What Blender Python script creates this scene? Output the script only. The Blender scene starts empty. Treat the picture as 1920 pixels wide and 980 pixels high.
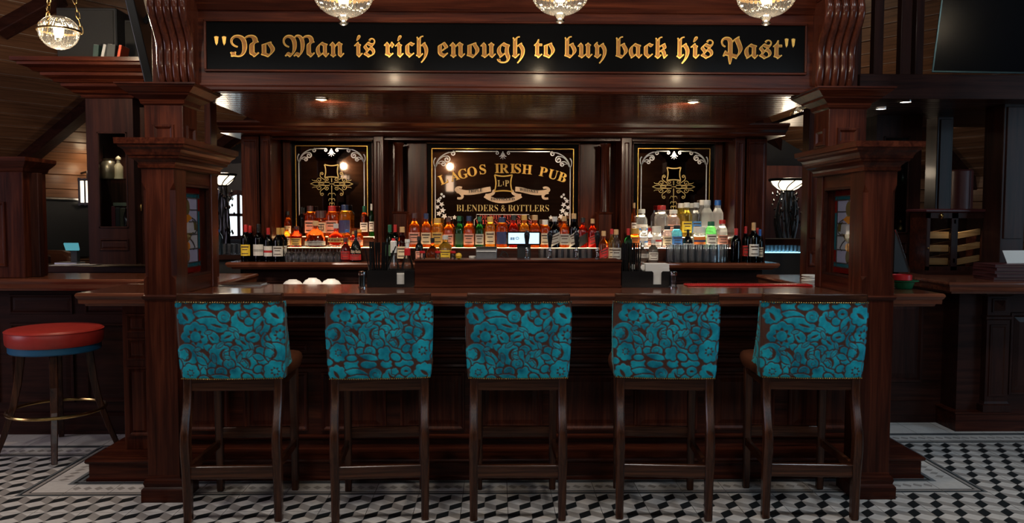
import bpy, bmesh, math, random
import numpy as np
from mathutils import Vector, Matrix

# ------------------------------------------------------------------ camera, world, light, exposure
SC = bpy.context.scene
COL = SC.collection
random.seed(7)
F, EYE = 1500.0, 1.52
YAW, PITCH, ROLL = math.radians(1.15), math.radians(3.13), math.radians(0.15)
RCAM = Matrix.Rotation(-YAW, 3, 'Z') @ Matrix.Rotation(math.pi / 2 - PITCH, 3, 'X') @ Matrix.Rotation(ROLL, 3, 'Z')
cam = bpy.data.cameras.new('camera')
cam.sensor_width = 36.0
cam.lens = F / 1920 * 36
cam_ob = bpy.data.objects.new('camera', cam)
cam_ob.matrix_world = Matrix.Translation((0, 0, EYE)) @ RCAM.to_4x4()
COL.objects.link(cam_ob)
SC.camera = cam_ob

world = bpy.data.worlds.new('sky')
SC.world = world
world.use_nodes = True
bg = world.node_tree.nodes['Background']
bg.inputs[0].default_value = (0.62, 0.80, 1.0, 1)
bg.inputs[1].default_value = 1.6


def area(name, loc, size, power, color, target=None, spread=None, shape='RECTANGLE', rot=None):
    l = bpy.data.lights.new(name, 'AREA')
    l.shape = shape
    l.size, l.size_y = size
    l.energy = power
    l.color = color
    if spread: l.spread = math.radians(spread)
    o = bpy.data.objects.new(name, l)
    o.location = loc
    if target is not None:
        o.rotation_euler = (Vector(target) - Vector(loc)).to_track_quat('-Z', 'Y').to_euler()
    COL.objects.link(o)
    return o


def spot(name, loc, target, power, color, angle=70, blend=0.6, radius=0.03):
    l = bpy.data.lights.new(name, 'SPOT')
    l.energy, l.color, l.spot_size, l.spot_blend, l.shadow_soft_size = power, color, math.radians(angle), blend, radius
    o = bpy.data.objects.new(name, l)
    o.location = loc
    o.rotation_euler = (Vector(target) - Vector(loc)).to_track_quat('-Z', 'Y').to_euler()
    COL.objects.link(o)
    return o


def point(name, loc, power, color, radius=0.04):
    l = bpy.data.lights.new(name, 'POINT')
    l.energy, l.color, l.shadow_soft_size = power, color, radius
    o = bpy.data.objects.new(name, l)
    o.location = loc
    COL.objects.link(o)
    return o


# daylight entering by the windows in the wall behind the camera and in the side walls
for k, (x_, w_, col_) in enumerate(((-3.4, 13, (1.0, 0.95, 0.90)), (0.1, 15, (1.0, 0.95, 0.90)), (3.6, 16, (0.76, 0.88, 1.0)))):
    area('daylight_clerestory_%d' % k, (x_, -3.5, 3.5), (2.4, 0.6), w_, col_, (x_ * 0.5, 4.6, 0.6))
area('daylight_left_window', (-6.2, 3.2, 1.9), (1.4, 1.7), 26, (0.95, 0.80, 1.0), (-2.5, 5.0, 1.4))
area('daylight_right_window', (6.4, 2.6, 1.9), (1.4, 1.7), 26, (0.50, 0.78, 1.0), (2.5, 5.0, 1.2))

CEILING_LAMPS = [(-2.9, 2.7, 22, (1.0, 0.92, 0.84)), (-1.0, 2.7, 24, (1.0, 0.92, 0.84)), (1.0, 2.7, 24, (1.0, 0.94, 0.90)), (2.9, 2.7, 26, (0.76, 0.89, 1.0))]
for k, (x_, y_, w_, col_) in enumerate(CEILING_LAMPS):
    area('ceiling_lamp_light_%d' % k, (x_, y_, 4.40), (0.5, 0.5), w_, col_, (x_, y_ + 0.6, 0), shape='DISK')

ADDED_SPOTS = [(-2.3, 2.0, 190, (1.0, 0.80, 0.64), (-1.85, 4.3, 2.05)), (2.5, 2.0, 36, (0.90, 0.92, 1.0), (2.0, 4.3, 2.05))]  # unseen spots added to brighten the upper columns and corbels
for k, (x_, y_, w_, col_, tg_) in enumerate(ADDED_SPOTS):
    spot('added_spot_light_%d' % k, (x_, y_, 3.55), tg_, w_, col_, 30, 0.8, 0.05)

vs = SC.view_settings
vs.view_transform = 'Standard'
vs.look = 'None'
vs.exposure = 0.2
vs.gamma = 1.0
vs.use_curve_mapping = False
SC.cycles.use_denoising = True
SC.cycles.max_bounces = 6
SC.cycles.diffuse_bounces = 3
SC.cycles.glossy_bounces = 3
SC.cycles.transmission_bounces = 6
SC.cycles.transparent_max_bounces = 24
SC.cycles.sample_clamp_indirect = 6.0


# ------------------------------------------------------------------ helpers
def P(px, py, Y):
    """the point at depth Y that stands at pixel (px, py) of the 1920x980 frame"""
    d = RCAM @ Vector(((px - 960) / F, -(py - 490) / F, -1))
    t = Y / d.y
    return Vector((d.x * t, Y, EYE + d.z * t))


def PZ(px, py, Z):
    """the point at height Z that stands at that pixel"""
    d = RCAM @ Vector(((px - 960) / F, -(py - 490) / F, -1))
    t = (Z - EYE) / d.z
    return Vector((d.x * t, d.y * t, Z))


def X(px, Y, py=450): return P(px, py, Y).x
def Z(py, Y, px=960): return P(px, py, Y).z


def tag(o, label=None, cat=None, group=None, kind=None):
    if label: o['label'] = label
    if cat: o['category'] = cat
    if group: o['group'] = group
    if kind: o['kind'] = kind
    return o


def E(name, loc, label=None, cat=None, group=None, kind=None, rz=0.0):
    o = bpy.data.objects.new(name, None)
    o.empty_display_size = 0.05
    o.location = loc
    o.rotation_euler = (0, 0, rz)
    COL.objects.link(o)
    return tag(o, label, cat, group, kind)


class MB:
    """collects shapes for ONE mesh"""
    def __init__(s): s.v, s.f, s.m = [], [], []

    def add(s, vs_, fs, m=0):
        n = len(s.v)
        s.v += [tuple(v) for v in vs_]
        s.f += [tuple(i + n for i in f) for f in fs]
        s.m += [m] * len(fs)
        return s

    def box(s, x0, x1, y0, y1, z0, z1, m=0):
        return s.add([(x0, y0, z0), (x1, y0, z0), (x1, y1, z0), (x0, y1, z0), (x0, y0, z1), (x1, y0, z1), (x1, y1, z1), (x0, y1, z1)],
                     [(0, 3, 2, 1), (4, 5, 6, 7), (0, 1, 5, 4), (1, 2, 6, 5), (2, 3, 7, 6), (3, 0, 4, 7)], m)

    def rings(s, rings, m=0, cap=True, closed=True):
        n = len(rings[0])
        vs_ = [v for r in rings for v in r]
        fs = []
        for i in range(len(rings) - 1):
            for j in range(n if closed else n - 1):
                k = (j + 1) % n
                fs.append((i * n + j, i * n + k, (i + 1) * n + k, (i + 1) * n + j))
        if cap:
            fs.append(tuple(range(n - 1, -1, -1)))
            fs.append(tuple((len(rings) - 1) * n + j for j in range(n)))
        return s.add(vs_, fs, m)

    def stack(s, x0, x1, y0, y1, prof, m=0):
        """rectangle rings: prof = [(outset, z)...]"""
        return s.rings([[(x0 - o, y0 - o, z), (x1 + o, y0 - o, z), (x1 + o, y1 + o, z), (x0 - o, y1 + o, z)] for o, z in prof], m)

    def prism_x(s, prof, x0, x1, m=0): return s.rings([[(x, y, z) for y, z in prof] for x in (x0, x1)], m)
    def prism_y(s, prof, y0, y1, m=0): return s.rings([[(x, y, z) for x, z in prof] for y in (y0, y1)], m)
    def prism_z(s, prof, z0, z1, m=0): return s.rings([[(x, y, z) for x, y in prof] for z in (z0, z1)], m)

    def lathe(s, prof, cx=0, cy=0, cz=0, seg=16, m=0, cap=True):
        return s.rings([[(cx + r * math.cos(2 * math.pi * k / seg), cy + r * math.sin(2 * math.pi * k / seg), cz + z) for k in range(seg)] for r, z in prof], m, cap)

    def tube(s, path, r, seg=8, m=0, closed=False):
        path = [Vector(p) for p in path]
        n = len(path)
        rr = r if isinstance(r, (list, tuple)) else [r] * n
        rings, up = [], None
        for i, p in enumerate(path):
            a = path[(i - 1) % n] if (closed or i > 0) else p
            b = path[(i + 1) % n] if (closed or i < n - 1) else p
            t = (b - a).normalized()
            if up is None: up = Vector((0, 0, 1)) if abs(t.z) < 0.9 else Vector((1, 0, 0))
            u = (up - t * up.dot(t)).normalized()
            up = u
            w = t.cross(u)
            rings.append([p + (u * math.cos(2 * math.pi * k / seg) + w * math.sin(2 * math.pi * k / seg)) * rr[i] for k in range(seg)])
        if closed: rings.append(rings[0])
        return s.rings(rings, m, cap=not closed)

    def bar(s, path, w, d, m=0, fine=1):
        """rectangular bar along path in a y-z plane: w across x, d across the path"""
        rings = []
        n = len(path)
        if fine > 1 and n > 2:
            path = [Vector(p) for p in path]
            def cr(v, i, t):
                g = lambda k: v[min(max(k, 0), n - 1)]
                p0, p1, p2, p3 = g(i - 1), g(i), g(i + 1), g(i + 2)
                return (p1 * 2 + (p2 - p0) * t + (p0 * 2 - p1 * 5 + p2 * 4 - p3) * t * t + (p1 * 3 - p0 - p2 * 3 + p3) * t ** 3) * 0.5
            tt = [(i, k / fine) for i in range(n - 1) for k in range(fine)] + [(n - 2, 1.0)]
            w = [cr(w, i, t) for i, t in tt] if isinstance(w, (list, tuple)) else w
            d = [cr(d, i, t) for i, t in tt] if isinstance(d, (list, tuple)) else d
            path = [cr(path, i, t) for i, t in tt]
            n = len(path)
        for i, p in enumerate(path):
            a, b = Vector(path[max(i - 1, 0)]), Vector(path[min(i + 1, n - 1)])
            t = (b - a).normalized()
            q = Vector((0, -t.z, t.y))
            p = Vector(p)
            ww = w[i] if isinstance(w, (list, tuple)) else w
            dd = d[i] if isinstance(d, (list, tuple)) else d
            rings.append([p + Vector((sx * ww / 2, 0, 0)) + q * (sy * dd / 2) for sx, sy in ((-1, -1), (1, -1), (1, 1), (-1, 1))])
        return s.rings(rings, m)

    def panel(s, o, u, v, n, w, h, rings, m=0, back=True):
        """a framed panel on a plane: rings = [(inset, height)...], the last one capped"""
        o, u, v, n = Vector(o), Vector(u), Vector(v), Vector(n)
        if back: rings = [(i, -0.002 if q == 0 else max(k, 0.0022)) for q, (i, k) in enumerate(rings)]
        rs = [[o + u * i + v * i + n * k, o + u * (w - i) + v * i + n * k, o + u * (w - i) + v * (h - i) + n * k, o + u * i + v * (h - i) + n * k] for i, k in rings]
        s.rings(rs, m, cap=False)
        return s.add(rs[-1], [(0, 1, 2, 3)], m)

    def ribbon(s, pts, w, o, u, v, n, th=0.0015, m=0):
        """flat stroke through 2-D points pts on the plane (o; u, v); w = width or list"""
        o, u, v, n = Vector(o), Vector(u), Vector(v), Vector(n)
        k = len(pts)
        L, R = [], []
        for i, p in enumerate(pts):
            a, b = pts[max(i - 1, 0)], pts[min(i + 1, k - 1)]
            t = Vector((b[0] - a[0], b[1] - a[1]))
            t = t.normalized() if t.length else Vector((1, 0))
            q = Vector((-t.y, t.x)) * (w[i] if isinstance(w, (list, tuple)) else w) / 2
            L.append(Vector(p) + q); R.append(Vector(p) - q)
        rings = []
        for l, r in zip(L, R):
            a, b = o + u * l.x + v * l.y, o + u * r.x + v * r.y
            rings.append([a, b, b + n * th, a + n * th])
        return s.rings(rings, m)

    def poly(s, pts, o, u, v, n, th=0.0015, m=0):
        o, u, v, n = Vector(o), Vector(u), Vector(v), Vector(n)
        return s.rings([[o + u * a + v * b + n * k for a, b in pts] for k in (0, th)], m)

    def mesh(s, name, mats, smooth=False, bevel=0.0, angle=35):
        me = bpy.data.meshes.new(name)
        me.from_pydata(s.v, [], s.f)
        bm = bmesh.new()
        bm.from_mesh(me)
        ml = [f for f in bm.faces]
        for f, m in zip(ml, s.m): f.material_index = m
        bmesh.ops.recalc_face_normals(bm, faces=bm.faces)
        if bevel:
            es = [e for e in bm.edges if len(e.link_faces) == 2 and e.calc_face_angle(0) > 0.5]
            bmesh.ops.bevel(bm, geom=es, offset=bevel, segments=1, affect='EDGES', clamp_overlap=True)
        bm.to_mesh(me)
        bm.free()
        for m in (mats if isinstance(mats, (list, tuple)) else [mats]): me.materials.append(m)
        if smooth:
            me.shade_smooth()
            me.set_sharp_from_angle(angle=math.radians(angle))
        return me

    def build(s, name, mats, parent=None, smooth=False, bevel=0.0, angle=35, local=False, **props):
        return link(name, s.mesh(name, mats, smooth, bevel, angle), parent, local, **props)


def link(name, me, parent=None, local=False, **props):
    o = bpy.data.objects.new(name, me)
    COL.objects.link(o)
    if parent is not None:
        o.parent = parent
        if not local:
            q, M = parent, Matrix.Identity(4)
            while q is not None:
                M = q.matrix_parent_inverse @ Matrix.LocRotScale(q.location, q.rotation_euler, q.scale) @ M if q.parent else Matrix.LocRotScale(q.location, q.rotation_euler, q.scale) @ M
                q = q.parent
            o.matrix_parent_inverse = M.inverted()
    return tag(o, **props)


def copy_tree(o, parent=None):
    c = o.copy()
    COL.objects.link(c)
    c.parent = parent
    for ch in o.children: copy_tree(ch, c)
    return c


# ------------------------------------------------------------------ materials
def nt(name):
    m = bpy.data.materials.new(name)
    m.use_nodes = True
    return m, m.node_tree, m.node_tree.nodes['Principled BSDF']


def setp(b, **k):
    names = dict(col='Base Color', rough='Roughness', metal='Metallic', spec='Specular IOR Level', trans='Transmission Weight', ior='IOR', coat='Coat Weight',
                 coatr='Coat Roughness', sheen='Sheen Weight', sheenr='Sheen Roughness', emit='Emission Color', es='Emission Strength', alpha='Alpha', sheent='Sheen Tint')
    for q, v in k.items():
        b.inputs[names[q]].default_value = (*v, 1) if isinstance(v, tuple) and len(v) == 3 else v


def plain(name, col, rough=0.5, var=0.12, scale=18.0, **k):
    """plain surface with a slight procedural unevenness"""
    m, t, b = nt(name)
    setp(b, col=col, rough=rough, **k)
    tc = t.nodes.new('ShaderNodeTexCoord')
    n = t.nodes.new('ShaderNodeTexNoise')
    n.inputs['Scale'].default_value = scale
    n.inputs['Detail'].default_value = 4
    r = t.nodes.new('ShaderNodeMixRGB')
    r.inputs[1].default_value = (*[c * (1 - var) for c in col], 1)
    r.inputs[2].default_value = (*[min(1, c * (1 + var)) for c in col], 1)
    t.links.new(tc.outputs['Object'], n.inputs['Vector'])
    t.links.new(n.outputs['Fac'], r.inputs[0])
    t.links.new(r.outputs[0], b.inputs['Base Color'])
    return m


def wood(name, c0, c1, c2, axis='X', rough=0.30, scale=1.0, coat=0.05, bump=0.12, spec=0.15):
    m, t, b = nt(name)
    setp(b, rough=rough, coat=coat, coatr=0.12, spec=spec)
    tc = t.nodes.new('ShaderNodeTexCoord')
    mp = t.nodes.new('ShaderNodeMapping')
    s = [22.0 * scale] * 3
    s['XYZ'.index(axis)] = 1.3 * scale
    mp.inputs['Scale'].default_value = s
    n = t.nodes.new('ShaderNodeTexNoise')
    n.inputs['Scale'].default_value = 1.0
    n.inputs['Detail'].default_value = 6
    n.inputs['Roughness'].default_value = 0.62
    n.inputs['Distortion'].default_value = 0.9
    mp2 = t.nodes.new('ShaderNodeMapping')
    s2 = [120.0 * scale] * 3
    s2['XYZ'.index(axis)] = 3.0 * scale
    mp2.inputs['Scale'].default_value = s2
    n2 = t.nodes.new('ShaderNodeTexNoise')
    n2.inputs['Scale'].default_value = 1.0
    n2.inputs['Detail'].default_value = 3
    mix = t.nodes.new('ShaderNodeMath'); mix.operation = 'MULTIPLY_ADD'
    mix.inputs[1].default_value = 0.35
    rp = t.nodes.new('ShaderNodeValToRGB')
    e = rp.color_ramp.elements
    e[0].position, e[0].color = 0.42, (*c0, 1)
    e[1].position, e[1].color = 0.88, (*c2, 1)
    q = rp.color_ramp.elements.new(0.64); q.color = (*c1, 1)
    L = t.links.new
    L(tc.outputs['Object'], mp.inputs['Vector']); L(mp.outputs[0], n.inputs['Vector'])
    L(tc.outputs['Object'], mp2.inputs['Vector']); L(mp2.outputs[0], n2.inputs['Vector'])
    L(n2.outputs['Fac'], mix.inputs[0]); L(n.outputs['Fac'], mix.inputs[2])
    L(mix.outputs[0], rp.inputs['Fac']); L(rp.outputs['Color'], b.inputs['Base Color'])
    bp = t.nodes.new('ShaderNodeBump')
    bp.inputs['Strength'].default_value = bump
    bp.inputs['Distance'].default_value = 0.002
    L(mix.outputs[0], bp.inputs['Height']); L(bp.outputs[0], b.inputs['Normal'])
    return m


MA = dict(c0=(0.011, 0.0021, 0.0011), c1=(0.036, 0.0074, 0.0034), c2=(0.086, 0.0205, 0.0088))
WX = wood('mahogany_grain_across', axis='X', **MA)
WZ = wood('mahogany_grain_upright', axis='Z', **MA)
WY = wood('mahogany_grain_deep', axis='Y', **MA)
WTOP = wood('polished_countertop_mahogany', (0.050, 0.014, 0.008), (0.11, 0.033, 0.017), (0.17, 0.056, 0.028), 'X', rough=0.2, coat=0.5)
WDK = wood('dark_stained_wood_across', (0.012, 0.0040, 0.0032), (0.025, 0.0080, 0.0058), (0.044, 0.0140, 0.0090), 'X', rough=0.4)
WDKZ = wood('dark_stained_wood_upright', (0.012, 0.0040, 0.0032), (0.025, 0.0080, 0.0058), (0.044, 0.0140, 0.0090), 'Z', rough=0.4)
WDKY = wood('dark_stained_wood_deep', (0.012, 0.0040, 0.0032), (0.025, 0.0080, 0.0058), (0.044, 0.0140, 0.0090), 'Y', rough=0.4)
WCH = wood('walnut_stool_wood_upright', (0.012, 0.0038, 0.002), (0.033, 0.0105, 0.0050), (0.085, 0.029, 0.0125), 'Z', rough=0.25, scale=1.6, spec=0.28)
WCHX = wood('walnut_stool_wood_across', (0.012, 0.0038, 0.002), (0.036, 0.0115, 0.0052), (0.095, 0.032, 0.014), 'X', rough=0.25, scale=1.6, spec=0.28)
WPL = wood('ceiling_plank_wood', (0.070, 0.032, 0.018), (0.15, 0.070, 0.037), (0.23, 0.115, 0.064), 'X', rough=0.42, scale=0.8)
WLT = wood('cedar_tray_wood', (0.30, 0.15, 0.06), (0.48, 0.27, 0.12), (0.60, 0.38, 0.18), 'X', rough=0.5)
BLACK = plain('black_lacquer', (0.003, 0.003, 0.0033), 0.14, spec=0.05)
BLKM = plain('matt_black_plastic', (0.010, 0.010, 0.011), 0.55)
BLKP = plain('gloss_black_plastic', (0.008, 0.008, 0.009), 0.18)
GOLD = plain('gold_leaf', (0.75, 0.44, 0.10), 0.32, 0.35, 40, metal=0.75)
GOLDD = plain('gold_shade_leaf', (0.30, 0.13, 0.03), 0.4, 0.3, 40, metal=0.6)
GOLDP = plain('gold_paint', (0.50, 0.36, 0.14), 0.4, 0.3, 30, metal=0.55)
WHITEP = plain('white_etching_paint', (0.62, 0.63, 0.66), 0.5, 0.2, 25)
REDP = plain('red_sign_paint', (0.30, 0.025, 0.015), 0.5)
CREAMP = plain('cream_ribbon_paint', (0.55, 0.41, 0.28), 0.5, 0.2, 20)
BRASS = plain('brass', (0.55, 0.36, 0.13), 0.25, 0.2, metal=1.0)
BRASSD = plain('aged_brass', (0.30, 0.19, 0.08), 0.35, 0.3, metal=1.0)
CHROME = plain('chrome', (0.62, 0.64, 0.67), 0.14, 0.1, metal=1.0)
STEEL = plain('brushed_steel', (0.32, 0.33, 0.35), 0.34, 0.2, 60, metal=1.0)
IRON = plain('wrought_iron', (0.035, 0.032, 0.030), 0.4, 0.3, metal=0.7)
WHITE = plain('white_ceramic', (0.80, 0.79, 0.76), 0.3, 0.04)
PAPER = plain('white_paper', (0.72, 0.72, 0.70), 0.8, 0.05, 120)
REDLEA = plain('red_leather', (0.40, 0.030, 0.022), 0.38, 0.25, 14)
BLUEV = plain('blue_vinyl', (0.010, 0.10, 0.21), 0.5)
BRLEA = plain('brown_leather', (0.085, 0.028, 0.013), 0.34, 0.35, 12)
MENU = plain('oxblood_leatherette', (0.060, 0.010, 0.010), 0.45, 0.2)
REDPL = plain('red_plastic', (0.55, 0.015, 0.018), 0.35)
GREENPL = plain('green_enamel', (0.010, 0.14, 0.055), 0.3)
LEAD = plain('lead_came', (0.06, 0.06, 0.065), 0.4, 0.2, metal=0.6)
DKWALL = plain('dark_painted_wall', (0.020, 0.018, 0.020), 0.7)


def glassy(name, col, clear=0.55, rough=0.03, ior=1.36):
    """tinted bottle glass with liquid: refracts the view behind and also glows through when lit from behind"""
    m, t, b = nt(name)
    t.nodes.remove(b)
    out = t.nodes['Material Output']
    L = t.links.new
    n = t.nodes.new('ShaderNodeTexNoise'); n.inputs['Scale'].default_value = 9
    r = t.nodes.new('ShaderNodeMixRGB')
    r.inputs[1].default_value = (*[q * 0.8 for q in col], 1); r.inputs[2].default_value = (*[min(1, q * 1.2) for q in col], 1)
    L(n.outputs['Fac'], r.inputs[0])
    tr = t.nodes.new('ShaderNodeBsdfTranslucent')
    L(r.outputs[0], tr.inputs[0])
    g = t.nodes.new('ShaderNodeBsdfGlass')
    g.inputs['Color'].default_value = (*[min(1.0, q ** 0.5 * 1.05) for q in col], 1)
    g.inputs['Roughness'].default_value = rough
    g.inputs['IOR'].default_value = ior
    m1 = t.nodes.new('ShaderNodeMixShader'); m1.inputs[0].default_value = clear
    L(tr.outputs[0], m1.inputs[1]); L(g.outputs[0], m1.inputs[2])
    gl = t.nodes.new('ShaderNodeBsdfGlossy'); gl.inputs['Roughness'].default_value = max(rough, 0.06)
    fr = t.nodes.new('ShaderNodeFresnel'); fr.inputs[0].default_value = 1.5
    m2 = t.nodes.new('ShaderNodeMixShader')
    L(fr.outputs[0], m2.inputs[0]); L(m1.outputs[0], m2.inputs[1]); L(gl.outputs[0], m2.inputs[2])
    L(m2.outputs[0], out.inputs['Surface'])
    return m


def flatglass(name, col, clear=0.6):
    """thin coloured pane: lets the view through tinted, partly diffusing"""
    m, t, b = nt(name)
    t.nodes.remove(b)
    out = t.nodes['Material Output']
    L = t.links.new
    n = t.nodes.new('ShaderNodeTexNoise'); n.inputs['Scale'].default_value = 22
    r = t.nodes.new('ShaderNodeMixRGB')
    r.inputs[1].default_value = (*[q * 0.75 for q in col], 1); r.inputs[2].default_value = (*[min(1, q * 1.2) for q in col], 1)
    L(n.outputs['Fac'], r.inputs[0])
    tr = t.nodes.new('ShaderNodeBsdfTranslucent'); L(r.outputs[0], tr.inputs[0])
    df = t.nodes.new('ShaderNodeBsdfDiffuse'); L(r.outputs[0], df.inputs[0])
    tp = t.nodes.new('ShaderNodeBsdfTransparent'); tp.inputs[0].default_value = (*[min(1, q ** 0.6) for q in col], 1)
    gl = t.nodes.new('ShaderNodeBsdfGlossy'); gl.inputs['Roughness'].default_value = 0.08
    fr = t.nodes.new('ShaderNodeFresnel'); fr.inputs[0].default_value = 1.5
    m0 = t.nodes.new('ShaderNodeMixShader'); m0.inputs[0].default_value = 0.35
    L(tr.outputs[0], m0.inputs[1]); L(df.outputs[0], m0.inputs[2])
    m1 = t.nodes.new('ShaderNodeMixShader'); m1.inputs[0].default_value = clear
    L(m0.outputs[0], m1.inputs[1]); L(tp.outputs[0], m1.inputs[2])
    m2 = t.nodes.new('ShaderNodeMixShader')
    L(fr.outputs[0], m2.inputs[0]); L(m1.outputs[0], m2.inputs[1]); L(gl.outputs[0], m2.inputs[2])
    L(m2.outputs[0], out.inputs['Surface'])
    return m


def clearglass(name, tint=(1, 1, 1), ior=1.5, rough=0.02, body=0.0, bodycol=(0.8, 0.85, 0.9)):
    m, t, b = nt(name)
    t.nodes.remove(b)
    out = t.nodes['Material Output']
    tp = t.nodes.new('ShaderNodeBsdfTransparent'); tp.inputs[0].default_value = (*tint, 1)
    gl = t.nodes.new('ShaderNodeBsdfGlossy'); gl.inputs['Roughness'].default_value = rough
    df = t.nodes.new('ShaderNodeBsdfTranslucent'); df.inputs[0].default_value = (*bodycol, 1)
    fr = t.nodes.new('ShaderNodeFresnel'); fr.inputs[0].default_value = ior
    m0 = t.nodes.new('ShaderNodeMixShader'); m0.inputs[0].default_value = body
    m2 = t.nodes.new('ShaderNodeMixShader')
    L = t.links.new
    L(tp.outputs[0], m0.inputs[1]); L(df.outputs[0], m0.inputs[2])
    L(fr.outputs[0], m2.inputs[0]); L(m0.outputs[0], m2.inputs[1]); L(gl.outputs[0], m2.inputs[2])
    L(m2.outputs[0], out.inputs['Surface'])
    return m


def emit(name, col, s):
    m, t, b = nt(name)
    setp(b, col=col, emit=col, es=s, rough=0.5)
    n = t.nodes.new('ShaderNodeTexNoise'); n.inputs['Scale'].default_value = 5
    r = t.nodes.new('ShaderNodeMixRGB')
    r.inputs[1].default_value = (*[c * 0.9 for c in col], 1); r.inputs[2].default_value = (*col, 1)
    t.links.new(n.outputs['Fac'], r.inputs[0]); t.links.new(r.outputs[0], b.inputs['Emission Color'])
    return m


GLASS = clearglass('clear_drinking_glass', (0.985, 0.99, 0.995), 1.6, 0.02, 0.09)
TUMB = clearglass('cut_drinking_glass', (0.97, 0.985, 1.0), 1.6, 0.02, 0.11, (0.80, 0.88, 1.0))
PANE = clearglass('cabinet_pane_glass', (0.92, 0.95, 0.96), 1.5)
GLOBE = clearglass('ribbed_lamp_glass', (0.90, 0.89, 0.86), 1.55, 0.05, 0.007, (0.95, 0.92, 0.86))
MIRROR = plain('smoked_mirror', (0.24, 0.19, 0.17), 0.03, 0.05, metal=1.0)
SCREENOFF = plain('switched_off_screen', (0.002, 0.003, 0.005), 0.22, spec=0.07)
LED = emit('warm_lit_acrylic', (1.0, 0.62, 0.28), 9.0)
LEDW = emit('white_lit_acrylic', (1.0, 0.86, 0.62), 15.0)
BULB = emit('lamp_bulb', (1.0, 0.80, 0.52), 14.0)
BULBS = emit('lamp_shade_glow', (1.0, 0.82, 0.58), 3.2)
DOWN = emit('downlight_lens', (1.0, 0.86, 0.70), 12.0)

# ------------------------------------------------------------------ floor of patterned cement tiles
TS = 0.244            # tile size
GX0, GY0 = -2.62, 4.33
T_L = plain('tile_pale_grey', (0.62, 0.59, 0.56), 0.42, 0.14, 30)
T_M = plain('tile_mid_grey', (0.32, 0.295, 0.275), 0.42, 0.14, 30)
T_D = plain('tile_black', (0.012, 0.016, 0.018), 0.38, 0.2, 30)
T_S = plain('tile_slate_blue', (0.15, 0.165, 0.175), 0.42, 0.15, 30)
GROUT = plain('grout', (0.07, 0.065, 0.06), 0.9)
TM = [T_L, T_M, T_D, T_S]


def clip(poly, s):
    for ax, lim, sg in ((0, 0, 1), (0, s, -1), (1, 0, 1), (1, s, -1)):
        out = []
        for i in range(len(poly)):
            a, b = poly[i - 1], poly[i]
            da, db = sg * (a[ax] - lim), sg * (b[ax] - lim)
            if (da < 0) != (db < 0):
                t = da / (da - db)
                out.append((a[0] + (b[0] - a[0]) * t, a[1] + (b[1] - a[1]) * t))
            if db >= 0: out.append(b)
        poly = out
        if len(poly) < 3: return []
    return poly


def tile_mesh(name, polys):
    """a square slab whose face is divided into coloured fields; polys = [(colour, [(x, y)...])] in 0..1"""
    g = 0.0016
    s = TS - 2 * g
    mb = MB()
    for m, p in polys:
        p = clip([(x * s, y * s) for x, y in p], s)
        if len(p) >= 3: mb.add([(x + g, y + g, 0) for x, y in p], [tuple(range(len(p)))], m)
    a, b, h = g, TS - g, -0.012
    mb.add([(a, a, 0), (b, a, 0), (b, b, 0), (a, b, 0), (a, a, h), (b, a, h), (b, b, h), (a, b, h)], [(0, 4, 5, 1), (1, 5, 6, 2), (2, 6, 7, 3), (3, 7, 4, 0), (4, 7, 6, 5)], 1)
    me = bpy.data.meshes.new(name)
    me.from_pydata(mb.v, [], mb.f)
    for m in TM: me.materials.append(m)
    for f, m in zip(me.polygons, mb.m): f.material_index = m
    me.validate()
    bm = bmesh.new(); bm.from_mesh(me)
    bmesh.ops.recalc_face_normals(bm, faces=bm.faces)
    for f in bm.faces:
        if abs(f.normal.z) > 0.9 and f.calc_center_median().z > -0.001 and f.normal.z < 0: f.normal_flip()
    bm.to_mesh(me); bm.free()
    return me


def tumbling():
    c, h, s = 0.5, 0.40 * 0.5, 0.60 * 0.5
    out = []
    for r in range(-2, 4):
        for k in range(-2, 4):
            x = (k + (0.5 if r % 2 else 0.0)) * c
            y = r * 0.5
            out.append((0, [(x - c / 2, y), (x, y - h), (x + c / 2, y), (x, y + h)]))
            out.append((2, [(x, y - h), (x + c / 2, y), (x + c / 2, y - s), (x, y - h - s)]))
            out.append((1, [(x - c / 2, y), (x, y - h), (x, y - h - s), (x - c / 2, y - s)]))
    return out


def border(rot=0, corner=False):
    """y runs from the field side (0) to the bar side (1)"""
    bands = [(3, 0.0, 0.05), (2, 0.05, 0.10), (1, 0.10, 0.19), (2, 0.19, 0.23), (0, 0.23, 0.77), (3, 0.77, 0.86), (2, 0.86, 0.93), (3, 0.93, 1.0)]
    out = [(m, [(0, a), (1, a), (1, b), (0, b)]) for m, a, b in bands if m != 0]
    xs = [i / 4 for i in range(5)]
    ym, hh = 0.5, 0.13
    for i in range(4):                                     # chain of lozenges on the pale band
        x0, x1 = xs[i], xs[i + 1]
        xm = (x0 + x1) / 2
        out.append((1, [(x0 + 0.02, ym), (xm + 0.03, ym - hh), (x1 - 0.02, ym), (xm - 0.03, ym + hh)]))
        out.append((0, [(x0, 0.23), (x1, 0.23), (x1, ym), (x1 - 0.02, ym), (xm + 0.03, ym - hh), (x0 + 0.02, ym), (x0, ym)]))
        out.append((0, [(x0, ym), (x0 + 0.02, ym), (xm - 0.03, ym + hh), (x1 - 0.02, ym), (x1, ym), (x1, 0.77), (x0, 0.77)]))
    for _ in range(rot): out = [(m, [(1 - y, x) for x, y in p]) for m, p in out]
    return out


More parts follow.
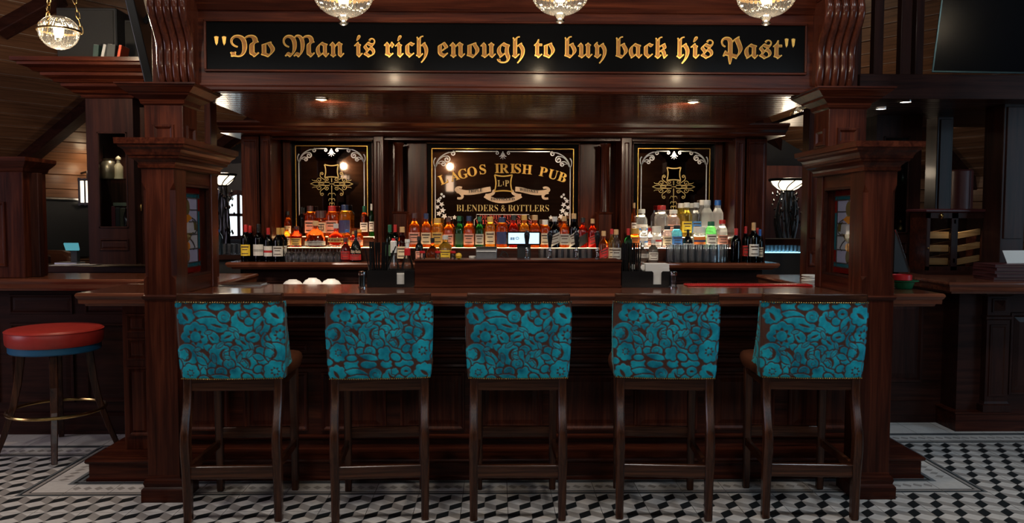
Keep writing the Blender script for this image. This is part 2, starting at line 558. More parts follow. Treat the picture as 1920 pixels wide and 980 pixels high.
def border_corner(flipx, inner=False):
    """mitred corner: bands follow both edges"""
    bands = [(3, 0.0, 0.05), (2, 0.05, 0.10), (1, 0.10, 0.19), (2, 0.19, 0.23), (0, 0.23, 0.77), (3, 0.77, 0.86), (2, 0.86, 0.93), (3, 0.93, 1.0)]
    out = []
    for m, a, b in bands:
        out.append((m, [(a, a), (1, a), (1, b), (b, b)]))
        out.append((m, [(a, a), (b, b), (b, 1), (a, 1)]))
    if inner: out = [(m, [(1 - x, 1 - y) for x, y in p]) for m, p in out]
    if flipx: out = [(m, [(1 - x, y) for x, y in p]) for m, p in out]
    return out


TILE = {k: tile_mesh('tile_' + k, p) for k, p in dict(
    field=tumbling(), bx=border(0), bl=border(3), br=border(1), cl=border_corner(False), cr=border_corner(True),
    il=border_corner(True, True), ir=border_corner(False, True),
    plain=[(0, [(0, 0), (1, 0), (1, 1), (0, 1)])]).items()}

floor = MB().box(-6.5, 6.7, -3.6, 10.5, -0.10, -0.004).build('floor', GROUT, kind='structure')


def tile_kind(i, j):
    x = GX0 + (i + 0.5) * TS
    L, R = i == 0, i == 21
    if j < 0: return 'field'
    if i < 0:
        return 'field' if j < 3 else 'bx' if j == 3 else 'plain'
    if i > 21:
        return 'field' if j < 4 else 'bx' if j == 4 else 'plain'
    if j == 0: return 'cl' if L else 'cr' if R else 'bx'
    if L: return 'bl' if j < 3 else 'il' if j == 3 else 'plain'
    if R: return 'br' if j < 4 else 'ir' if j == 4 else 'plain'
    return None


rest = {}
for j in range(-33, 8):
    for i in range(-16, 39):
        k = tile_kind(i, j)
        if k is None: continue
        x, y = GX0 + i * TS, GY0 + j * TS
        if abs(x + 0.12) > 6.4: continue
        d = math.hypot(x, y)
        seen = y > 3.55 and abs((x + TS / 2) / max(y, 0.1)) < 0.70 and j < 6
        if seen:
            o = link('tile', TILE[k], floor)
            o.location = (x, y, 0)
        else:
            rest.setdefault(k, []).append((x, y))
mb = MB()
for k, ps in rest.items():
    me = TILE[k]
    for x, y in ps:
        for p in me.polygons:
            if p.normal.z > 0.5:
                mb.add([(me.vertices[v].co.x + x, me.vertices[v].co.y + y, 0) for v in p.vertices], [tuple(range(len(p.vertices)))], p.material_index)
mb.build('far_tiles', TM, floor, kind='stuff')

# ------------------------------------------------------------------ room shell
wall_back = MB().box(-6.6, 6.8, 9.6, 9.75, 0, 5.2).build('wall_back', DKWALL, kind='structure')


def window_wall(name, axis, pos, lo, hi, wins, th, z1=5.2):
    """a wall with rectangular openings; wins = [(a, b, z0, z1)] along the wall"""
    mb = MB()
    def bx(a, b, c, d):
        if b - a < 1e-4 or d - c < 1e-4: return
        if axis == 'Y': mb.box(a, b, pos, pos + th, c, d)
        else: mb.box(pos, pos + th, a, b, c, d)
    wins = sorted(wins)
    cur = lo
    for a, b, c, d in wins:
        bx(cur, a, 0, z1); bx(a, b, 0, c); bx(a, b, d, z1)
        cur = b
    bx(cur, hi, 0, z1)
    return mb.build(name, WPL if name == 'wall_front' else WDKZ, kind='structure')


window_wall('wall_front', 'Y', -3.75, -6.6, 6.8, [(-4.6, -2.2, 3.2, 3.8), (-1.1, 1.3, 3.2, 3.8), (2.4, 4.8, 3.2, 3.8)], 0.15)
window_wall('wall_left', 'X', -6.6, -3.75, 9.75, [(2.5, 3.9, 1.0, 2.8)], 0.15)
window_wall('wall_right', 'X', 6.65, -3.75, 9.75, [(1.9, 3.3, 1.0, 2.8)], 0.15)
nwin = 0
for axis, pos, ws in (('Y', -3.7, [(-4.6, -2.2, 3.2, 3.8), (-1.1, 1.3, 3.2, 3.8), (2.4, 4.8, 3.2, 3.8)]), ('X', -6.55, [(2.5, 3.9, 1.0, 2.8)]), ('X', 6.7, [(1.9, 3.3, 1.0, 2.8)])):
    for a, b, c, d in ws:
        nwin += 1
        mb = MB()
        t = 0.05
        for q in ((a, b, c, c + t), (a, b, d - t, d), (a, a + t, c, d), (b - t, b, c, d), ((a + b) / 2 - 0.02, (a + b) / 2 + 0.02, c, d), (a, b, (c + d) / 2 - 0.02, (c + d) / 2 + 0.02)):
            if axis == 'Y': mb.box(q[0], q[1], pos, pos + 0.05, q[2], q[3])
            else: mb.box(pos, pos + 0.05, q[0], q[1], q[2], q[3])
        w = mb.build('window_%d' % nwin, WDKZ, kind='structure')
        g = MB()
        if axis == 'Y': g.box(a + t, b - t, pos + 0.02, pos + 0.025, c + t, d - t)
        else: g.box(pos + 0.02, pos + 0.025, a + t, b - t, c + t, d - t)
        g.build('pane', PANE, w)
MB().box(-6.6, 6.8, -3.75, 9.75, 4.6, 4.75).build('ceiling', WDK, kind='structure')

for k, (x_, y_, w_, col_) in enumerate(CEILING_LAMPS):
    r_ = E('ceiling_lamp', (x_, y_, 4.6), ('first', 'second', 'third', 'fourth')[k] + ' round ceiling lamp above the drinkers, out of the picture', 'lamp', 'round ceiling lamps')
    MB().lathe([(0.30, 4.6), (0.32, 4.59), (0.32, 4.46), (0.29, 4.45)], x_, y_, 0, 32).build('drum', BLKM, r_, smooth=True)
    MB().lathe([(0.28, 4.449), (0.28, 4.43), (0.20, 4.42)], x_, y_, 0, 32).build('diffuser', BULBS, r_, smooth=True)

for k, (x_, y_, w_, col_, tg_) in enumerate(ADDED_SPOTS):  # housings for the added column spots
    r_ = E('added_spotlight', (x_, y_, 4.6), ('added ceiling spotlight aimed at the column by the red stool, out of the picture', 'added ceiling spotlight aimed at the column by the bowls, out of the picture')[k], 'spotlight', 'added ceiling spotlights')
    MB().lathe([(0.012, 3.72), (0.012, 4.6)], x_, y_ - 0.05, 0, 10).build('rod', BLKM, r_, smooth=True)
    dv_ = (Vector(tg_) - Vector((x_, y_, 3.55))).normalized()
    MB().tube([Vector((x_, y_, 3.55)) - dv_ * 0.22, Vector((x_, y_, 3.55)) - dv_ * 0.03], 0.07, 16).build('can', BLKM, r_, smooth=True)


# plank-clad sloping roof on both sides, boards laid one above the other
def plank_roof(name, org, ang, slope, length, n, pitch, side):
    """boards run along the plan direction ang; the surface climbs from org with the given slope"""
    d = Vector((math.sin(ang), math.cos(ang), 0))
    up = Vector((-d.y * side, d.x * side, 0)) * -1
    up = up * math.cos(slope) + Vector((0, 0, math.sin(slope)))
    nrm = d.cross(up).normalized()
    if nrm.z > 0: nrm = -nrm
    root = E(name, org, kind='structure')
    M = Matrix((d, up, nrm)).transposed().to_4x4()
    me = MB().panel((0, 0, 0), (1, 0, 0), (0, 1, 0), (0, 0, 1), length, pitch - 0.010, [(0.0, -0.02), (0.0, 0.0), (0.006, 0.008)], back=False).mesh('plank', WPL)
    for k in range(n):
        o = link('plank', me, root, local=True)
        o.matrix_parent_inverse = Matrix.Identity(4)
        o.matrix_basis = M @ Matrix.Translation((-length / 2 + 0.13 * (k % 3), k * pitch, 0))
    MB().panel((-length / 2, -0.1, -0.034), (1, 0, 0), (0, 1, 0), (0, 0, 1), length, n * pitch + 0.2, [(0, 0), (0, 0.03)], back=False).build('plank_backing', GLINTGAP, root, local=True).matrix_basis = M
    return root, M


GLINTGAP = plain('joint_glint', (0.42, 0.39, 0.37), 0.5)  # pale backing paints in the light caught on plank bead edges
A39 = math.radians(38)
lo = P(60, 300, 8.2)
roofL, ML = plank_roof('roof_slope_left', lo, A39, math.radians(36), 9.0, 22, 0.165, 1)
ro = P(1860, 330, 8.4)
roofR, MR = plank_roof('roof_slope_right', ro, -A39, math.radians(36), 9.0, 22, 0.165, -1)
# rafters on the slopes
def on_slope(M, org, px_, py_):
    d_ = RCAM @ Vector(((px_ - 960) / F, -(py_ - 490) / F, -1))
    n_ = Vector((M[0][2], M[1][2], M[2][2]))
    t_ = n_.dot(Vector(org) - Vector((0, 0, EYE))) / n_.dot(d_)
    return Vector((0, 0, EYE)) + d_ * t_, n_


for root, M, org, pts in ((roofL, ML, lo, ((160, 195), (45, 292))), (roofL, ML, lo, ((86, -2), (0, 46))), (roofL, ML, lo, ((455, 232), (330, 330))), (roofR, MR, ro, ((1444, 236), (1500, 330))), (roofR, MR, ro, ((1725, 225), (1855, 372)))):
    (p0_, n_), (p1_, _) = on_slope(M, org, *pts[0]), on_slope(M, org, *pts[1])
    ax_ = (p1_ - p0_)
    p0_, p1_ = p0_ - ax_ * 0.3, p1_ + ax_ * 0.05
    sd_ = ax_.cross(n_).normalized() * 0.06
    MB().rings([[q + sd_, q - sd_, q - sd_ + n_ * 0.12, q + sd_ + n_ * 0.12] for q in (p0_, p1_)]).build('rafter', WDK, root, bevel=0.006)
# plank walls under the eaves
def plank_wall(name, org, ang, length, z1, n, mat):
    d = Vector((math.sin(ang), math.cos(ang), 0))
    nrm = Vector((d.y, -d.x, 0))
    if nrm.y > 0: nrm = -nrm
    up = Vector((0, 0, 1))
    root = E(name, (org.x, org.y, 0), kind='structure')
    M = Matrix((d, up, nrm)).transposed().to_4x4()
    p = z1 / n
    me = MB().panel((0, 0, 0), (1, 0, 0), (0, 1, 0), (0, 0, 1), length, p - 0.005, [(0.0, -0.02), (0.0, 0.0), (0.005, 0.007)], back=False).mesh('plank', mat)
    for k in range(n):
        o = link('plank', me, root, local=True)
        o.matrix_basis = M @ Matrix.Translation((-length / 2, k * p, 0))
    return root, M


wl, MWL = plank_wall('wall_eaves_left', lo, A39, 9.0, lo.z + 0.02, 14, WPL)
wr, MWR = plank_wall('wall_eaves_right', ro, -A39, 9.0, ro.z + 0.02, 14, WPL)

# ------------------------------------------------------------------ the bar
HC = 1.10
XL, XR = -2.31, 2.52
IL, IR = -1.78, 1.96


def nosing(mb, pts, z1, th):
    """counter slab on a plan polygon with a stepped and rounded edge (offset inward by shrinking)"""
    c = Vector((sum(p[0] for p in pts) / len(pts), sum(p[1] for p in pts) / len(pts)))
    def off(o):
        r = []
        n = len(pts)
        for i in range(n):
            a, b, d = Vector(pts[i - 1]), Vector(pts[i]), Vector(pts[(i + 1) % n])
            e1, e2 = (b - a).normalized(), (d - b).normalized()
            n1, n2 = Vector((e1.y, -e1.x)), Vector((e2.y, -e2.x))
            k = (n1 + n2)
            k = k / max(k.dot(n1), 0.2)
            r.append(b + k * o)
        return r
    prof = [(-0.035, z1 - th), (-0.03, z1 - th + 0.012), (-0.008, z1 - th + 0.016), (-0.006, z1 - 0.034), (0.0, z1 - 0.028), (0.006, z1 - 0.016), (0.003, z1 - 0.005), (-0.004, z1)]
    mb.rings([[(p.x, p.y, z) for p in off(o)] for o, z in prof])


top = E('bar_countertop', (0.1, 4.7, HC), 'long polished mahogany bar countertop running behind the five blue stools', 'countertop')
mb = MB(); nosing(mb, [(XL, 4.43), (XR, 4.43), (XR, 5.04), (XL, 5.04)], HC, 0.075); mb.build('front_slab', WTOP, top, smooth=True)
mb = MB(); nosing(mb, [(XL, 5.045), (IL, 5.045), (IL, 6.0), (XL, 6.0)], HC, 0.075); mb.build('return_slab', WTOP, top, smooth=True)
mb = MB(); nosing(mb, [(IR, 5.045), (XR, 5.045), (XR, 5.95), (IR, 5.95)], HC, 0.075); mb.build('return_slab', WTOP, top, smooth=True)

YF = 4.81
front = E('panelled_bar', (0.1, YF, 0), 'panelled dark mahogany bar front with mouldings beneath the long countertop', 'bar front')
x0, x1 = -2.22, 2.40
MB().box(x0, x1, YF, 4.99, 0.126, HC - 0.076).build('carcass', WX, front)
MB().box(x0, IL - 0.05, 4.99, 5.95, 0.126, HC - 0.076).build('side_carcass', WY, front)
MB().box(IR + 0.05, x1, 4.99, 5.9, 0.126, HC - 0.076).build('side_carcass', WY, front)
def zf(py): return Z(py, YF)
for a, b, o in ((586, 600, 0.05), (613, 622, 0.022), (630, 639, 0.03), (662, 671, 0.022), (680, 690, 0.03), (813, 824, 0.022), (840, 848, 0.015)):
    z1, z0 = zf(a), zf(b)
    MB().prism_x([(YF, z0), (YF - o * 0.45, z0 + 0.004), (YF - o, (z0 + z1) / 2), (YF - o * 0.9, z1 - 0.003), (YF, z1)], x0 + 0.16, x1 - 0.16).build('moulding', WX, front, smooth=True, angle=60)
n = 9
pw = (x1 - x0 - 0.36) / n
for k in range(n):
    a = x0 + 0.18 + k * pw
    MB().panel((a + 0.04, YF, zf(806)), (1, 0, 0), (0, 0, 1), (0, -1, 0), pw - 0.08, zf(696) - zf(806), [(0, 0), (0.004, 0.014), (0.014, 0.014), (0.026, -0.012), (0.04, -0.012), (0.065, 0.006)]).build('panel', WZ, front)
    MB().panel((a + 0.04, YF, zf(658)), (1, 0, 0), (0, 0, 1), (0, -1, 0), pw - 0.08, zf(642) - zf(658), [(0, 0), (0.003, 0.008), (0.012, 0.008), (0.018, 0.0)]).build('frieze_panel', WX, front)
# end pilasters with small stacked panels
for a, b, side in ((x0, x0 + 0.17, -1), (x1 - 0.17, x1, 1)):
    MB().box(a - 0.004, b, YF - 0.03, YF, 0.125, HC - 0.077).build('end_pilaster', WZ, front, bevel=0.003)
    for pa, pb in ((586, 622), (631, 672), (684, 812)):
        zz0, zz1 = zf(pb), zf(pa)
        MB().panel((a + 0.02, YF - 0.03, zz0), (1, 0, 0), (0, 0, 1), (0, -1, 0), b - a - 0.04, zz1 - zz0, [(0, 0), (0.003, 0.012), (0.012, 0.012), (0.022, -0.004), (0.034, 0.008)]).build('pilaster_panel', WZ, front)
    sx = a - 0.004 if side < 0 else b
    for y0_, y1_ in ((YF + 0.06, YF + 0.5), (YF + 0.56, YF + 1.06)):
        for zz0, zz1 in ((0.16, 0.72), (0.76, 0.98)):
            MB().panel((sx, y0_ if side > 0 else y1_, zz0), (0, side, 0), (0, 0, 1), (side, 0, 0), y1_ - y0_, zz1 - zz0, [(0, 0), (0.003, 0.012), (0.012, 0.012), (0.024, -0.004), (0.045, 0.008)]).build('side_panel', WZ, front)
# foot plinth
pl = E('bar_plinth', (0.1, 4.57, 0), 'low dark wooden step running along the foot of the bar', 'plinth')
PRF = [(0.012, 0), (0.012, 0.014), (0.002, 0.02), (0, 0.022), (0, 0.098), (0.014, 0.106), (0.018, 0.116), (0.014, 0.125)]
MB().stack(-2.34, 2.50, 4.58, 4.99, PRF).build('step', WX, pl, smooth=True)
MB().stack(-2.34, IL - 0.06, 5.02, 5.55, PRF).build('side_step', WY, pl, smooth=True)
MB().stack(IR + 0.06, 2.50, 5.02, 5.80, PRF).build('side_step', WY, pl, smooth=True)

# counter wing going off to the left, set back, with its dark front
lc = E('side_counter', (-3.6, 5.4, 0), 'long wooden side counter set back behind the red round stool', 'counter')
mb = MB(); nosing(mb, [(-5.6, 5.36), (XL - 0.006, 5.36), (XL - 0.006, 5.95), (-5.6, 5.95)], HC + 0.005, 0.08); mb.build('top_slab', WTOP, lc, smooth=True)
MB().box(-5.6, -2.35, 5.62, 5.9, 0.0, HC - 0.08).build('carcass', WDK, lc)
for k in range(6):
    a = -5.5 + k * 0.52
    MB().panel((a + 0.03, 5.62, 0.22), (1, 0, 0), (0, 0, 1), (0, -1, 0), 0.44, 0.56, [(0, 0), (0.004, 0.014), (0.016, 0.014), (0.03, -0.01), (0.06, 0.006)]).build('panel', WDK, lc)
    MB().panel((a + 0.03, 5.62, 0.84), (1, 0, 0), (0, 0, 1), (0, -1, 0), 0.44, 0.14, [(0, 0), (0.003, 0.012), (0.014, 0.012), (0.024, -0.006), (0.04, 0.004)]).build('frieze_panel', WDK, lc)
MB().prism_x([(5.62, 0.0), (5.58, 0.0), (5.58, 0.13), (5.60, 0.15), (5.62, 0.15)], -5.6, -2.35).build('skirting', WDK, lc)

# counter wing on the other side, turning towards the viewer
rc = E('return_counter', (3.6, 5.6, 0), 'dark wooden counter with carved pilasters beyond the red and green bowls', 'counter')
mb = MB(); nosing(mb, [(3.02, 5.25), (5.8, 5.25), (5.8, 6.9), (3.55, 6.9), (3.02, 5.95)], HC, 0.08); mb.build('top_slab', WTOP, rc, smooth=True)
MB().box(2.54, 3.34, 5.86, 6.0, 0.0, HC - 0.085).build('back_carcass', WDK, rc)
MB().panel((2.66, 5.86, 0.30), (1, 0, 0), (0, 0, 1), (0, -1, 0), 0.52, 0.62, [(0, 0), (0.005, 0.016), (0.02, 0.016), (0.035, -0.01), (0.07, 0.008)]).build('panel', WDKZ, rc)
MB().box(2.55, 3.32, 5.845, 5.86, 0.0, 0.16).build('skirting', WDK, rc)
MB().box(3.33, 5.8, 5.66, 6.6, 0.14, HC - 0.085).build('carcass', WDK, rc)
MB().stack(3.30, 5.8, 5.60, 6.6, [(0.01, 0), (0.01, 0.125), (0.02, 0.13), (0.02, 0.14), (0, 0.142)]).build('step', WX, rc)
for xx in (3.50, 4.30, 5.10):
    MB().stack(xx, xx + 0.165, 5.60, 5.70, [(0.02, 0.142), (0.02, 0.19), (0.008, 0.20), (0, 0.215), (0, 0.80), (0.012, 0.81), (0.012, 0.825), (0, 0.835), (0, 0.97), (0.02, 0.985), (0.03, 1.014)]).build('pilaster', WDKZ, rc)
    MB().panel((xx + 0.02, 5.60, 0.25), (1, 0, 0), (0, 0, 1), (0, -1, 0), 0.125, 0.52, [(0, 0), (0.004, 0.008), (0.014, 0.008), (0.022, -0.004)]).build('pilaster_panel', WDKZ, rc)
    MB().panel((xx + 0.03, 5.60, 0.855), (1, 0, 0), (0, 0, 1), (0, -1, 0), 0.105, 0.10, [(0, 0), (0.003, 0.008), (0.012, 0.008), (0.0524, 0.035)]).build('diamond_block', WDKZ, rc)
MB().panel((3.70, 5.66, 0.25), (1, 0, 0), (0, 0, 1), (0, -1, 0), 0.55, 0.6, [(0, 0), (0.005, 0.016), (0.02, 0.016), (0.035, -0.01), (0.07, 0.008)]).build('panel', WDKZ, rc)

# ------------------------------------------------------------------ glazed screens standing on the counter ends, posts down to the floor
def pane_mat(name, col, tr=0.6):
    return flatglass(name, col, tr)


PG = dict(red=pane_mat('pane_ruby', (0.50, 0.03, 0.02)), teal=pane_mat('pane_teal', (0.06, 0.36, 0.42)), lilac=pane_mat('pane_lilac', (0.66, 0.66, 0.84), 0.40), amber=pane_mat('pane_amber', (0.95, 0.38, 0.04), 0.2),
          olive=pane_mat('pane_olive', (0.26, 0.22, 0.09), 0.35), clear=pane_mat('pane_clear', (0.88, 0.88, 0.92), 0.5))


def screen(side, xa, xb, label):
    """xa..xb = the screen's thickness; side = +1 when the bar lies to its right"""
    yf, yb = 4.25, 4.92
    r = E('glazed_screen', ((xa + xb) / 2, yf, 0), label, 'screen')
    w = xb - xa
    # tall post to the floor, with base block, belt moulding and chamfered corners
    c = 0.022
    yq = yf + w
    mb = MB()
    def ring(z, ch): return [(xa + ch, yf, z), (xb - ch, yf, z), (xb, yf + ch, z), (xb, yq, z), (xa, yq, z), (xa, yf + ch, z)]
    mb.rings([ring(z, ch) for z, ch in ((0.1, 0.001), (HC - 0.02, 0.001), (HC + 0.02, 0.001), (HC + 0.09, 0.001), (HC + 0.11, c), (1.66, c), (1.70, 0.001), (1.80, 0.001))])
    mb.build('front_post', WZ, r)
    MB().stack(xa, xb, yf, yq, [(0.028, 0), (0.028, 0.066), (0.022, 0.074), (0.015, 0.08), (0.02, 0.10), (0.014, 0.118), (0.004, 0.124), (0.0, 0.14)]).build('post_base', WX, r, smooth=True)
    MB().stack(xa, xb, yf, yq, [(0, HC - 0.02), (0.008, HC - 0.012), (0.012, HC), (0.008, HC + 0.004), (0, HC + 0.008)]).build('belt_moulding', WX, r)
    MB().box(xa + 0.01, xb - 0.01, yb - 0.085, yb, HC, 1.80).build('rear_post', WZ, r, bevel=0.004)
    MB().box(xa + 0.02, xb - 0.02, yq, yb - 0.085, HC, 1.185).build('bottom_rail', WY, r, bevel=0.003)
    MB().box(xa + 0.02, xb - 0.02, yq, yb - 0.085, 1.70, 1.80).build('top_rail', WY, r, bevel=0.003)
    # bead round the opening on both faces
    for sx, dx in ((xa + 0.02, -1), (xb - 0.02, 1)):
        mb = MB()
        for (ya, yb_, za, zb) in ((yq, yb - 0.085, 1.185, 1.197), (yq, yb - 0.085, 1.688, 1.70), (yq, yq + 0.012, 1.197, 1.688), (yb - 0.097, yb - 0.085, 1.197, 1.688)):
            mb.box(min(sx, sx - 0.02 * dx), max(sx, sx - 0.02 * dx), ya, yb_, za, zb)
        mb.build('glazing_bead', WDKY, r)
    # leaded light: separate panes in lead cames
    xm = (xa + xb) / 2
    y0, y1, z0, z1 = yq + 0.012, yb - 0.097, 1.197, 1.688
    W, H = y1 - y0, z1 - z0
    light = E('leaded_light', (xm, (y0 + y1) / 2, z0))
    light.parent = r
    light.matrix_parent_inverse = Matrix.Translation(-r.location)
    light.location = (xm, (y0 + y1) / 2, z0)
    O, U, V, N = (xm, y0, z0), (0, W, 0), (0, 0, H), (1, 0, 0)
    def pane(mat, pts): MB().poly(pts, O, U, V, N, 0.004).build('pane', PG[mat], light)
    def rect(mat, a, b, c_, d): pane(mat, [(a, c_), (b, c_), (b, d), (a, d)])
    rect('red', 0, 1, 0.0, 0.07); rect('red', 0, 1, 0.93, 1.0)
    rect('teal', 0, 1, 0.07, 0.12); rect('teal', 0, 1, 0.88, 0.93)
    for a, b in ((0, 0.10), (0.90, 1.0)):
        for k in range(5): rect('teal' if k % 4 else 'red', a, b, 0.12 + k * 0.152, 0.12 + (k + 1) * 0.152)
    a, b = 0.10, 0.90
    def vesica(cx, cy, rx, ry, n=10):
        return [(cx + rx * math.sin(math.pi * i / n), cy + ry * math.cos(math.pi * i / n)) for i in range(n + 1)] + [(cx - rx * math.sin(math.pi * i / n), cy - ry * math.cos(math.pi * i / n)) for i in range(1, n)]
    # background of lilac quarries
    for (c_, d) in ((0.12, 0.28), (0.28, 0.45), (0.45, 0.60), (0.60, 0.74), (0.74, 0.88)):
        rect('lilac' if (c_ < 0.28 or c_ > 0.55) else 'clear', a, 0.5, c_, d)
        rect('lilac' if (c_ < 0.28 or c_ > 0.55) else 'clear', 0.5, b, c_, d)
    O2 = (xm - 0.004 * 0.8, y0, z0)
    def motif(mat, pts): MB().poly(pts, (xm - 0.003, y0, z0), U, V, N, 0.010).build('pane', PG[mat], light)
    motif('olive', vesica(0.5, 0.77, 0.10, 0.09))
    motif('amber', [(0.5, 0.59), (0.68, 0.645), (0.56, 0.69), (0.5, 0.68), (0.44, 0.69), (0.32, 0.645)])
    motif('olive', [(0.70, 0.62), (0.86, 0.59), (0.86, 0.50), (0.78, 0.50), (0.76, 0.58)])
    motif('olive', [(0.30, 0.62), (0.24, 0.58), (0.22, 0.50), (0.14, 0.50), (0.14, 0.59)])
    motif('clear', vesica(0.5, 0.545, 0.22, 0.035))
    motif('olive', [(0.30, 0.47), (0.70, 0.47), (0.60, 0.40), (0.5, 0.36), (0.40, 0.40)])
    motif('amber', vesica(0.5, 0.315, 0.09, 0.05))
    motif('olive', vesica(0.5, 0.20, 0.07, 0.075))
    mb = MB()
    def came(pts, w=0.006): mb.ribbon([(p[0] * W, p[1] * H) for p in pts], w, (xm - 0.003, y0, z0), (0, 1, 0), (0, 0, 1), (1, 0, 0), 0.011)
    for zz in (0.07, 0.12, 0.88, 0.93): came([(0, zz), (1, zz)])
    for yy in (0.10, 0.90): came([(yy, 0.07), (yy, 0.93)])
    for zz in (0.28, 0.45, 0.60, 0.74): came([(0.1, zz), (0.42, zz)]); came([(0.58, zz), (0.9, zz)])
    came([(0.5, 0.12), (0.5, 0.145)]); came([(0.5, 0.36), (0.5, 0.275)]); came([(0.5, 0.86), (0.5, 0.88)])
    for sg in (-1, 1):
        came([(0.5 + sg * x_, z_) for x_, z_ in ((0.18, 0.645), (0.30, 0.62), (0.37, 0.55), (0.36, 0.49), (0.28, 0.46), (0.2, 0.47))])
        came([(0.5 + sg * x_, z_) for x_, z_ in ((0.10, 0.40), (0.20, 0.36), (0.28, 0.30), (0.22, 0.27))])
    mb.build('lead_cames', LEAD, light, smooth=False, kind='stuff')
    # heavy cornice shelf
    prof = [(0.0, 1.772), (0.012, 1.776), (0.014, 1.790), (0.010, 1.794), (0.016, 1.806), (0.028, 1.818), (0.044, 1.826), (0.046, 1.838), (0.054, 1.840), (0.058, 1.854), (0.066, 1.868), (0.082, 1.880), (0.086, 1.892), (0.096, 1.895), (0.098, 1.925)]
    MB().stack(xa, xb, yf, yb, prof).build('cornice', WY, r)
    return r


xa = X(268, 4.25); xb = X(328, 4.25)
screen(1, xa, xb, 'glazed mahogany screen with stained glass on the side of the red round stool')
xc = X(1619, 4.25); xd = X(1679, 4.25)
screen(-1, xc, xd, 'glazed mahogany screen with stained glass beside the red and green bowls')

# ------------------------------------------------------------------ upper columns, corbels, canopy beam with sign
def upper_column(xa, xb, yf, label, corb):
    w = xb - xa
    yb = yf + w
    r = E('canopy_column', ((xa + xb) / 2, yf, 1.925), label, 'column')
    zc0, zc1 = Z(201, yf), Z(158, yf - 0.1)
    MB().box(xa, xb, yf, yb, 1.925, zc1 - 0.001).build('shaft', WZ, r, bevel=0.003)
    for (o, u, n) in (((xa + 0.045, yf, 1.935), (1, 0, 0), (0, -1, 0)), ((xb, yf + 0.045, 1.935), (0, 1, 0), (1, 0, 0)), ((xa, yb - 0.045, 1.935), (0, -1, 0), (-1, 0, 0))):
        MB().panel(o, u, (0, 0, 1), n, w - 0.09, Z(236, yf) - 1.935, [(0, 0), (0.003, 0.012), (0.014, 0.012), (0.026, -0.002)]).build('shaft_panel', WZ, r)
    MB().stack(xa, xb, yf, yb, [(0, zc0), (0.012, zc0 + 0.008), (0.018, zc0 + 0.03), (0.055, zc0 + 0.052), (0.06, zc0 + 0.062), (0.066, zc0 + 0.064), (0.10, zc0 + 0.092), (0.104, zc0 + 0.10), (0.112, zc0 + 0.102), (0.112, zc1)]).build('capital', WX, r)
    # block behind, and scrolled corbel of five rounded ribs
    yk = 4.70
    z0, z1 = zc1 + 0.002, zc1 + 0.58
    MB().box((xa + xb) / 2 - 0.14, (xa + xb) / 2 + 0.14, yk, yk + 0.24, z0, z0 + 1.0).build('upper_block', WZ, r, bevel=0.003)
    n = 5
    cw = (corb[1] - corb[0]) / n
    H = Z(2, yk - 0.18) - z0
    def prof(t):     # t 0 bottom .. 1 top ; forward depth
        return 0.062 + 0.125 * (0.5 - 0.5 * math.cos(math.pi * min(1, max(0, (t - 0.05) * 1.15)))) + 0.022 * math.sin(math.pi * 3.0 * t)
    steps = 30
    for k in range(n):
        cx = corb[0] + (k + 0.5) * cw
        rr = []
        for i in range(steps + 1):
            t = i / steps
            z = z0 + 0.02 + t * H * 1.02
            d = prof(t)
            rad = cw * 0.5
            e = 1.0
            if t < 0.06: e = 0.55 + 0.45 * (t / 0.06)
            ring = [(cx - rad * e, yk, z), (cx - rad * e, yk - d + rad * 0.5, z)]
            for a in range(0, 181, 30):
                ring.append((cx - rad * e * math.cos(math.radians(a)), yk - d + rad * 0.5 - rad * 0.95 * math.sin(math.radians(a)), z))
            ring += [(cx + rad * e, yk, z)]
            rr.append(ring)
        q = MB().rings(rr)
        q.build('corbel_rib', WZ_G, r, smooth=True, angle=60)
    MB().box(corb[0] - 0.008, corb[1] + 0.008, yk - 0.22, yk, z0 + 0.02 + H * 1.03, z0 + H * 1.03 + 0.09).build('corbel_head', WX, r, bevel=0.008)
    MB().box(corb[0] - 0.002, corb[1] + 0.002, yk - 0.075, yk, z0, z0 + 0.022).build('corbel_foot', WX, r, bevel=0.006)
    return r


WZ_G = wood('carved_gloss_mahogany', (0.018, 0.005, 0.003), (0.045, 0.011, 0.006), (0.085, 0.022, 0.011), 'Z', rough=0.24, coat=0.25)
YC = 4.5
upper_column(X(275, YC), X(347, YC), YC, 'upper mahogany column with scrolled corbel above the screen near the red stool', (X(297, 4.64, 120), X(368, 4.64, 120)))
upper_column(X(1549, YC), X(1619, YC), YC, 'upper mahogany column with scrolled corbel above the screen near the bowls', (X(1528, 4.64, 120), X(1600, 4.64, 120)))

YS = 4.68
can = E('bar_canopy', (0.06, YS, 2.25), 'mahogany canopy beam over the bar with plank soffit and mouldings', 'canopy')
cx0, cx1 = X(352, YS, 100), X(1548, YS, 100)
sx0, sx1 = X(388, YS, 90), X(1508, YS, 90)
sz0, sz1 = Z(134, YS), Z(45, YS)
zb = Z(176, YS)
MB().box(cx0, cx1, YS, YS + 0.12, zb + 0.01, Z(-70, YS)).build('beam', WX, can)
MB().prism_x([(YS, zb), (YS - 0.02, zb), (YS - 0.03, zb + 0.012), (YS - 0.03, zb + 0.028), (YS - 0.012, zb + 0.04), (YS - 0.012, zb + 0.048), (YS, zb + 0.05)], cx0, cx1).build('lower_moulding', WX, can, smooth=True)
zt = Z(18, YS)
MB().prism_x([(YS, zt - 0.02), (YS - 0.012, zt - 0.016), (YS - 0.02, zt), (YS - 0.045, zt + 0.025), (YS - 0.05, zt + 0.05), (YS - 0.09, zt + 0.09), (YS - 0.09, zt + 0.12), (YS, zt + 0.12)], cx0, cx1).build('upper_moulding', WX, can, smooth=True)
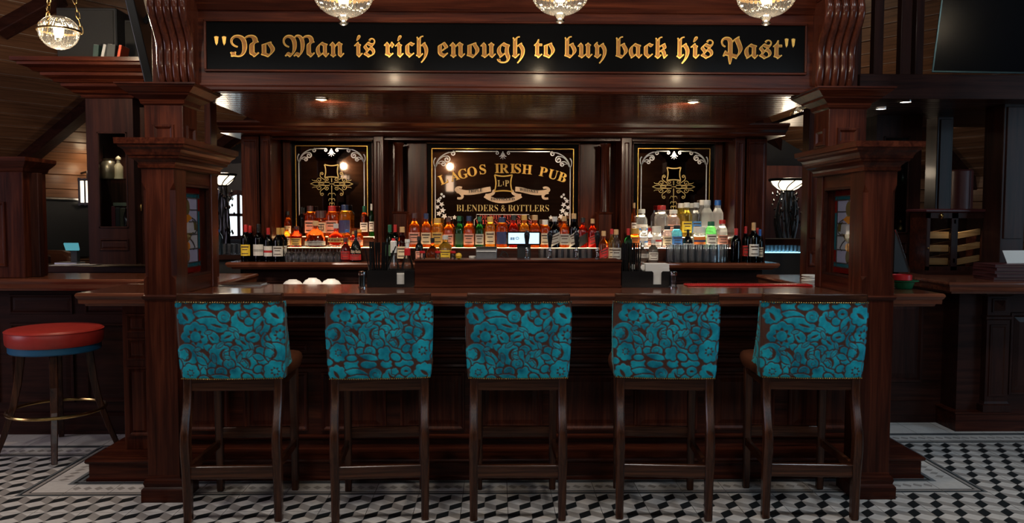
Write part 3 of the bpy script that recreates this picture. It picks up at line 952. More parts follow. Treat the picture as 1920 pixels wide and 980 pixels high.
# soffit of narrow boards
YB = 6.22
nb = 18
mb = MB()
for k in range(nb):
    y0 = YS + 0.05 + (YB - YS) * k / nb
    y1 = YS + 0.05 + (YB - YS) * (k + 1) / nb
    mb.prism_x([(y0 + 0.001, zb + 0.03), (y0 + 0.001, zb + 0.008), (y0 + 0.006, zb + 0.003), (y1 - 0.006, zb + 0.003), (y1 - 0.001, zb + 0.008), (y1 - 0.001, zb + 0.03)], cx0 - 0.02, cx1 + 0.02)
WSOF = wood('glossy_soffit_boards', (0.035, 0.008, 0.005), (0.08, 0.019, 0.010), (0.13, 0.034, 0.017), 'X', rough=0.26, coat=0.3)
mb.build('soffit_boards', WSOF, can, kind='stuff')
MB().box(cx0 - 0.02, cx1 + 0.02, YS + 0.02, YB + 0.9, zb + 0.032, zb + 0.06).build('soffit_backing', WDK, can)
MB().box(cx0 - 0.02, cx1 + 0.02, YB + 0.05, YB + 0.09, zb + 0.06, zb + 1.2).build('rear_beam', WDK, can)
# downlights in the soffit
for px_, py_, lab in ((602, 185, 'small round downlight in the soffit above the wine bottles by the red stool side'), (1300, 190, 'small round downlight in the soffit above the clear spirit bottles')):
    p = PZ(px_, py_, zb + 0.002)
    d = E('downlight', p, lab, 'downlight', 'soffit downlights')
    MB().lathe([(0.045, 0.0), (0.045, -0.006), (0.036, -0.008), (0.034, -0.002), (0.034, 0.0)], p.x, p.y, p.z, 20).build('trim_ring', BRASSD, d, smooth=True)
    MB().lathe([(0.033, 0.001), (0.033, -0.004)], p.x, p.y, p.z, 20).build('lens', DOWN, d)
    spot('downlight_lamp', (p.x, p.y, p.z - 0.02), (p.x * 0.8, p.y + 1.5, 1.2), 42, (1.0, 0.80, 0.58), 130, 0.9)

# the quotation board
sg = E('quotation_sign', ((sx0 + sx1) / 2, YS, sz0), 'long black sign board with gold blackletter quotation over the bar', 'sign')
MB().box(sx0, sx1, YS - 0.006, YS - 0.001, sz0, sz1).build('board', BLACK, sg)
t = 0.012
for k, (a, b, c, d) in enumerate(((sx0 - t, sx1 + t, sz0 - t, sz0), (sx0 - t, sx1 + t, sz1, sz1 + t), (sx0 - t, sx0, sz0, sz1), (sx1, sx1 + t, sz0, sz1))):
    MB().box(a, b, YS - 0.018, YS, c, d).build('frame_bead', WX if k < 2 else WZ, sg, bevel=0.003)


def fraktur(s):
    return ''.join(chr(0x1D56C + ord(c) - 65) if 'A' <= c <= 'Z' else chr(0x1D586 + ord(c) - 97) if 'a' <= c <= 'z' else c for c in s)


def serif(s):
    return ''.join(chr(0x1D400 + ord(c) - 65) if 'A' <= c <= 'Z' else chr(0x1D41A + ord(c) - 97) if 'a' <= c <= 'z' else c for c in s)


def text_mesh(s, offset=0.0, ext=0.0, res=3):
    c = bpy.data.curves.new('lettering', 'FONT')
    c.body = s
    c.resolution_u = res
    c.offset = offset
    c.extrude = ext
    o = bpy.data.objects.new('lettering', c)
    COL.objects.link(o)
    me = bpy.data.meshes.new_from_object(o)
    bpy.data.objects.remove(o)
    bpy.data.curves.remove(c)
    return me


def put_text(s, x0, x1, z0, z1, y, mat, parent, name='lettering', bold=0.0, ext=0.01, fit=None, tilt=0.0, res=3):
    """lettering stretched into the given upright rectangle, facing the viewer"""
    me = text_mesh(s, bold, ext, res)
    co = np.empty(len(me.vertices) * 3); me.vertices.foreach_get('co', co); co = co.reshape(-1, 3)
    lo_, hi_ = co.min(0), co.max(0)
    fl, fh = (lo_[1], hi_[1]) if fit is None else fit
    out = np.empty_like(co)
    out[:, 0] = x0 + (co[:, 0] - lo_[0]) / max(hi_[0] - lo_[0], 1e-6) * (x1 - x0)
    out[:, 2] = z0 + (co[:, 1] - fl) / (fh - fl) * (z1 - z0) + (out[:, 0] - (x0 + x1) / 2) * tilt
    out[:, 1] = y - (co[:, 2] - lo_[2]) / max(hi_[2] - lo_[2], 1e-6) * 0.002
    me.vertices.foreach_set('co', out.ravel())
    me.materials.append(mat)
    me.update()
    return link(name, me, parent)


words = [('"', 403, 427), ('No', 432, 516), ('Man', 531, 646), ('is', 664, 704), ('rich', 720, 803), ('enough', 821, 984), ('to', 1001, 1040), ('buy', 1058, 1137), ('back', 1154, 1252), ('his', 1268, 1337), ('Past', 1351, 1466), ('"', 1470, 1491)]
for s, a, b in words:
    xa_, xb_ = X(a, YS, 90), X(b, YS, 90)
    yref = 90 + (a - 960) * 0.004
    if s == '"':
        z1 = Z(yref - 19, YS - 0.01, a); z0 = Z(yref - 3, YS - 0.01, a)
        for q in (0, 1):
            w = (xb_ - xa_)
            xq = xa_ + q * w * 0.6
            MB().prism_y([(xq, z1), (xq + w * 0.16, z1 + 0.004), (xq + w * 0.34, z1), (xq + w * 0.27, z0 + 0.012), (xq + w * 0.16, z0), (xq + w * 0.08, z0 + 0.012)], YS - 0.0095, YS - 0.006).build('quotation_mark', GOLD, sg)
        continue
    zbase, zcap = Z(yref + 17, YS - 0.01, a), Z(yref - 21, YS - 0.01, a)
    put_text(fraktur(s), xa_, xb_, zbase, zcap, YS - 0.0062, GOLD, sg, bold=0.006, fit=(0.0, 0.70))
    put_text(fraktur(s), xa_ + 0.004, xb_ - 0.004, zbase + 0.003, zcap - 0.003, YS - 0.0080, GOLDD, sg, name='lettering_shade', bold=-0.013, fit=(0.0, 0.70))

# ------------------------------------------------------------------ back bar
YP, YM = 6.45, 6.76
ZB = Z(492, 6.27)                       # top of the back counter
bb = E('back_bar', (0.06, YM, ZB), 'tall mahogany back bar with pilasters, lattice frieze and three mirror bays', 'back bar')
ztop = Z(231, 6.2)
bx0, bx1 = X(452, YP, 350), X(1437, YP, 350)
MB().box(bx0, bx1, YM + 0.03, YM + 0.12, ZB + 0.001, ztop + 0.02).build('backing_panel', WZ, bb)
zc0 = Z(250, 6.2)
MB().prism_x([(YP, zc0), (6.26, zc0), (6.25, zc0 + 0.012), (6.25, zc0 + 0.02), (6.20, zc0 + 0.038), (6.195, zc0 + 0.05), (6.16, zc0 + 0.07), (6.16, zc0 + 0.085), (YM, zc0 + 0.085), (YM, zc0)], X(408, 6.2, 240), X(1478, 6.2, 240)).build('cornice', WX, bb, smooth=True, angle=25)


def pil(a, b, yf, yb, z0, z1, name='pilaster', panel=True, cap=False):
    xa_, xb_ = X(a, yf, 350), X(b, yf, 350)
    MB().box(xa_, xb_, yf, yb, z0, z1).build(name, WZ, bb, bevel=0.003)
    if panel and xb_ - xa_ > 0.05:
        h0, h1 = z0 + 0.06, Z(264, yf)
        MB().panel((xa_ + 0.012, yf, h0), (1, 0, 0), (0, 0, 1), (0, -1, 0), xb_ - xa_ - 0.024, h1 - h0, [(0, 0), (0.003, 0.010), (0.010, 0.010), (0.018, -0.004)]).build('pilaster_panel', WZ, bb)


zz = zc0
pil(453, 486, YP + 0.03, YM + 0.1, ZB, zz)
pil(489, 508, YP - 0.02, YM, ZB, zz)
pil(531, 544, YM - 0.05, YM + 0.03, ZB, zz, 'stile', False)
pil(701, 719, YP, YM, ZB, zz)
pil(1165, 1184, YP, YM, ZB, zz)
pil(1378, 1396, YP - 0.02, YM, ZB, zz)
pil(1399, 1437, YP + 0.03, YM + 0.1, ZB, zz)
pil(1341, 1354, YM - 0.05, YM + 0.03, ZB, zz, 'stile', False)
# flat veneered panels beside the middle mirror
for a, b in ((764, 799), (1087, 1124)):
    MB().box(X(a, YM, 350), X(b, YM, 350), YM - 0.03, YM + 0.03, ZB, Z(268, YM)).build('veneer_panel', WZ, bb)
# small columns on pedestals
for a, b, c_, d in ((739, 756, 736, 764), (1126, 1143, 1120, 1148)):
    xa_, xb_, xc_, xd_ = X(a, YP + 0.1), X(b, YP + 0.1), X(c_, YP + 0.08), X(d, YP + 0.08)
    zp = Z(397, YP + 0.08)
    MB().stack(xc_ + 0.01, xd_ - 0.01, YP + 0.07, YP + 0.2, [(0, ZB), (0, zp - 0.02), (0.008, zp - 0.012), (0.012, zp)]).build('pedestal', WZ, bb)
    cxx, rr = (xa_ + xb_) / 2, (xb_ - xa_) / 2
    zt_ = Z(268, YP + 0.1)
    MB().lathe([(rr * 1.15, zp), (rr * 1.15, zp + 0.012), (rr, zp + 0.03), (rr * 0.9, zt_ - 0.03), (rr * 1.2, zt_ - 0.012), (rr * 1.2, zt_)], cxx, YP + 0.13, 0, 16).build('columnette', WZ, bb, smooth=True)
# lattice frieze over the bays: each a frame with little upright bars
for a, b in ((510, 700), (720, 1164), (1186, 1377)):
    xa_, xb_ = X(a, YP + 0.05, 250), X(b, YP + 0.05, 250)
    z0, z1 = Z(263, YP + 0.05), zc0
    MB().box(xa_, xb_, YP + 0.08, YP + 0.11, z0, z1).build('frieze_board', WDK, bb)
    mb = MB()
    nn = int((xb_ - xa_) / 0.021)
    for k in range(nn + 1):
        q = xa_ + (xb_ - xa_) * k / nn
        mb.box(q - 0.0045, q + 0.0045, YP + 0.055, YP + 0.08, z0 + 0.012, z1 - 0.004)
    mb.build('lattice_bars', WX, bb, kind='stuff')
    for q0, q1 in ((z0, z0 + 0.012), ((z0 + z1) / 2 - 0.003, (z0 + z1) / 2 + 0.003)):
        MB().box(xa_, xb_, YP + 0.045, YP + 0.08, q0, q1).build('lattice_rail', WX, bb)
# bay light strips under the frieze
for a, b in ((548, 697), (803, 1083), (1188, 1338)):
    xa_, xb_ = X(a, YM, 300), X(b, YM, 300)
    for q in ((0.5,) if b - a < 200 else (0.27, 0.73)):
        xq = xa_ + (xb_ - xa_) * q
        spot('picture_light', (xq, YM - 0.10, Z(266, YM) - 0.005), (xq, YM - 0.09, ZB), 8.0, (1.0, 0.74, 0.48), 140, 0.8, 0.02)


def spiral(cx, cy, r0, r1, a0, turns, n=26, ydir=1):
    out = []
    for i in range(n + 1):
        t = i / n
        a = a0 + turns * 2 * math.pi * t
        r = r0 + (r1 - r0) * t
        out.append((cx + r * math.cos(a), cy + r * math.sin(a) * ydir))
    return out


def taper(n, a, b): return [a + (b - a) * i / (n - 1) for i in range(n)]


def bez(p0, p1, p2, p3, n=12):
    return [tuple((1 - t) ** 3 * p0[k] + 3 * (1 - t) ** 2 * t * p1[k] + 3 * (1 - t) * t * t * p2[k] + t ** 3 * p3[k] for k in (0, 1)) for t in [i / n for i in range(n + 1)]]


def mirror(a, b, c, d, label, big):
    """px box of the framed mirror: left a, right b, top c, bottom d"""
    yy = YM
    x0_, x1_, z1_, z0_ = X(a, yy, 330), X(b, yy, 330), Z(c, yy), Z(d, yy)
    r = E('pub_mirror', ((x0_ + x1_) / 2, yy, z0_), label, 'mirror')
    MB().box(x0_, x1_, yy - 0.005, yy + 0.02, z0_, z1_).build('glass', MIRROR, r)
    t = 0.03
    mb = MB()
    for q in ((x0_, x1_, z1_ - t, z1_), (x0_, x0_ + t, z0_, z1_ - t), (x1_ - t, x1_, z0_, z1_ - t)):
        mb.box(q[0], q[1], yy - 0.0062, yy - 0.004, q[2], q[3])
    mb.build('black_margin', BLACK, r)
    for q in ((x0_ - 0.012, x1_ + 0.012, z1_, z1_ + 0.014), (x0_ - 0.012, x0_, z0_, z1_), (x1_, x1_ + 0.012, z0_, z1_)):
        MB().box(q[0], q[1], yy - 0.03, yy + 0.02, q[2], q[3]).build('frame_bead', WX, r, bevel=0.003)
    W, H = x1_ - x0_, z1_ - z0_
    K = (x1_ - x0_) / (b - a)              # metres per photo pixel
    O = ((x0_), yy - 0.0065, z1_)
    U, V, N = (1, 0, 0), (0, 0, 1), (0, -1, 0)
    m = 9 * K
    g = MB()
    for pts in ([(m, -H), (m, -m)], [(m, -m), (W - m, -m)], [(W - m, -m), (W - m, -H)]): g.ribbon(pts, 1.2 * K, O, U, V, N)
    g.build('gold_line', GOLD, r)
    e = MB()
    i2 = 15 * K
    yt = -14 * K
    cl = 38 * K if big else 30 * K
    S = 1.0 if big else 0.86
    e.ribbon([(i2 + cl, yt), (W / 2 - 16 * K, yt)], 1.6 * K, O, U, V, N)
    e.ribbon([(W / 2 + 16 * K, yt), (W - i2 - cl, yt)], 1.6 * K, O, U, V, N)
    for sgn, ox in ((1, i2), (-1, W - i2)):
        def Q(pts): return [(ox + sgn * x_ * K * S, yt + y_ * K * S) for x_, y_ in pts]
        e.ribbon(Q([(0, -32), (0, -H / K)]), 1.6 * K, O, U, V, N)
        e.ribbon(Q(bez((0, -32), (0, -26), (4, -20), (12, -24))), taper(13, 2.2 * K, 0.8 * K), O, U, V, N)
        e.ribbon(Q(bez((0, -32), (2, -18), (8, -8), (26, -2))), taper(13, 1.2 * K, 2.2 * K), O, U, V, N)
        e.ribbon(Q(bez((0, -30), (-4, -22), (-3, -16), (1, -12))), taper(13, 1.0 * K, 2.2 * K), O, U, V, N)
        e.ribbon(Q(bez((2, -26), (6, -14), (14, -8), (22, -9)) + spiral(22, -15, 6.5, 1.2, math.pi / 2, -1.35, 20)), taper(34, 1.4 * K, 2.6 * K), O, U, V, N)
        e.ribbon(Q(bez((2, -28), (5, -21), (10, -17), (15, -19)) + spiral(15, -23.5, 4.6, 1.0, math.pi / 2, -1.3, 18)), taper(32, 1.2 * K, 2.2 * K), O, U, V, N)
        e.ribbon(Q(bez((26, -2), (31, -2), (34, -1), (36, 0)) + spiral(33, -4, 4.5, 1.2, math.pi / 2, -1.2, 16)), taper(30, 1.4 * K, 2.0 * K), O, U, V, N)
        # half of the hanging spray at the top middle
        def R(pts): return [(W / 2 + sgn * x_ * K, yt + y_ * K) for x_, y_ in pts]
        e.ribbon(R([(16, 0)] + spiral(11, -3, 3.6, 0.8, math.pi / 3, 1.2 , 16, 1)), 1.5 * K, O, U, V, N)
        e.ribbon(R(bez((1, -3), (3, -8), (5, -10), (7, -9))), taper(13, 2.6 * K, 0.8 * K), O, U, V, N)
        e.ribbon(R(bez((1, -6), (2, -11), (3, -13), (5, -13))), taper(13, 2.0 * K, 0.6 * K), O, U, V, N)
        if big:                              # ivy in the lower corners
            for (lx, ly, ls, la) in ((6, -100, 5, 0.3), (12, -107, 5.5, 1.0), (4, -112, 5, 2.0), (14, -118, 6, 0.2), (7, -124, 5.5, 1.3), (17, -129, 6, 2.2), (27, -133, 5, 0.8), (36, -131, 4.5, 1.5)):
                pts = []
                for k in range(10):
                    an = la + k * math.pi / 5
                    rr = ls if k % 2 == 0 else ls * 0.5
                    pts.append((ox + sgn * (lx + rr * math.cos(an)) * K, yt + (ly + 8 + rr * math.sin(an)) * K))
                e.poly(pts, O, U, V, N)
            for (lx, ly) in ((12, -88), (16, -92), (10, -95)):
                e.poly([(ox + sgn * (lx + 2.4 * math.cos(k * 0.785)) * K, yt + (ly + 8 + 2.4 * math.sin(k * 0.785)) * K) for k in range(8)], O, U, V, N)
    e.ribbon([(W / 2, yt), (W / 2, yt - 15 * K)], [2.2 * K, 0.5 * K], O, U, V, N)
    e.build('white_scrollwork', WHITEP, r, kind='stuff')
    return r, O, K, W, H


def shield(mb, cx, cy, w, h, K, O, wd):
    U, V, N = (1, 0, 0), (0, 0, 1), (0, -1, 0)
    pts = []
    cs = [(-1, 1), (1, 1), (1, -1), (-1, -1), (-1, 1)]
    for (ax, ay), (bx_, by_) in zip(cs[:-1], cs[1:]):
        for i in range(9):
            t = i / 8
            q = 0.16 * math.sin(math.pi * t)
            x_, y_ = ax + (bx_ - ax) * t, ay + (by_ - ay) * t
            s_ = (1 - q)
            if ax == bx_: x_ *= s_
            else: y_ *= s_ if ay > 0 else (1 - 0.6 * q)
            pts.append((cx + x_ * w / 2, cy + y_ * h / 2))
    mb.ribbon([(x_ * K, y_ * K) for x_, y_ in pts], wd * K, O, U, V, N)


def side_emblem(r, O, K, W, cy):
    g = MB()
    U, V, N = (1, 0, 0), (0, 0, 1), (0, -1, 0)
    cx = W / 2 / K
    shield(g, cx, cy + 24, 26, 24, K, O, 2.0)
    for sx in (-1, 1):
        for sy in (-1, 1):
            def Q(p): return [((cx + sx * x_) * K, (cy + sy * y_) * K) for x_, y_ in p]
            g.ribbon(Q([(4, 3), (32, 3), (40, 0)]), taper(3, 1.4 * K, 1.0 * K), O, U, V, N)
            g.ribbon(Q(spiral(23, 7, 5.5, 1.0, -math.pi / 2, 1.3, 18)), 1.2 * K, O, U, V, N)
            g.ribbon(Q([(12, 5)] + spiral(9, 8, 4.2, 0.8, -0.6, 1.3, 18)), 1.2 * K, O, U, V, N)
            g.ribbon(Q(bez((11, 4), (15, 12), (24, 10), (21, 19)) + spiral(18, 19, 3.2, 0.8, 0.2, 1.1, 14)), 1.3 * K, O, U, V, N)
            g.ribbon(Q(bez((26, 4), (30, 8), (34, 4), (37, 8))), taper(13, 1.6 * K, 0.8 * K), O, U, V, N)
            g.ribbon(Q(bez((14, 0.5), (18, 2.2), (22, 2.2), (25, 0.5))), taper(13, 0.8 * K, 1.8 * K), O, U, V, N)
    def C(p): return [((cx + x_) * K, (cy + y_) * K) for x_, y_ in p]
    g.ribbon(C([(0, 11), (0, 3)]), 1.6 * K, O, U, V, N)
    g.ribbon(C([(0, -3), (0, -46)]), taper(2, 1.8 * K, 0.6 * K), O, U, V, N)
    g.ribbon(C([(-5, 0), (5, 0)]), [0.8 * K, 1.6 * K], O, U, V, N)
    for k, yy in enumerate((-20, -30, -38)):
        for sx in (-1, 1):
            g.ribbon(C(bez((0, yy), (sx * 3, yy + 4), (sx * 6, yy + 3), (sx * (7 - k * 1.5), yy - 2))), taper(13, 1.4 * K, 0.7 * K), O, U, V, N)
    g.build('gold_emblem', GOLDP, r, kind='stuff')


YMB = 428
mL = mirror(546, 698, 266, YMB, 'smoked mirror with gold emblem behind the amber bottles', False)
side_emblem(mL[0], mL[1], mL[2], mL[3], -80)
mR = mirror(1187, 1339, 268, YMB, 'smoked mirror with gold emblem behind the clear spirit bottles', False)
side_emblem(mR[0], mR[1], mR[2], mR[3], -80)
mC, OC, KC, WC, HCm = mirror(801, 1084, 270, YMB, 'wide smoked mirror lettered LAGOS IRISH PUB in the middle bay', True)
yt_ = YM - 0.0065


def at_m(px_, py_): return P(px_, py_, YM)


def letter(ch, px_, py_, hpx, rot, mat, parent, wscale=1.0, name='letter', bold=0.0):
    me = text_mesh(serif(ch), bold, 0.01)
    co = np.empty(len(me.vertices) * 3); me.vertices.foreach_get('co', co); co = co.reshape(-1, 3)
    lo_, hi_ = co.min(0), co.max(0)
    K = 6.76 / F
    s = hpx * K / 0.66
    xy = (co[:, :2] - (lo_[:2] + hi_[:2]) / 2) * s
    xy[:, 0] *= wscale
    a = math.radians(rot)
    R_ = np.array([[math.cos(a), -math.sin(a)], [math.sin(a), math.cos(a)]])
    xy = xy @ R_.T
    p = at_m(px_, py_)
    out = np.stack([p.x + xy[:, 0], yt_ - (co[:, 2] - lo_[2]) / 0.02 * 0.002, p.z + xy[:, 1]], 1)
    me.vertices.foreach_set('co', out.ravel())
    me.materials.append(mat)
    me.update()
    return link(name, me, parent)


for ch, a, b, rt in (('L', 831, 336, 22), ('A', 852, 329.5, 17), ('G', 868, 325.5, 13), ('O', 885, 321.5, 11), ('S', 905, 317.5, 7), ('I', 932, 315.5, 2), ('R', 945, 315.5, 1), ('I', 961, 315.7, 0), ('S', 970.5, 315.8, -2),
                     ('H', 988, 317.5, -4), ('P', 1018.5, 322, -11), ('U', 1036.5, 327, -15), ('B', 1054, 332, -19)):
    letter(ch, a + 0.8, b + 0.6, 16.5, rt, GOLDD, mC, 1.0, 'letter_shadow')
    o = letter(ch, a, b, 16.5, rt, GOLD, mC)
    o.location.y = -0.002
g = MB()
cxp, cyp = (943.5 - 801), -(343 - 270)
shield(g, cxp, cyp, 33, 31, KC, OC, 2.4)
g.build('gold_shield', GOLD, mC)
for ch, a, hh in (('L', 937, 11), ('I', 944, 7), ('P', 950.5, 11)): letter(ch, a, 343.5, hh, 0, GOLDP, mC, 0.75)
# ribbon banner
U_, V_, N_ = (1, 0, 0), (0, 0, 1), (0, -1, 0)
def B(px_, py_): return ((px_ - 801) * KC, -(py_ - 270) * KC)
for pts, w in ((bez(B(857, 357), B(880, 366), B(900, 356), B(920, 354)), 9), (bez(B(966, 354), B(985, 354), B(1000, 366), B(1028, 358)), 9), (bez(B(909, 366), B(928, 380), B(955, 380), B(977, 366)), 8)):
    MB().ribbon(pts, w * KC, OC, U_, V_, N_, 0.001).build('ribbon_banner', CREAMP, mC)
for pts, w in ((bez(B(924, 356), B(930, 361), B(920, 366), B(910, 366)), taper(13, 5 * KC, 6 * KC)), (bez(B(962, 356), B(957, 361), B(967, 366), B(977, 366)), taper(13, 5 * KC, 6 * KC)),
               (bez(B(858, 358), B(850, 356), B(858, 348), B(866, 352)), taper(13, 5 * KC, 4 * KC)), (bez(B(858, 358), B(872, 366), B(868, 374), B(857, 371)), taper(13, 6 * KC, 4 * KC)),
               (bez(B(1026, 358), B(1034, 356), B(1026, 348), B(1018, 352)), taper(13, 5 * KC, 4 * KC)), (bez(B(1026, 358), B(1013, 366), B(1017, 374), B(1028, 371)), taper(13, 6 * KC, 4 * KC))):
    MB().ribbon(pts, w, OC, U_, V_, N_, 0.0008).build('ribbon_fold', CREAMP, mC)
def wtext(s, px0, px1, y0, y1, mat, tilt=0.0, bold=0.0, name='lettering'):
    a, b = at_m(px0, y1), at_m(px1, y0)
    return put_text(serif(s), a.x, b.x, a.z, b.z, yt_ - 0.0015, mat, mC, name, bold=bold, tilt=tilt)
wtext('TRIPLE', 878, 904, 354, 360, BLKM, 0.10)
wtext('WHISKEY', 974, 1010, 354, 360, BLKM, -0.12)
wtext('DISTILLED', 920, 965, 370.5, 375.5, BLKM)
wtext('BLENDERS & BOTTLERS', 856, 1029, 384, 396, GOLDP, 0, -0.012)
wtext('OF THE FINEST', 899, 983, 403, 410.5, REDP)
wtext('WINES & SPIRITS', 892, 997, 412, 420, REDP)
mb = MB()
mb.ribbon([B(889, 422), B(889, 411), B(893, 409), B(893, 401.5), B(992, 401.5), B(992, 409), B(996, 411), B(996, 422)], 0.8 * KC, OC, U_, V_, N_)
mb.build('white_outline', WHITEP, mC)

# ------------------------------------------------------------------ back counter and lit bottle steps
bc = E('back_counter', (0.06, 6.27, 0), 'narrow mahogany back counter carrying the bottles and glasses', 'counter')
bcx0, bcx1 = X(424, 6.25, 495), X(1461, 6.25, 495)
mb = MB(); nosing(mb, [(bcx0, 6.25), (bcx1, 6.25), (bcx1, 6.80), (bcx0, 6.80)], ZB, 0.055); mb.build('top_slab', WTOP, bc, smooth=True)
MB().box(bcx0 + 0.08, bcx1 - 0.08, 6.42, 6.82, 0, ZB - 0.056).build('carcass', WDK, bc)
for k in range(8):
    a = bcx0 + 0.12 + k * (bcx1 - bcx0 - 0.24) / 8
    MB().panel((a + 0.02, 6.42, 0.3), (1, 0, 0), (0, 0, 1), (0, -1, 0), (bcx1 - bcx0 - 0.24) / 8 - 0.04, 0.72, [(0, 0), (0.004, 0.012), (0.02, 0.012), (0.03, 0.0)]).build('door', WDKZ, bc)

ZT1, ZT2 = Z(464, 6.56), Z(444, 6.68)
def lit_step(label, a, b, tiers, mat, trim):
    r = E('lit_bottle_step', (X((a + b) / 2, 6.6), 6.6, ZB), label, 'display step', 'lit bottle steps')
    xa_, xb_ = X(a, 6.55, 460), X(b, 6.55, 460)
    for (y0_, y1_, z1_) in tiers:
        MB().box(xa_, xb_, y0_, y1_, ZB + 0.001, z1_ - 0.012).build('riser', trim, r)
        MB().box(xa_, xb_, y0_ - 0.012, y0_ - 0.005, z1_ - 0.02, z1_ - 0.001).build('front_lip', WX, r)
        MB().box(xa_ + 0.002, xb_ - 0.002, y0_ - 0.004, y1_, z1_ - 0.012, z1_).build('lit_top', mat, r)
    return r


lit_step('lit amber step shelf under the whisky bottles by the wine bottles', 529, 699, [(6.50, 6.62, ZT1), (6.62, 6.73, ZT2)], LED, WDK)
lit_step('lit amber step shelf under the middle row of whisky bottles', 768, 1122, [(6.50, 6.64, ZT1)], LED, WDK)
lit_step('lit white step shelf under the clear spirit bottles', 1187, 1366, [(6.50, 6.62, ZT1), (6.62, 6.73, ZT2)], LEDW, WDK)

# ------------------------------------------------------------------ bottles
GL = dict(
    amber=glassy('amber_whisky_glass', (0.80, 0.20, 0.015), 0.80), gold=glassy('golden_whisky_glass', (1.0, 0.46, 0.06), 0.78), red=glassy('ruby_glass', (0.62, 0.035, 0.008), 0.82),
    cognac=glassy('dark_cognac_glass', (0.30, 0.045, 0.008), 0.85), green=glassy('green_bottle_glass', (0.02, 0.22, 0.05), 0.85), dkgreen=glassy('dark_wine_glass', (0.004, 0.009, 0.005), 0.5),
    black=glassy('black_bottle_glass', (0.003, 0.003, 0.003), 0.5), clear=glassy('clear_spirit_glass', (0.94, 0.97, 0.97), 0.86), blue=glassy('pale_blue_glass', (0.20, 0.70, 0.92), 0.75),
    frost=glassy('frosted_glass', (0.93, 0.96, 0.99), 0.45, 0.35), pink=glassy('pink_gin_glass', (0.97, 0.72, 0.68), 0.8), lime=glassy('bright_green_glass', (0.26, 0.82, 0.26), 0.75), yellow=glassy('yellow_spirit_glass', (1.0, 0.68, 0.12), 0.75))
CP = {k: plain('cap_' + k, v, 0.35) for k, v in dict(black=(0.01, 0.01, 0.01), red=(0.45, 0.02, 0.02), navy=(0.015, 0.03, 0.10), gold=(0.55, 0.33, 0.08), white=(0.75, 0.75, 0.72), cork=(0.55, 0.36, 0.18), green=(0.01, 0.12, 0.06), blue=(0.02, 0.12, 0.45), silver=(0.5, 0.52, 0.55), dark=(0.06, 0.02, 0.02)).items()}
LB = {k: plain('label_' + k, v, 0.6, 0.08, 60) for k, v in dict(cream=(0.62, 0.52, 0.36), white=(0.72, 0.71, 0.68), yellow=(0.72, 0.50, 0.03), black=(0.015, 0.015, 0.015), red=(0.50, 0.02, 0.02), pink=(0.70, 0.32, 0.24), green=(0.02, 0.07, 0.03), navy=(0.02, 0.03, 0.12), gold=(0.55, 0.36, 0.10), orange=(0.70, 0.18, 0.02), blue=(0.05, 0.20, 0.55), silver=(0.40, 0.40, 0.38)).items()}
PROF = dict(
    wine=([(0.44, 0), (0.5, 0.012), (0.5, 0.60), (0.46, 0.665), (0.30, 0.735), (0.20, 0.78), (0.175, 0.84), (0.175, 0.95)], (0.80, 0.195), (0.16, 0.46)),
    spirit=([(0.46, 0), (0.5, 0.012), (0.5, 0.56), (0.45, 0.63), (0.27, 0.71), (0.20, 0.76), (0.19, 0.92)], (0.84, 0.225), (0.10, 0.44)),
    tall=([(0.44, 0), (0.46, 0.012), (0.5, 0.55), (0.42, 0.66), (0.24, 0.74), (0.22, 0.92)], (0.84, 0.26), (0.12, 0.42)),
    wide=([(0.46, 0), (0.5, 0.012), (0.5, 0.66), (0.47, 0.73), (0.30, 0.81), (0.27, 0.93)], (0.82, 0.30), (0.12, 0.52)),
    vodka=([(0.46, 0), (0.5, 0.012), (0.5, 0.60), (0.48, 0.66), (0.34, 0.74), (0.27, 0.78), (0.25, 0.95)], (0.86, 0.29), (0.14, 0.46)),
    globe=([(0.22, 0), (0.34, 0.03), (0.46, 0.16), (0.5, 0.30), (0.46, 0.44), (0.32, 0.56), (0.16, 0.63), (0.12, 0.68), (0.12, 0.92)], (0.80, 0.15), (0.22, 0.40)),
    fan=([(0.46, 0), (0.5, 0.03), (0.49, 0.25), (0.42, 0.45), (0.28, 0.60), (0.14, 0.68), (0.10, 0.74), (0.10, 0.93)], (0.82, 0.13), (0.06, 0.24)),
    jar=([(0.46, 0), (0.5, 0.02), (0.5, 0.62), (0.42, 0.72), (0.42, 0.85)], (0.72, 0.46), (0.15, 0.55)))
cache = {}
INK = plain('label_ink', (0.06, 0.03, 0.02), 0.6)


def bmesh_part(kind, key, fn, mat, **k):
    q = (kind, key, mat.name)
    if q not in cache: cache[q] = fn().mesh(kind, mat, **k)
    return cache[q]


def arc_label(prof, z0, z1, tilt=0.0, wide=64, out=1.03):
    mb = MB()
    def rad(z):
        for (r0, a), (r1, b) in zip(prof[:-1], prof[1:]):
            if a <= z <= b: return r0 + (r1 - r0) * (z - a) / max(b - a, 1e-6)
        return prof[-1][0]
    n = 10
    rings = []
    for k in range(n + 1):
        an = math.radians(-90 - wide + 2 * wide * k / n)
        dz = tilt * math.sin(math.radians(-wide + 2 * wide * k / n))
        ring = []
        for (zz_, oo) in ((z0 + dz, 1.004), (z1 + dz, 1.004), (z1 + dz, out), (z0 + dz, out)):
            r_ = rad(min(zz_, 0.6)) * oo
            ring.append((r_ * math.cos(an), r_ * math.sin(an), zz_))
        rings.append(ring)
    return mb.rings(rings)


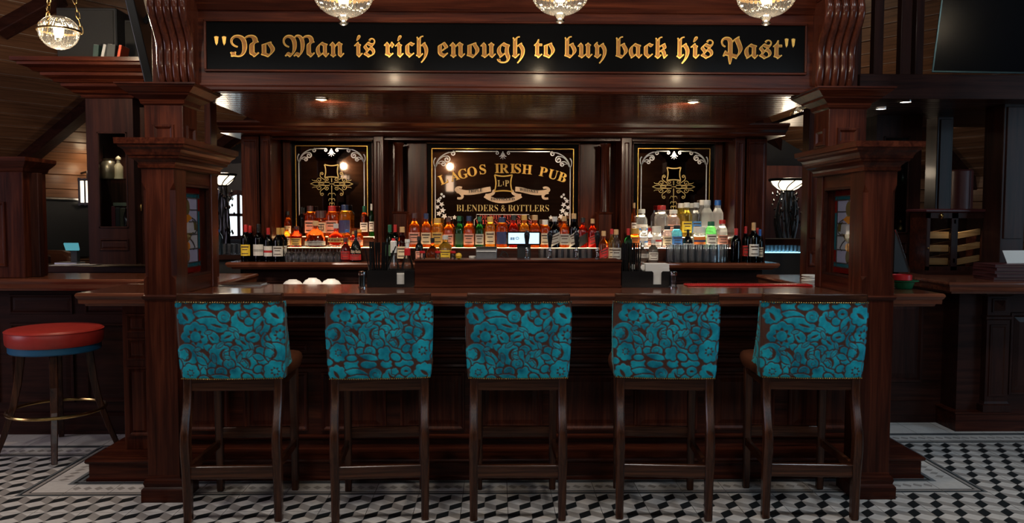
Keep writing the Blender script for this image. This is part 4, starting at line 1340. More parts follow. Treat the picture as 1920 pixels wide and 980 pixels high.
def bottle(px_, ytop, wpx, Y, zbase, prof, glass, cap, lab, desc, group, tilt=0.0, lab2=None, cat='bottle', seg=16, flat=1.0, rot=0.0, name='bottle'):
    body, (cz, cr), (l0, l1) = PROF[prof]
    x_ = X(px_, Y, 440)
    h = Z(ytop, Y, px_) - zbase
    w = wpx * Y / F
    o = link(name, bmesh_part('bottle', (prof, seg), lambda: MB().lathe(body, seg=seg), GL[glass], smooth=True, angle=40))
    o.location = (x_, Y, zbase + 0.0005)
    o.scale = (w, w * flat, h)
    o.rotation_euler = (0, 0, rot)
    tag(o, desc, cat, group)
    if cap:
        c = link('cap', bmesh_part('cap', (prof,), lambda: MB().lathe([(cr, cz), (cr * 1.03, cz + 0.01), (cr, 0.985), (cr * 0.9, 1.0)], seg=14), CP[cap], smooth=True), o, local=True)
    if lab:
        link('label', bmesh_part('label', (prof, tilt, l0, l1), lambda: arc_label(body, l0, l1, tilt), LB[lab]), o, local=True)
    if lab and lab not in ('black', 'navy', 'green') and not lab2:
        dz_ = l1 - l0
        def prints():
            mb_ = MB()
            for q0, q1, wd_ in ((0.74, 0.86, 44), (0.52, 0.60, 30), (0.16, 0.24, 38)):
                t_ = arc_label(body, l0 + dz_ * q0, l0 + dz_ * q1, tilt * wd_ / 64, wd_, 1.05)
                mb_.add(t_.v, t_.f)
            return mb_
        link('label_print', bmesh_part('label_print', (prof, tilt), prints, INK), o, local=True, kind='stuff')
    if lab2:
        link('label_band', bmesh_part('label_band', (prof, tilt, lab2), lambda: arc_label(body, l0 + (l1 - l0) * 0.36, l0 + (l1 - l0) * 0.58, tilt, 62, 1.055), LB[lab2]), o, local=True)
    return o


def at_fr(z): return z
G1 = 'wine bottles on the back counter'
YW = 6.36
bottle(461, 421, 18.5, YW, ZB, 'wine', 'dkgreen', 'red', 'yellow', 'dark wine bottle with yellow label and red capsule at the counter end', G1, lab2=None)
bottle(469, 423, 16, YW + 0.1, ZB, 'wine', 'dkgreen', 'red', None, 'dark wine bottle half hidden behind the yellow-labelled bottle', G1)
bottle(485, 420, 20, YW, ZB, 'wine', 'black', 'black', 'white', 'dark wine bottle with white label and black capsule next to the yellow label', G1, lab2='silver')
bottle(503, 427, 16.5, YW, ZB, 'wine', 'black', 'red', 'white', 'slim dark wine bottle with white label and red capsule', G1, lab2='red')
bottle(522, 427, 20, YW, ZB, 'wine', 'dkgreen', 'gold', 'white', 'dark wine bottle with large white label and gold capsule', G1)
bottle(530, 427, 18, YW + 0.1, ZB, 'wine', 'dkgreen', 'gold', 'white', 'dark wine bottle with gold capsule tucked behind the large white label', G1)
G2 = 'amber bottles on the lit step by the wine'
Y1, Y2 = 6.545, 6.668
for a in ((540, 396, 14, 'tall', 'amber', 'black', 'cream', 'slim amber bottle with black cap at the shelf end'), (566, 388, 13, 'wine', 'black', 'black', None, 'slim black bottle in front of the mirror edge'),
          (582, 386, 20, 'wide', 'amber', 'dark', 'pink', 'amber whisky bottle with tan label in the upper amber row'), (602, 395, 22, 'jar', 'amber', 'dark', 'cream', 'square-shouldered amber bottle with brushed black sign on cream label'),
          (623, 386, 24, 'wide', 'amber', 'red', 'pink', 'broad amber whisky bottle with red cap in the upper row'), (647, 384, 22, 'wide', 'gold', 'navy', 'navy', 'golden bottle with blue cap and navy label'),
          (683, 386, 15, 'wine', 'cognac', 'green', 'white', 'dark red bottle with green capsule and white label'), (697, 382, 10, 'wine', 'green', 'white', 'white', 'slim green bottle with white cap by the pilaster'),
          (570, 389, 12, 'wine', 'cognac', 'black', None, 'slim dark bottle peeping out beside the black one')):
    yy = Y2 if a[0] != 570 else Y2 + 0.05
    bottle(a[0], a[1], a[2], yy, ZT2, a[3], a[4], a[5], a[6], a[7], G2)
for a in ((538, 424, 15, 'spirit', 'amber', 'cork', 'cream', 'small amber bottle with cream label at the shelf end'), (556, 424, 21, 'spirit', 'red', 'dark', 'gold', 'red-brown cognac bottle with gold label'),
          (592, 414, 42, 'fan', 'cognac', 'cork', 'silver', 'squat fan-shaped dark cognac decanter'), (630, 419, 32, 'globe', 'red', 'silver', 'gold', 'round ruby cognac decanter with gold medallion'),
          (651, 430, 14, 'tall', 'amber', 'blue', 'gold', 'slim amber bottle with blue stopper'), (674, 430, 15, 'tall', 'amber', 'gold', 'pink', 'slim amber bottle with gold stopper'),
          (663, 434, 14, 'spirit', 'red', 'gold', 'orange', 'small orange bottle between the blue and gold stoppers')):
    bottle(a[0], a[1], a[2], Y1, ZT1, a[3], a[4], a[5], a[6], a[7], G2, flat=0.6 if a[3] in ('fan', 'globe') else 1.0)
G3 = 'bottles on the back counter beside the straw caddy'
for a in ((648, 446, 18, 'spirit', 'red', 'dark', 'red', 'orange-red liqueur bottle with red label behind the straw caddy'), (667, 432, 23, 'fan', 'black', 'black', 'red', 'black cognac bottle with red band beside the straw caddy'),
          (731, 421, 19, 'wine', 'green', 'green', 'green', 'green bottle with green cap behind the straws'), (741, 421, 16, 'wine', 'dkgreen', 'red', 'black', 'dark green bottle with red cap behind the straws'),
          (754, 425, 21, 'spirit', 'cognac', 'cork', 'cream', 'brown liqueur bottle with cream label beside the spray bottle'), (786, 443, 15, 'tall', 'dkgreen', 'black', 'pink', 'dark bottle with black stopper behind the raised bar box'),
          (811, 446, 26, 'globe', 'amber', 'black', None, 'round amber decanter behind the jars on the box'), (835, 441, 24, 'spirit', 'yellow', 'silver', 'yellow', 'pale yellow bottle behind the jars on the box'),
          (1132, 433, 18, 'spirit', 'amber', 'cork', 'red', 'half-full whisky bottle with slanted red label by the tap handle'), (1147, 429, 14, 'spirit', 'yellow', 'red', 'cream', 'pale bottle with dark red cap behind the silver label'),
          (1155, 430, 20, 'spirit', 'clear', 'cork', 'silver', 'clear bottle with white label at the end of the raised box'), (1178, 428, 16, 'wine', 'green', 'red', None, 'green wine bottle with red capsule behind the second caddy'),
          (1205, 452, 24, 'globe', 'clear', 'silver', 'white', 'round clear bottle with grey cap behind the napkins'), (1225, 449, 19, 'spirit', 'clear', 'silver', 'white', 'clear rum bottle with white label and red emblem behind the napkins')):
    bottle(a[0], a[1], a[2], 6.36, ZB, a[3], a[4], a[5], a[6], a[7], G3, tilt=0.10 if 'slanted' in a[7] else 0.0)
G4 = 'whisky bottles on the lit middle step'
for a in ((777, 399, 22, 'spirit', 'amber', 'dark', 'pink', 'first amber whisky bottle of the middle row, tan label and dark cap'), (799, 400, 20, 'spirit', 'amber', 'navy', 'cream', 'amber whisky bottle with plain cream label and navy cap'),
          (820, 409, 22, 'wide', 'gold', 'gold', 'gold', 'pale golden bottle with gold cap and gold label'), (841, 407, 20, 'spirit', 'amber', 'dark', 'pink', 'amber-red bottle with dark cap behind the yellow bottle'),
          (861, 405, 17, 'spirit', 'green', 'green', 'green', 'bright green whisky bottle with green cap in the middle row'), (879, 405, 21, 'spirit', 'amber', 'navy', 'pink', 'orange whisky bottle with pink label and navy cap'),
          (899, 406, 17, 'spirit', 'green', 'green', 'silver', 'dark green whisky bottle with grey-green label behind the receipt printer'), (919, 406, 19, 'wide', 'gold', 'gold', 'cream', 'golden whiskey bottle with arched cream label'),
          (941, 407, 22, 'wide', 'amber', 'navy', 'navy', 'amber bottle with dark blue label and navy capsule'), (963, 403, 20, 'tall', 'red', 'black', 'white', 'ruby bottle with black cap above the till screen'),
          (983, 403, 20, 'tall', 'gold', 'gold', 'gold', 'yellow-gold bottle with gold cap above the till screen'), (1003, 403, 20, 'tall', 'amber', 'cork', 'white', 'amber bottle with tan cap above the till screen'),
          (1022, 412, 19, 'wide', 'amber', 'white', 'cream', 'amber bottle with white stopper beside the till screen'), (1040, 406, 21, 'spirit', 'black', 'silver', 'silver', 'black whisky bottle with slanted silver label'),
          (1058, 405, 20, 'spirit', 'amber', 'cork', 'silver', 'amber whisky bottle with square grey label and cork top'), (1076, 400, 20, 'spirit', 'black', 'cork', 'silver', 'tall black whisky bottle with slanted silver label and cork top'),
          (1093, 408, 18, 'spirit', 'red', 'black', 'black', 'red-amber whisky bottle with slanted black label'), (1111, 410, 17, 'spirit', 'red', 'cork', 'red', 'red whisky bottle with slanted red label at the row end')):
    bottle(a[0], a[1], a[2], 6.548, ZT1, a[3], a[4], a[5], a[6], a[7], G4, tilt=0.10 if 'slanted' in a[7] else 0.0)
G5 = 'clear spirit bottles on the white lit step'
for a in ((1188, 380, 10, 'tall', 'amber', 'cork', 'white', 'slim amber bottle by the pilaster at the clear bottles'), (1203, 392, 22, 'vodka', 'clear', 'white', 'white', 'clear bottle with white and blue label, first of the upper clear row', 'blue'),
          (1240, 385, 27, 'vodka', 'clear', 'red', None, 'big clear vodka bottle with bright red cap'), (1262, 393, 26, 'vodka', 'pink', 'white', 'pink', 'clear bottle with pink label and white cap'),
          (1276, 381, 18, 'vodka', 'yellow', 'white', None, 'yellow vodka bottle behind its twin in the upper row'), (1287, 380, 20, 'vodka', 'yellow', 'white', 'yellow', 'yellow vodka bottle with yellow seal in the upper row'),
          (1297, 381, 16, 'vodka', 'clear', 'silver', None, 'clear vodka bottle tucked behind the blue-sealed one'), (1305, 380, 19, 'vodka', 'clear', 'silver', 'blue', 'clear vodka bottle with round blue seal'),
          (1316, 375, 18, 'vodka', 'frost', 'white', None, 'frosted white bottle behind its taller twin'), (1325, 375, 22, 'vodka', 'frost', 'silver', None, 'frosted white bottle with silver top in the upper row'), (1345, 375, 21, 'vodka', 'frost', 'blue', None, 'frosted bottle with bright blue cap at the upper row end')):
    bottle(a[0], a[1], a[2], Y2 if 'tucked' not in a[7] and 'behind' not in a[7] else Y2 + 0.045, ZT2, a[3], a[4], a[5], a[6], a[7], G5, lab2=a[8] if len(a) > 8 else None)
for a in ((1190, 428, 18, 'jar', 'amber', 'gold', 'orange', 'orange bottle with wide neck under the slim amber one'), (1207, 425, 17, 'vodka', 'clear', 'white', 'white', 'clear bottle with small white and blue label in the lower clear row', 'blue'),
          (1218, 427, 13, 'spirit', 'clear', 'red', 'pink', 'slim clear bottle with dark red cap in the lower row'), (1231, 424, 19, 'jar', 'clear', 'white', 'white', 'clear bottle with white label and red disc in the lower row', 'red'),
          (1251, 423, 19, 'wide', 'pink', 'black', 'cream', 'pale gin bottle with cream oval label and black cap'), (1269, 422, 21, 'wide', 'blue', 'black', 'blue', 'pale blue gin bottle with black cap'),
          (1290, 430, 20, 'fan', 'black', 'black', 'silver', 'dark pointed bottle with grey label beside the blue gin'), (1311, 425, 24, 'jar', 'clear', 'white', 'orange', 'round clear bottle with orange and blue label', 'navy'),
          (1333, 415, 21, 'wide', 'lime', 'green', 'white', 'bright green gin bottle with white band'), (1354, 412, 21, 'vodka', 'clear', 'red', 'pink', 'clear gin bottle with red cap and pink label at the lower row end')):
    bottle(a[0], a[1], a[2], Y1, ZT1, a[3], a[4], a[5], a[6], a[7], G5, lab2=a[8] if len(a) > 8 else None)
G6 = 'wine bottles at the far counter end'
for a in ((1380, 428, 19, 'black', 'red', None, 'dark wine bottle with red capsule next to the tumblers', 0), (1398, 424, 15, 'dkgreen', 'red', 'red', 'dark wine bottle with red label behind the white-labelled one', 0.08),
          (1413, 417, 20, 'black', 'cork', 'white', 'tall dark wine bottle with white label and cork top', -0.03), (1425, 430, 13, 'dkgreen', 'blue', 'cream', 'slim green wine bottle with blue capsule and cream label', 0.02), (1420, 427, 14, 'black', 'red', None, 'dark wine bottle with red capsule hidden behind the cork-topped one', 0.12)):
    bottle(a[0], a[1], a[2], 6.36 + a[7], ZB, 'wine', a[3], a[4], a[5], a[6], G6)
# print on a few labels
def label_text(px_, Y, y0, y1, wpx, s, mat, parent_desc, fontfn=serif):
    par = next(o for o in SC.objects if o.get('label') == parent_desc)
    a, b = P(px_ - wpx / 2, y1, Y), P(px_ + wpx / 2, y0, Y)
    bpy.context.view_layer.update()
    o = put_text(fontfn(s), a.x, b.x, a.z, b.z, Y, mat, None, 'label_print')
    o.parent = par
    o.matrix_parent_inverse = par.matrix_world.inverted()
    o['kind'] = 'stuff'
label_text(1225, 6.36 - 0.048, 463, 466.5, 15, 'BACARDI', BLKM, 'clear rum bottle with white label and red emblem behind the napkins')
label_text(602, 6.675 - 0.060, 421, 431, 10, '\u5c71', BLKM, 'square-shouldered amber bottle with brushed black sign on cream label', lambda s: s)
label_text(667, 6.36 - 0.058, 468, 476, 18, 'Remy Martin', CREAMP, 'black cognac bottle with red band beside the straw caddy')

# glasses -----------------------------------------------------------
wg = MB().lathe([(0.030, 0.0), (0.036, 0.02), (0.039, 0.045), (0.034, 0.072), (0.018, 0.092), (0.005, 0.10), (0.004, 0.145), (0.010, 0.152), (0.032, 0.156), (0.032, 0.158)], seg=16).mesh('wine_glass', TUMB, smooth=True, angle=50)
for row, yy in enumerate((6.33, 6.43)):
    for k in range(8):
        o = link('wine_glass', wg)
        o.location = (X(541 + k * 13 + row * 6, yy, 480), yy, ZB + 0.0005)
        o.scale = (0.82, 0.82, 0.82)
        tag(o, 'upturned wine glass in the %s row under the amber bottles' % ('front', 'rear')[row], 'glass', 'upturned wine glasses, %s row' % ('front', 'rear')[row])
tb = MB().lathe([(0.001, 0.0), (0.026, 0.0), (0.030, 0.004), (0.034, 0.14), (0.0325, 0.14), (0.0275, 0.018), (0.001, 0.016)], seg=12).mesh('tumbler', TUMB)
for row, yy in enumerate((6.31, 6.385, 6.46)):
    for k in range(8):
        o = link('tumbler', tb)
        o.location = (X(1256 + k * 13.6 + row * 4, yy, 480), yy, ZB + 0.0005)
        tag(o, 'tall clear tumbler in the %s row before the clear spirit bottles' % ('front', 'middle', 'rear')[row], 'glass', 'tumblers on the back counter, %s row' % ('front', 'middle', 'rear')[row])
for k in range(9):
    o = link('tumbler', tb)
    yy = 6.30 if k % 2 else 6.37
    o.location = (X(1016 + k * 11, yy, 478), yy, ZB + 0.0005)
    o.scale = (0.85, 0.85, 0.75)
    tag(o, 'short clear tumbler in the row behind the beer taps', 'glass', 'tumblers behind the beer taps')

# ------------------------------------------------------------------ blue velvet bar stools
def velvet_mat():
    m, t, b = nt('teal_cut_velvet')
    L = t.links.new
    at = t.nodes.new('ShaderNodeAttribute'); at.attribute_name = 'pile'
    tc = t.nodes.new('ShaderNodeTexCoord')
    n = t.nodes.new('ShaderNodeTexNoise'); n.inputs['Scale'].default_value = 14; n.inputs['Detail'].default_value = 5
    n2 = t.nodes.new('ShaderNodeTexNoise'); n2.inputs['Scale'].default_value = 420; n2.inputs['Detail'].default_value = 2
    r = t.nodes.new('ShaderNodeValToRGB')
    e = r.color_ramp.elements
    e[0].position, e[0].color = 0.34, (0.003, 0.16, 0.25, 1)
    e[1].position, e[1].color = 0.66, (0.013, 0.47, 0.62, 1)
    br = t.nodes.new('ShaderNodeValToRGB')
    br.color_ramp.elements[0].color = (0.045, 0.016, 0.011, 1)
    br.color_ramp.elements[1].color = (0.12, 0.05, 0.035, 1)
    mx = t.nodes.new('ShaderNodeMixRGB')
    L(tc.outputs['Object'], n.inputs['Vector']); L(tc.outputs['Object'], n2.inputs['Vector'])
    L(n.outputs['Fac'], r.inputs[0]); L(n2.outputs['Fac'], br.inputs[0])
    L(at.outputs['Fac'], mx.inputs[0]); L(br.outputs[0], mx.inputs[1]); L(r.outputs[0], mx.inputs[2])
    L(mx.outputs[0], b.inputs['Base Color'])
    bp = t.nodes.new('ShaderNodeBump'); bp.inputs['Strength'].default_value = 0.25; bp.inputs['Distance'].default_value = 0.002
    L(n2.outputs['Fac'], bp.inputs['Height']); L(bp.outputs[0], b.inputs['Normal'])
    setp(b, rough=0.75, spec=0.2, sheen=0.35, sheenr=0.35)
    b.inputs['Sheen Tint'].default_value = (0.35, 0.85, 0.95, 1)
    return m


VELVET = velvet_mat()


def velvet_pattern(x, y):
    """cut-velvet flowers, leaves and scrolls; x, y in the units of one repeat 1340 x 910; returns pile 0..1"""
    pile = np.zeros_like(x)

    def rot(cx, cy, a):
        a = math.radians(a)
        dx, dy = x - cx, y - cy
        return dx * math.cos(a) + dy * math.sin(a), -dx * math.sin(a) + dy * math.cos(a)

    def put(d, cut=None, gap=16):
        nonlocal pile
        pile = np.where(d < gap, 0.0, pile)
        ins = d < 0
        if cut is not None: ins &= ~cut
        pile = np.where(ins, 1.0, pile)

    def scal(cx, cy, R, n, amp=0.10, ph=0.0, sx=1.0, sy=1.0, a=0):
        u, v = rot(cx, cy, a)
        u, v = u / sx, v / sy
        r = np.hypot(u, v); th = np.arctan2(v, u) + ph
        return r - R * (1 - amp + amp * 2 * np.abs(np.cos(n * th / 2)) - amp * 0.6)

    def ell(cx, cy, rx, ry, a=0):
        u, v = rot(cx, cy, a)
        return (np.hypot(u / rx, v / ry) - 1) * min(rx, ry)

    def ves(cx, cy, l, w, a):
        u, v = rot(cx, cy, a)
        k = np.clip(1 - (u / l) ** 2, 0, None)
        return np.where(np.abs(u) < l, np.abs(v) - w * k, 99.0)

    def flower(cx, cy, R, n, r0, r1):
        u, v = x - cx, y - cy
        r = np.hypot(u, v); th = np.arctan2(v, u)
        saw = np.abs(((th / (2 * math.pi) * n) % 1) - 0.5) * 2
        hole = (r > r0) & (r < r0 + (r1 - r0) * saw)
        put(scal(cx, cy, R, n, 0.08), hole)

    def spiralcut(cx, cy, R, a0, turns=1.1, w=7):
        u, v = x - cx, y - cy
        r = np.hypot(u, v); th = (np.arctan2(v, u) - math.radians(a0)) % (2 * math.pi)
        t = 1 - r / R
        return (np.abs((th / (2 * math.pi) - t * 1.6 + 0.5) % 1 - 0.5) * r * 2 * math.pi * 0.55 < w) & (r > R * 0.18) & (r < R * 0.92)

    def crescent(cx, cy, R, ix, iy, r, br, n=0):
        d = scal(cx, cy, R, n, 0.06) if n else ell(cx, cy, R, R)
        sx_, sy_ = cx - ix, cy - iy
        q = max(math.hypot(sx_, sy_), 1.0)
        sx_, sy_ = (sx_ / q, sy_ / q)
        put(d, (ell(ix, iy, r, r) < 0) & ~(ell(ix - sx_ * r * 0.42, iy - sy_ * r * 0.42, r * 0.96, r * 0.96) < 0))
        lobe = scal(ix - sx_ * r * 0.30, iy - sy_ * r * 0.30, br * 1.05, 5, 0.16)
        if np.any(lobe < 0):
            nonlocal pile
            pile = np.where((lobe > -2) & (lobe < 9) & (ell(ix, iy, r, r) < 6), 0.0, pile)

    def stroke(pts, w):
        d = np.full_like(x, 1e9)
        for (ax, ay), (bx_, by_) in zip(pts[:-1], pts[1:]):
            px_, py_ = x - ax, y - ay
            vx, vy = bx_ - ax, by_ - ay
            t = np.clip((px_ * vx + py_ * vy) / (vx * vx + vy * vy), 0, 1)
            d = np.minimum(d, np.hypot(px_ - t * vx, py_ - t * vy))
        put(d - w)

    x0 = x
    for sh in (-1340, 0, 1340):
        x = x0 + sh
        for shy in (-910, 0, 910):
            yb_ = y
            y = yb_ + shy
            if (x.max() > -150 and x.min() < 1490) and (y.max() > -150 and y.min() < 1060):
                put(scal(350, 75, 80, 7, 0.10, 0, 1.3, 0.85)); put(ell(540, 65, 95, 44)); put(ell(755, 60, 72, 48)); put(ell(960, 58, 112, 46)); put(ell(60, 40, 60, 40))
                put(scal(165, 180, 108, 8, 0.10), ves(160, 185, 62, 22, 55) < 0)
                put(ves(400, 165, 140, 50, 8))
                put(ves(490, 275, 215, 82, 14), ves(530, 285, 78, 14, 16) < 0)
                put(ell(620, 180, 74, 70), spiralcut(620, 180, 70, 200))
                crescent(830, 245, 135, 845, 175, 74, 42, 9)
                put(ell(905, 235, 52, 46)); put(ell(980, 150, 62, 56), ell(980, 150, 25, 13) < 0)
                put(ves(1050, 290, 125, 92, 100), ves(1050, 285, 62, 24, 100) < 0)
                put(scal(1195, 170, 118, 8, 0.10), ves(1200, 175, 62, 22, 35) < 0)
                flower(275, 412, 168, 8, 62, 105)
                put(ves(495, 425, 120, 56, 52), ves(470, 430, 36, 12, 50) < 0)
                put(scal(660, 410, 78, 8, 0.10, 0, 1.25, 0.8, -25), ves(655, 412, 52, 14, -25) < 0)
                put(scal(830, 485, 88, 7, 0.10, 0, 1.1, 0.85, 40), ves(830, 480, 50, 14, 40) < 0)
                put(ell(945, 420, 78, 58), ell(940, 420, 38, 13, -10) < 0)
                put(ves(1075, 460, 100, 40, 95)); put(ell(1120, 430, 38, 34))
                flower(1255, 400, 118, 8, 40, 80)
                crescent(165, 625, 132, 140, 622, 82, 58)
                put(ves(430, 540, 70, 42, 20)); put(ell(650, 520, 56, 40, -20))
                crescent(555, 615, 128, 625, 622, 76, 44, 9)
                put(ell(745, 575, 68, 62), spiralcut(745, 575, 64, 60))
                put(ves(960, 560, 72, 40, -40)); put(ell(1030, 580, 60, 44, 20))
                put(ves(370, 745, 160, 78, 78)); put(ves(330, 690, 80, 36, 40)); put(ves(455, 745, 74, 42, -60)); put(ell(455, 820, 58, 42, 10)); put(ves(340, 850, 90, 40, 100))
                crescent(870, 700, 128, 838, 725, 72, 42, 9)
                stroke([(700, 600), (705, 660), (745, 740), (810, 810), (900, 835)], 30)
                put(ell(655, 730, 66, 60), spiralcut(655, 730, 60, 120))
                put(ell(1050, 690, 62, 52)); put(ves(1000, 650, 70, 34, 20))
                crescent(1195, 612, 124, 1140, 605, 74, 56)
                put(ell(560, 820, 66, 56), spiralcut(560, 820, 60, 20)); put(ves(560, 890, 130, 34, 10))
                put(scal(735, 850, 84, 5, 0.14)); put(ell(860, 890, 62, 42, 30)); put(ves(985, 880, 80, 42, 30)); put(ell(990, 790, 54, 42, -30))
                for (vx, vy, va, vl, vw) in ((720, 330, 20, 70, 26), (760, 395, 65, 60, 24), (560, 505, -35, 64, 24), (925, 520, 70, 60, 22), (1130, 520, 30, 70, 26), (900, 610, -50, 64, 24), (480, 660, 80, 66, 26), (300, 600, 35, 58, 22), (1080, 780, -40, 74, 28), (640, 650, 15, 50, 20), (780, 660, -70, 60, 22), (430, 360, -10, 52, 20), (1010, 330, 130, 60, 22), (290, 560, -20, 50, 20)):
                    put(ves(vx, vy, vl, vw, va), np.abs(rot(vx, vy, va)[1]) < 2.5, 10)
                flower(190, 835, 108, 7, 26, 50)
                flower(1180, 825, 132, 7, 30, 62)
                put(ves(1310, 760, 90, 40, 110)); put(ell(1330, 900, 50, 44)); put(ell(50, 740, 46, 60)); put(ell(345, 900, 60, 34))
            y = yb_
    return pile


def stool_back(shift):
    """upholstered back: one sheet wrapped round the rear and both sides, the flowers standing proud as cut pile"""
    zt, zb_ = 1.107, 0.717
    step = 0.0023
    nv = int((zt - zb_) / step)
    half, nside = 0.262, 44
    nb_ = int(2 * half / step)
    us = np.concatenate([np.linspace(-1, 0, nside, endpoint=False), np.linspace(0, 1, nb_), np.linspace(1, 2, nside + 1)[1:]])
    V_, U_g = np.meshgrid(np.linspace(0, 1, nv), us, indexing='ij')      # V 0 top .. 1 bottom
    wd = half - 0.012 * V_ ** 1.5
    side = 0.042 + 0.175 * V_ ** 2.2
    yb0 = -0.262 + 0.035 * V_
    xs = np.where(U_g < 0, -wd, np.where(U_g > 1, wd, -wd + 2 * wd * U_g))
    curve = 0.022 * (1 - (xs / half) ** 2)
    ysd = np.where(U_g < 0, -U_g * side, np.where(U_g > 1, (U_g - 1) * side, 0))
    rr = 0.014
    edge = np.minimum(np.abs(xs + wd), np.abs(xs - wd))
    rnd = np.where((U_g >= 0) & (U_g <= 1), np.clip(1 - edge / rr, 0, 1) ** 2 * rr, 0)
    squeeze = np.where((U_g < 0) | (U_g > 1), -np.sign(xs) * np.clip(1 - ysd / rr, 0, 1) ** 2 * 0.0, 0)
    # pillow: thicker towards the middle of the height, tucked in at top and bottom
    puff = 0.010 * np.sin(np.pi * np.clip(V_, 0, 1)) ** 0.5
    ys = yb0 - curve + ysd + rnd - np.where((U_g >= 0) & (U_g <= 1), puff, puff * 0.0)
    xs = xs + squeeze + np.where((U_g < 0) | (U_g > 1), np.sign(xs) * puff * 0.4, 0)
    zs = zt + (zb_ - zt) * V_
    dist = np.where(U_g < 0, U_g * side - wd, np.where(U_g > 1, wd + (U_g - 1) * side, -wd + 2 * wd * U_g))
    pu = (dist + 0.262) / 0.524 * 1260 + 40
    pv = V_ * 900 + 10 + shift
    pile = velvet_pattern(pu, pv)
    k = pile.copy()                                                   # soften the pile edge a little
    for ax in (0, 1): k = (np.roll(k, 1, ax) + 2 * k + np.roll(k, -1, ax)) / 4
    rel = 0.0016 * k
    ys = ys - np.where((U_g >= 0) & (U_g <= 1), rel, 0)
    xs = xs + np.where(U_g < 0, -rel, np.where(U_g > 1, rel, 0))
    R_, C_ = V_.shape
    co = np.stack([xs, ys, zs], -1).reshape(-1, 3)
    idx = np.arange(R_ * C_).reshape(R_, C_)
    fa = np.stack([idx[:-1, :-1], idx[1:, :-1], idx[1:, 1:], idx[:-1, 1:]], -1).reshape(-1, 4)
    me = bpy.data.meshes.new('upholstered_back')
    me.vertices.add(len(co)); me.vertices.foreach_set('co', co.ravel())
    me.loops.add(fa.size); me.loops.foreach_set('vertex_index', fa.ravel())
    me.polygons.add(len(fa)); me.polygons.foreach_set('loop_start', np.arange(0, fa.size, 4)); me.polygons.foreach_set('loop_total', np.full(len(fa), 4))
    me.update(calc_edges=True)
    a = me.attributes.new('pile', 'FLOAT', 'POINT')
    a.data.foreach_set('value', k.ravel().astype(np.float32))
    me.materials.append(VELVET)
    me.shade_smooth()
    me.validate()
    return me


BACK = {s: stool_back(s) for s in (0, 240)}


def plan_rail(z0, z1, half, yoff, th, dy=0.0):
    """curved rail following the back's plan curve"""
    rings = []
    for i in range(15):
        x_ = -half + 2 * half * i / 14
        y_ = yoff - 0.022 * (1 - (x_ / 0.262) ** 2)
        rings.append([(x_, y_, z0), (x_, y_ + th, z0), (x_, y_ + th + dy, z1), (x_, y_ + dy, z1)])
    return MB().rings(rings)


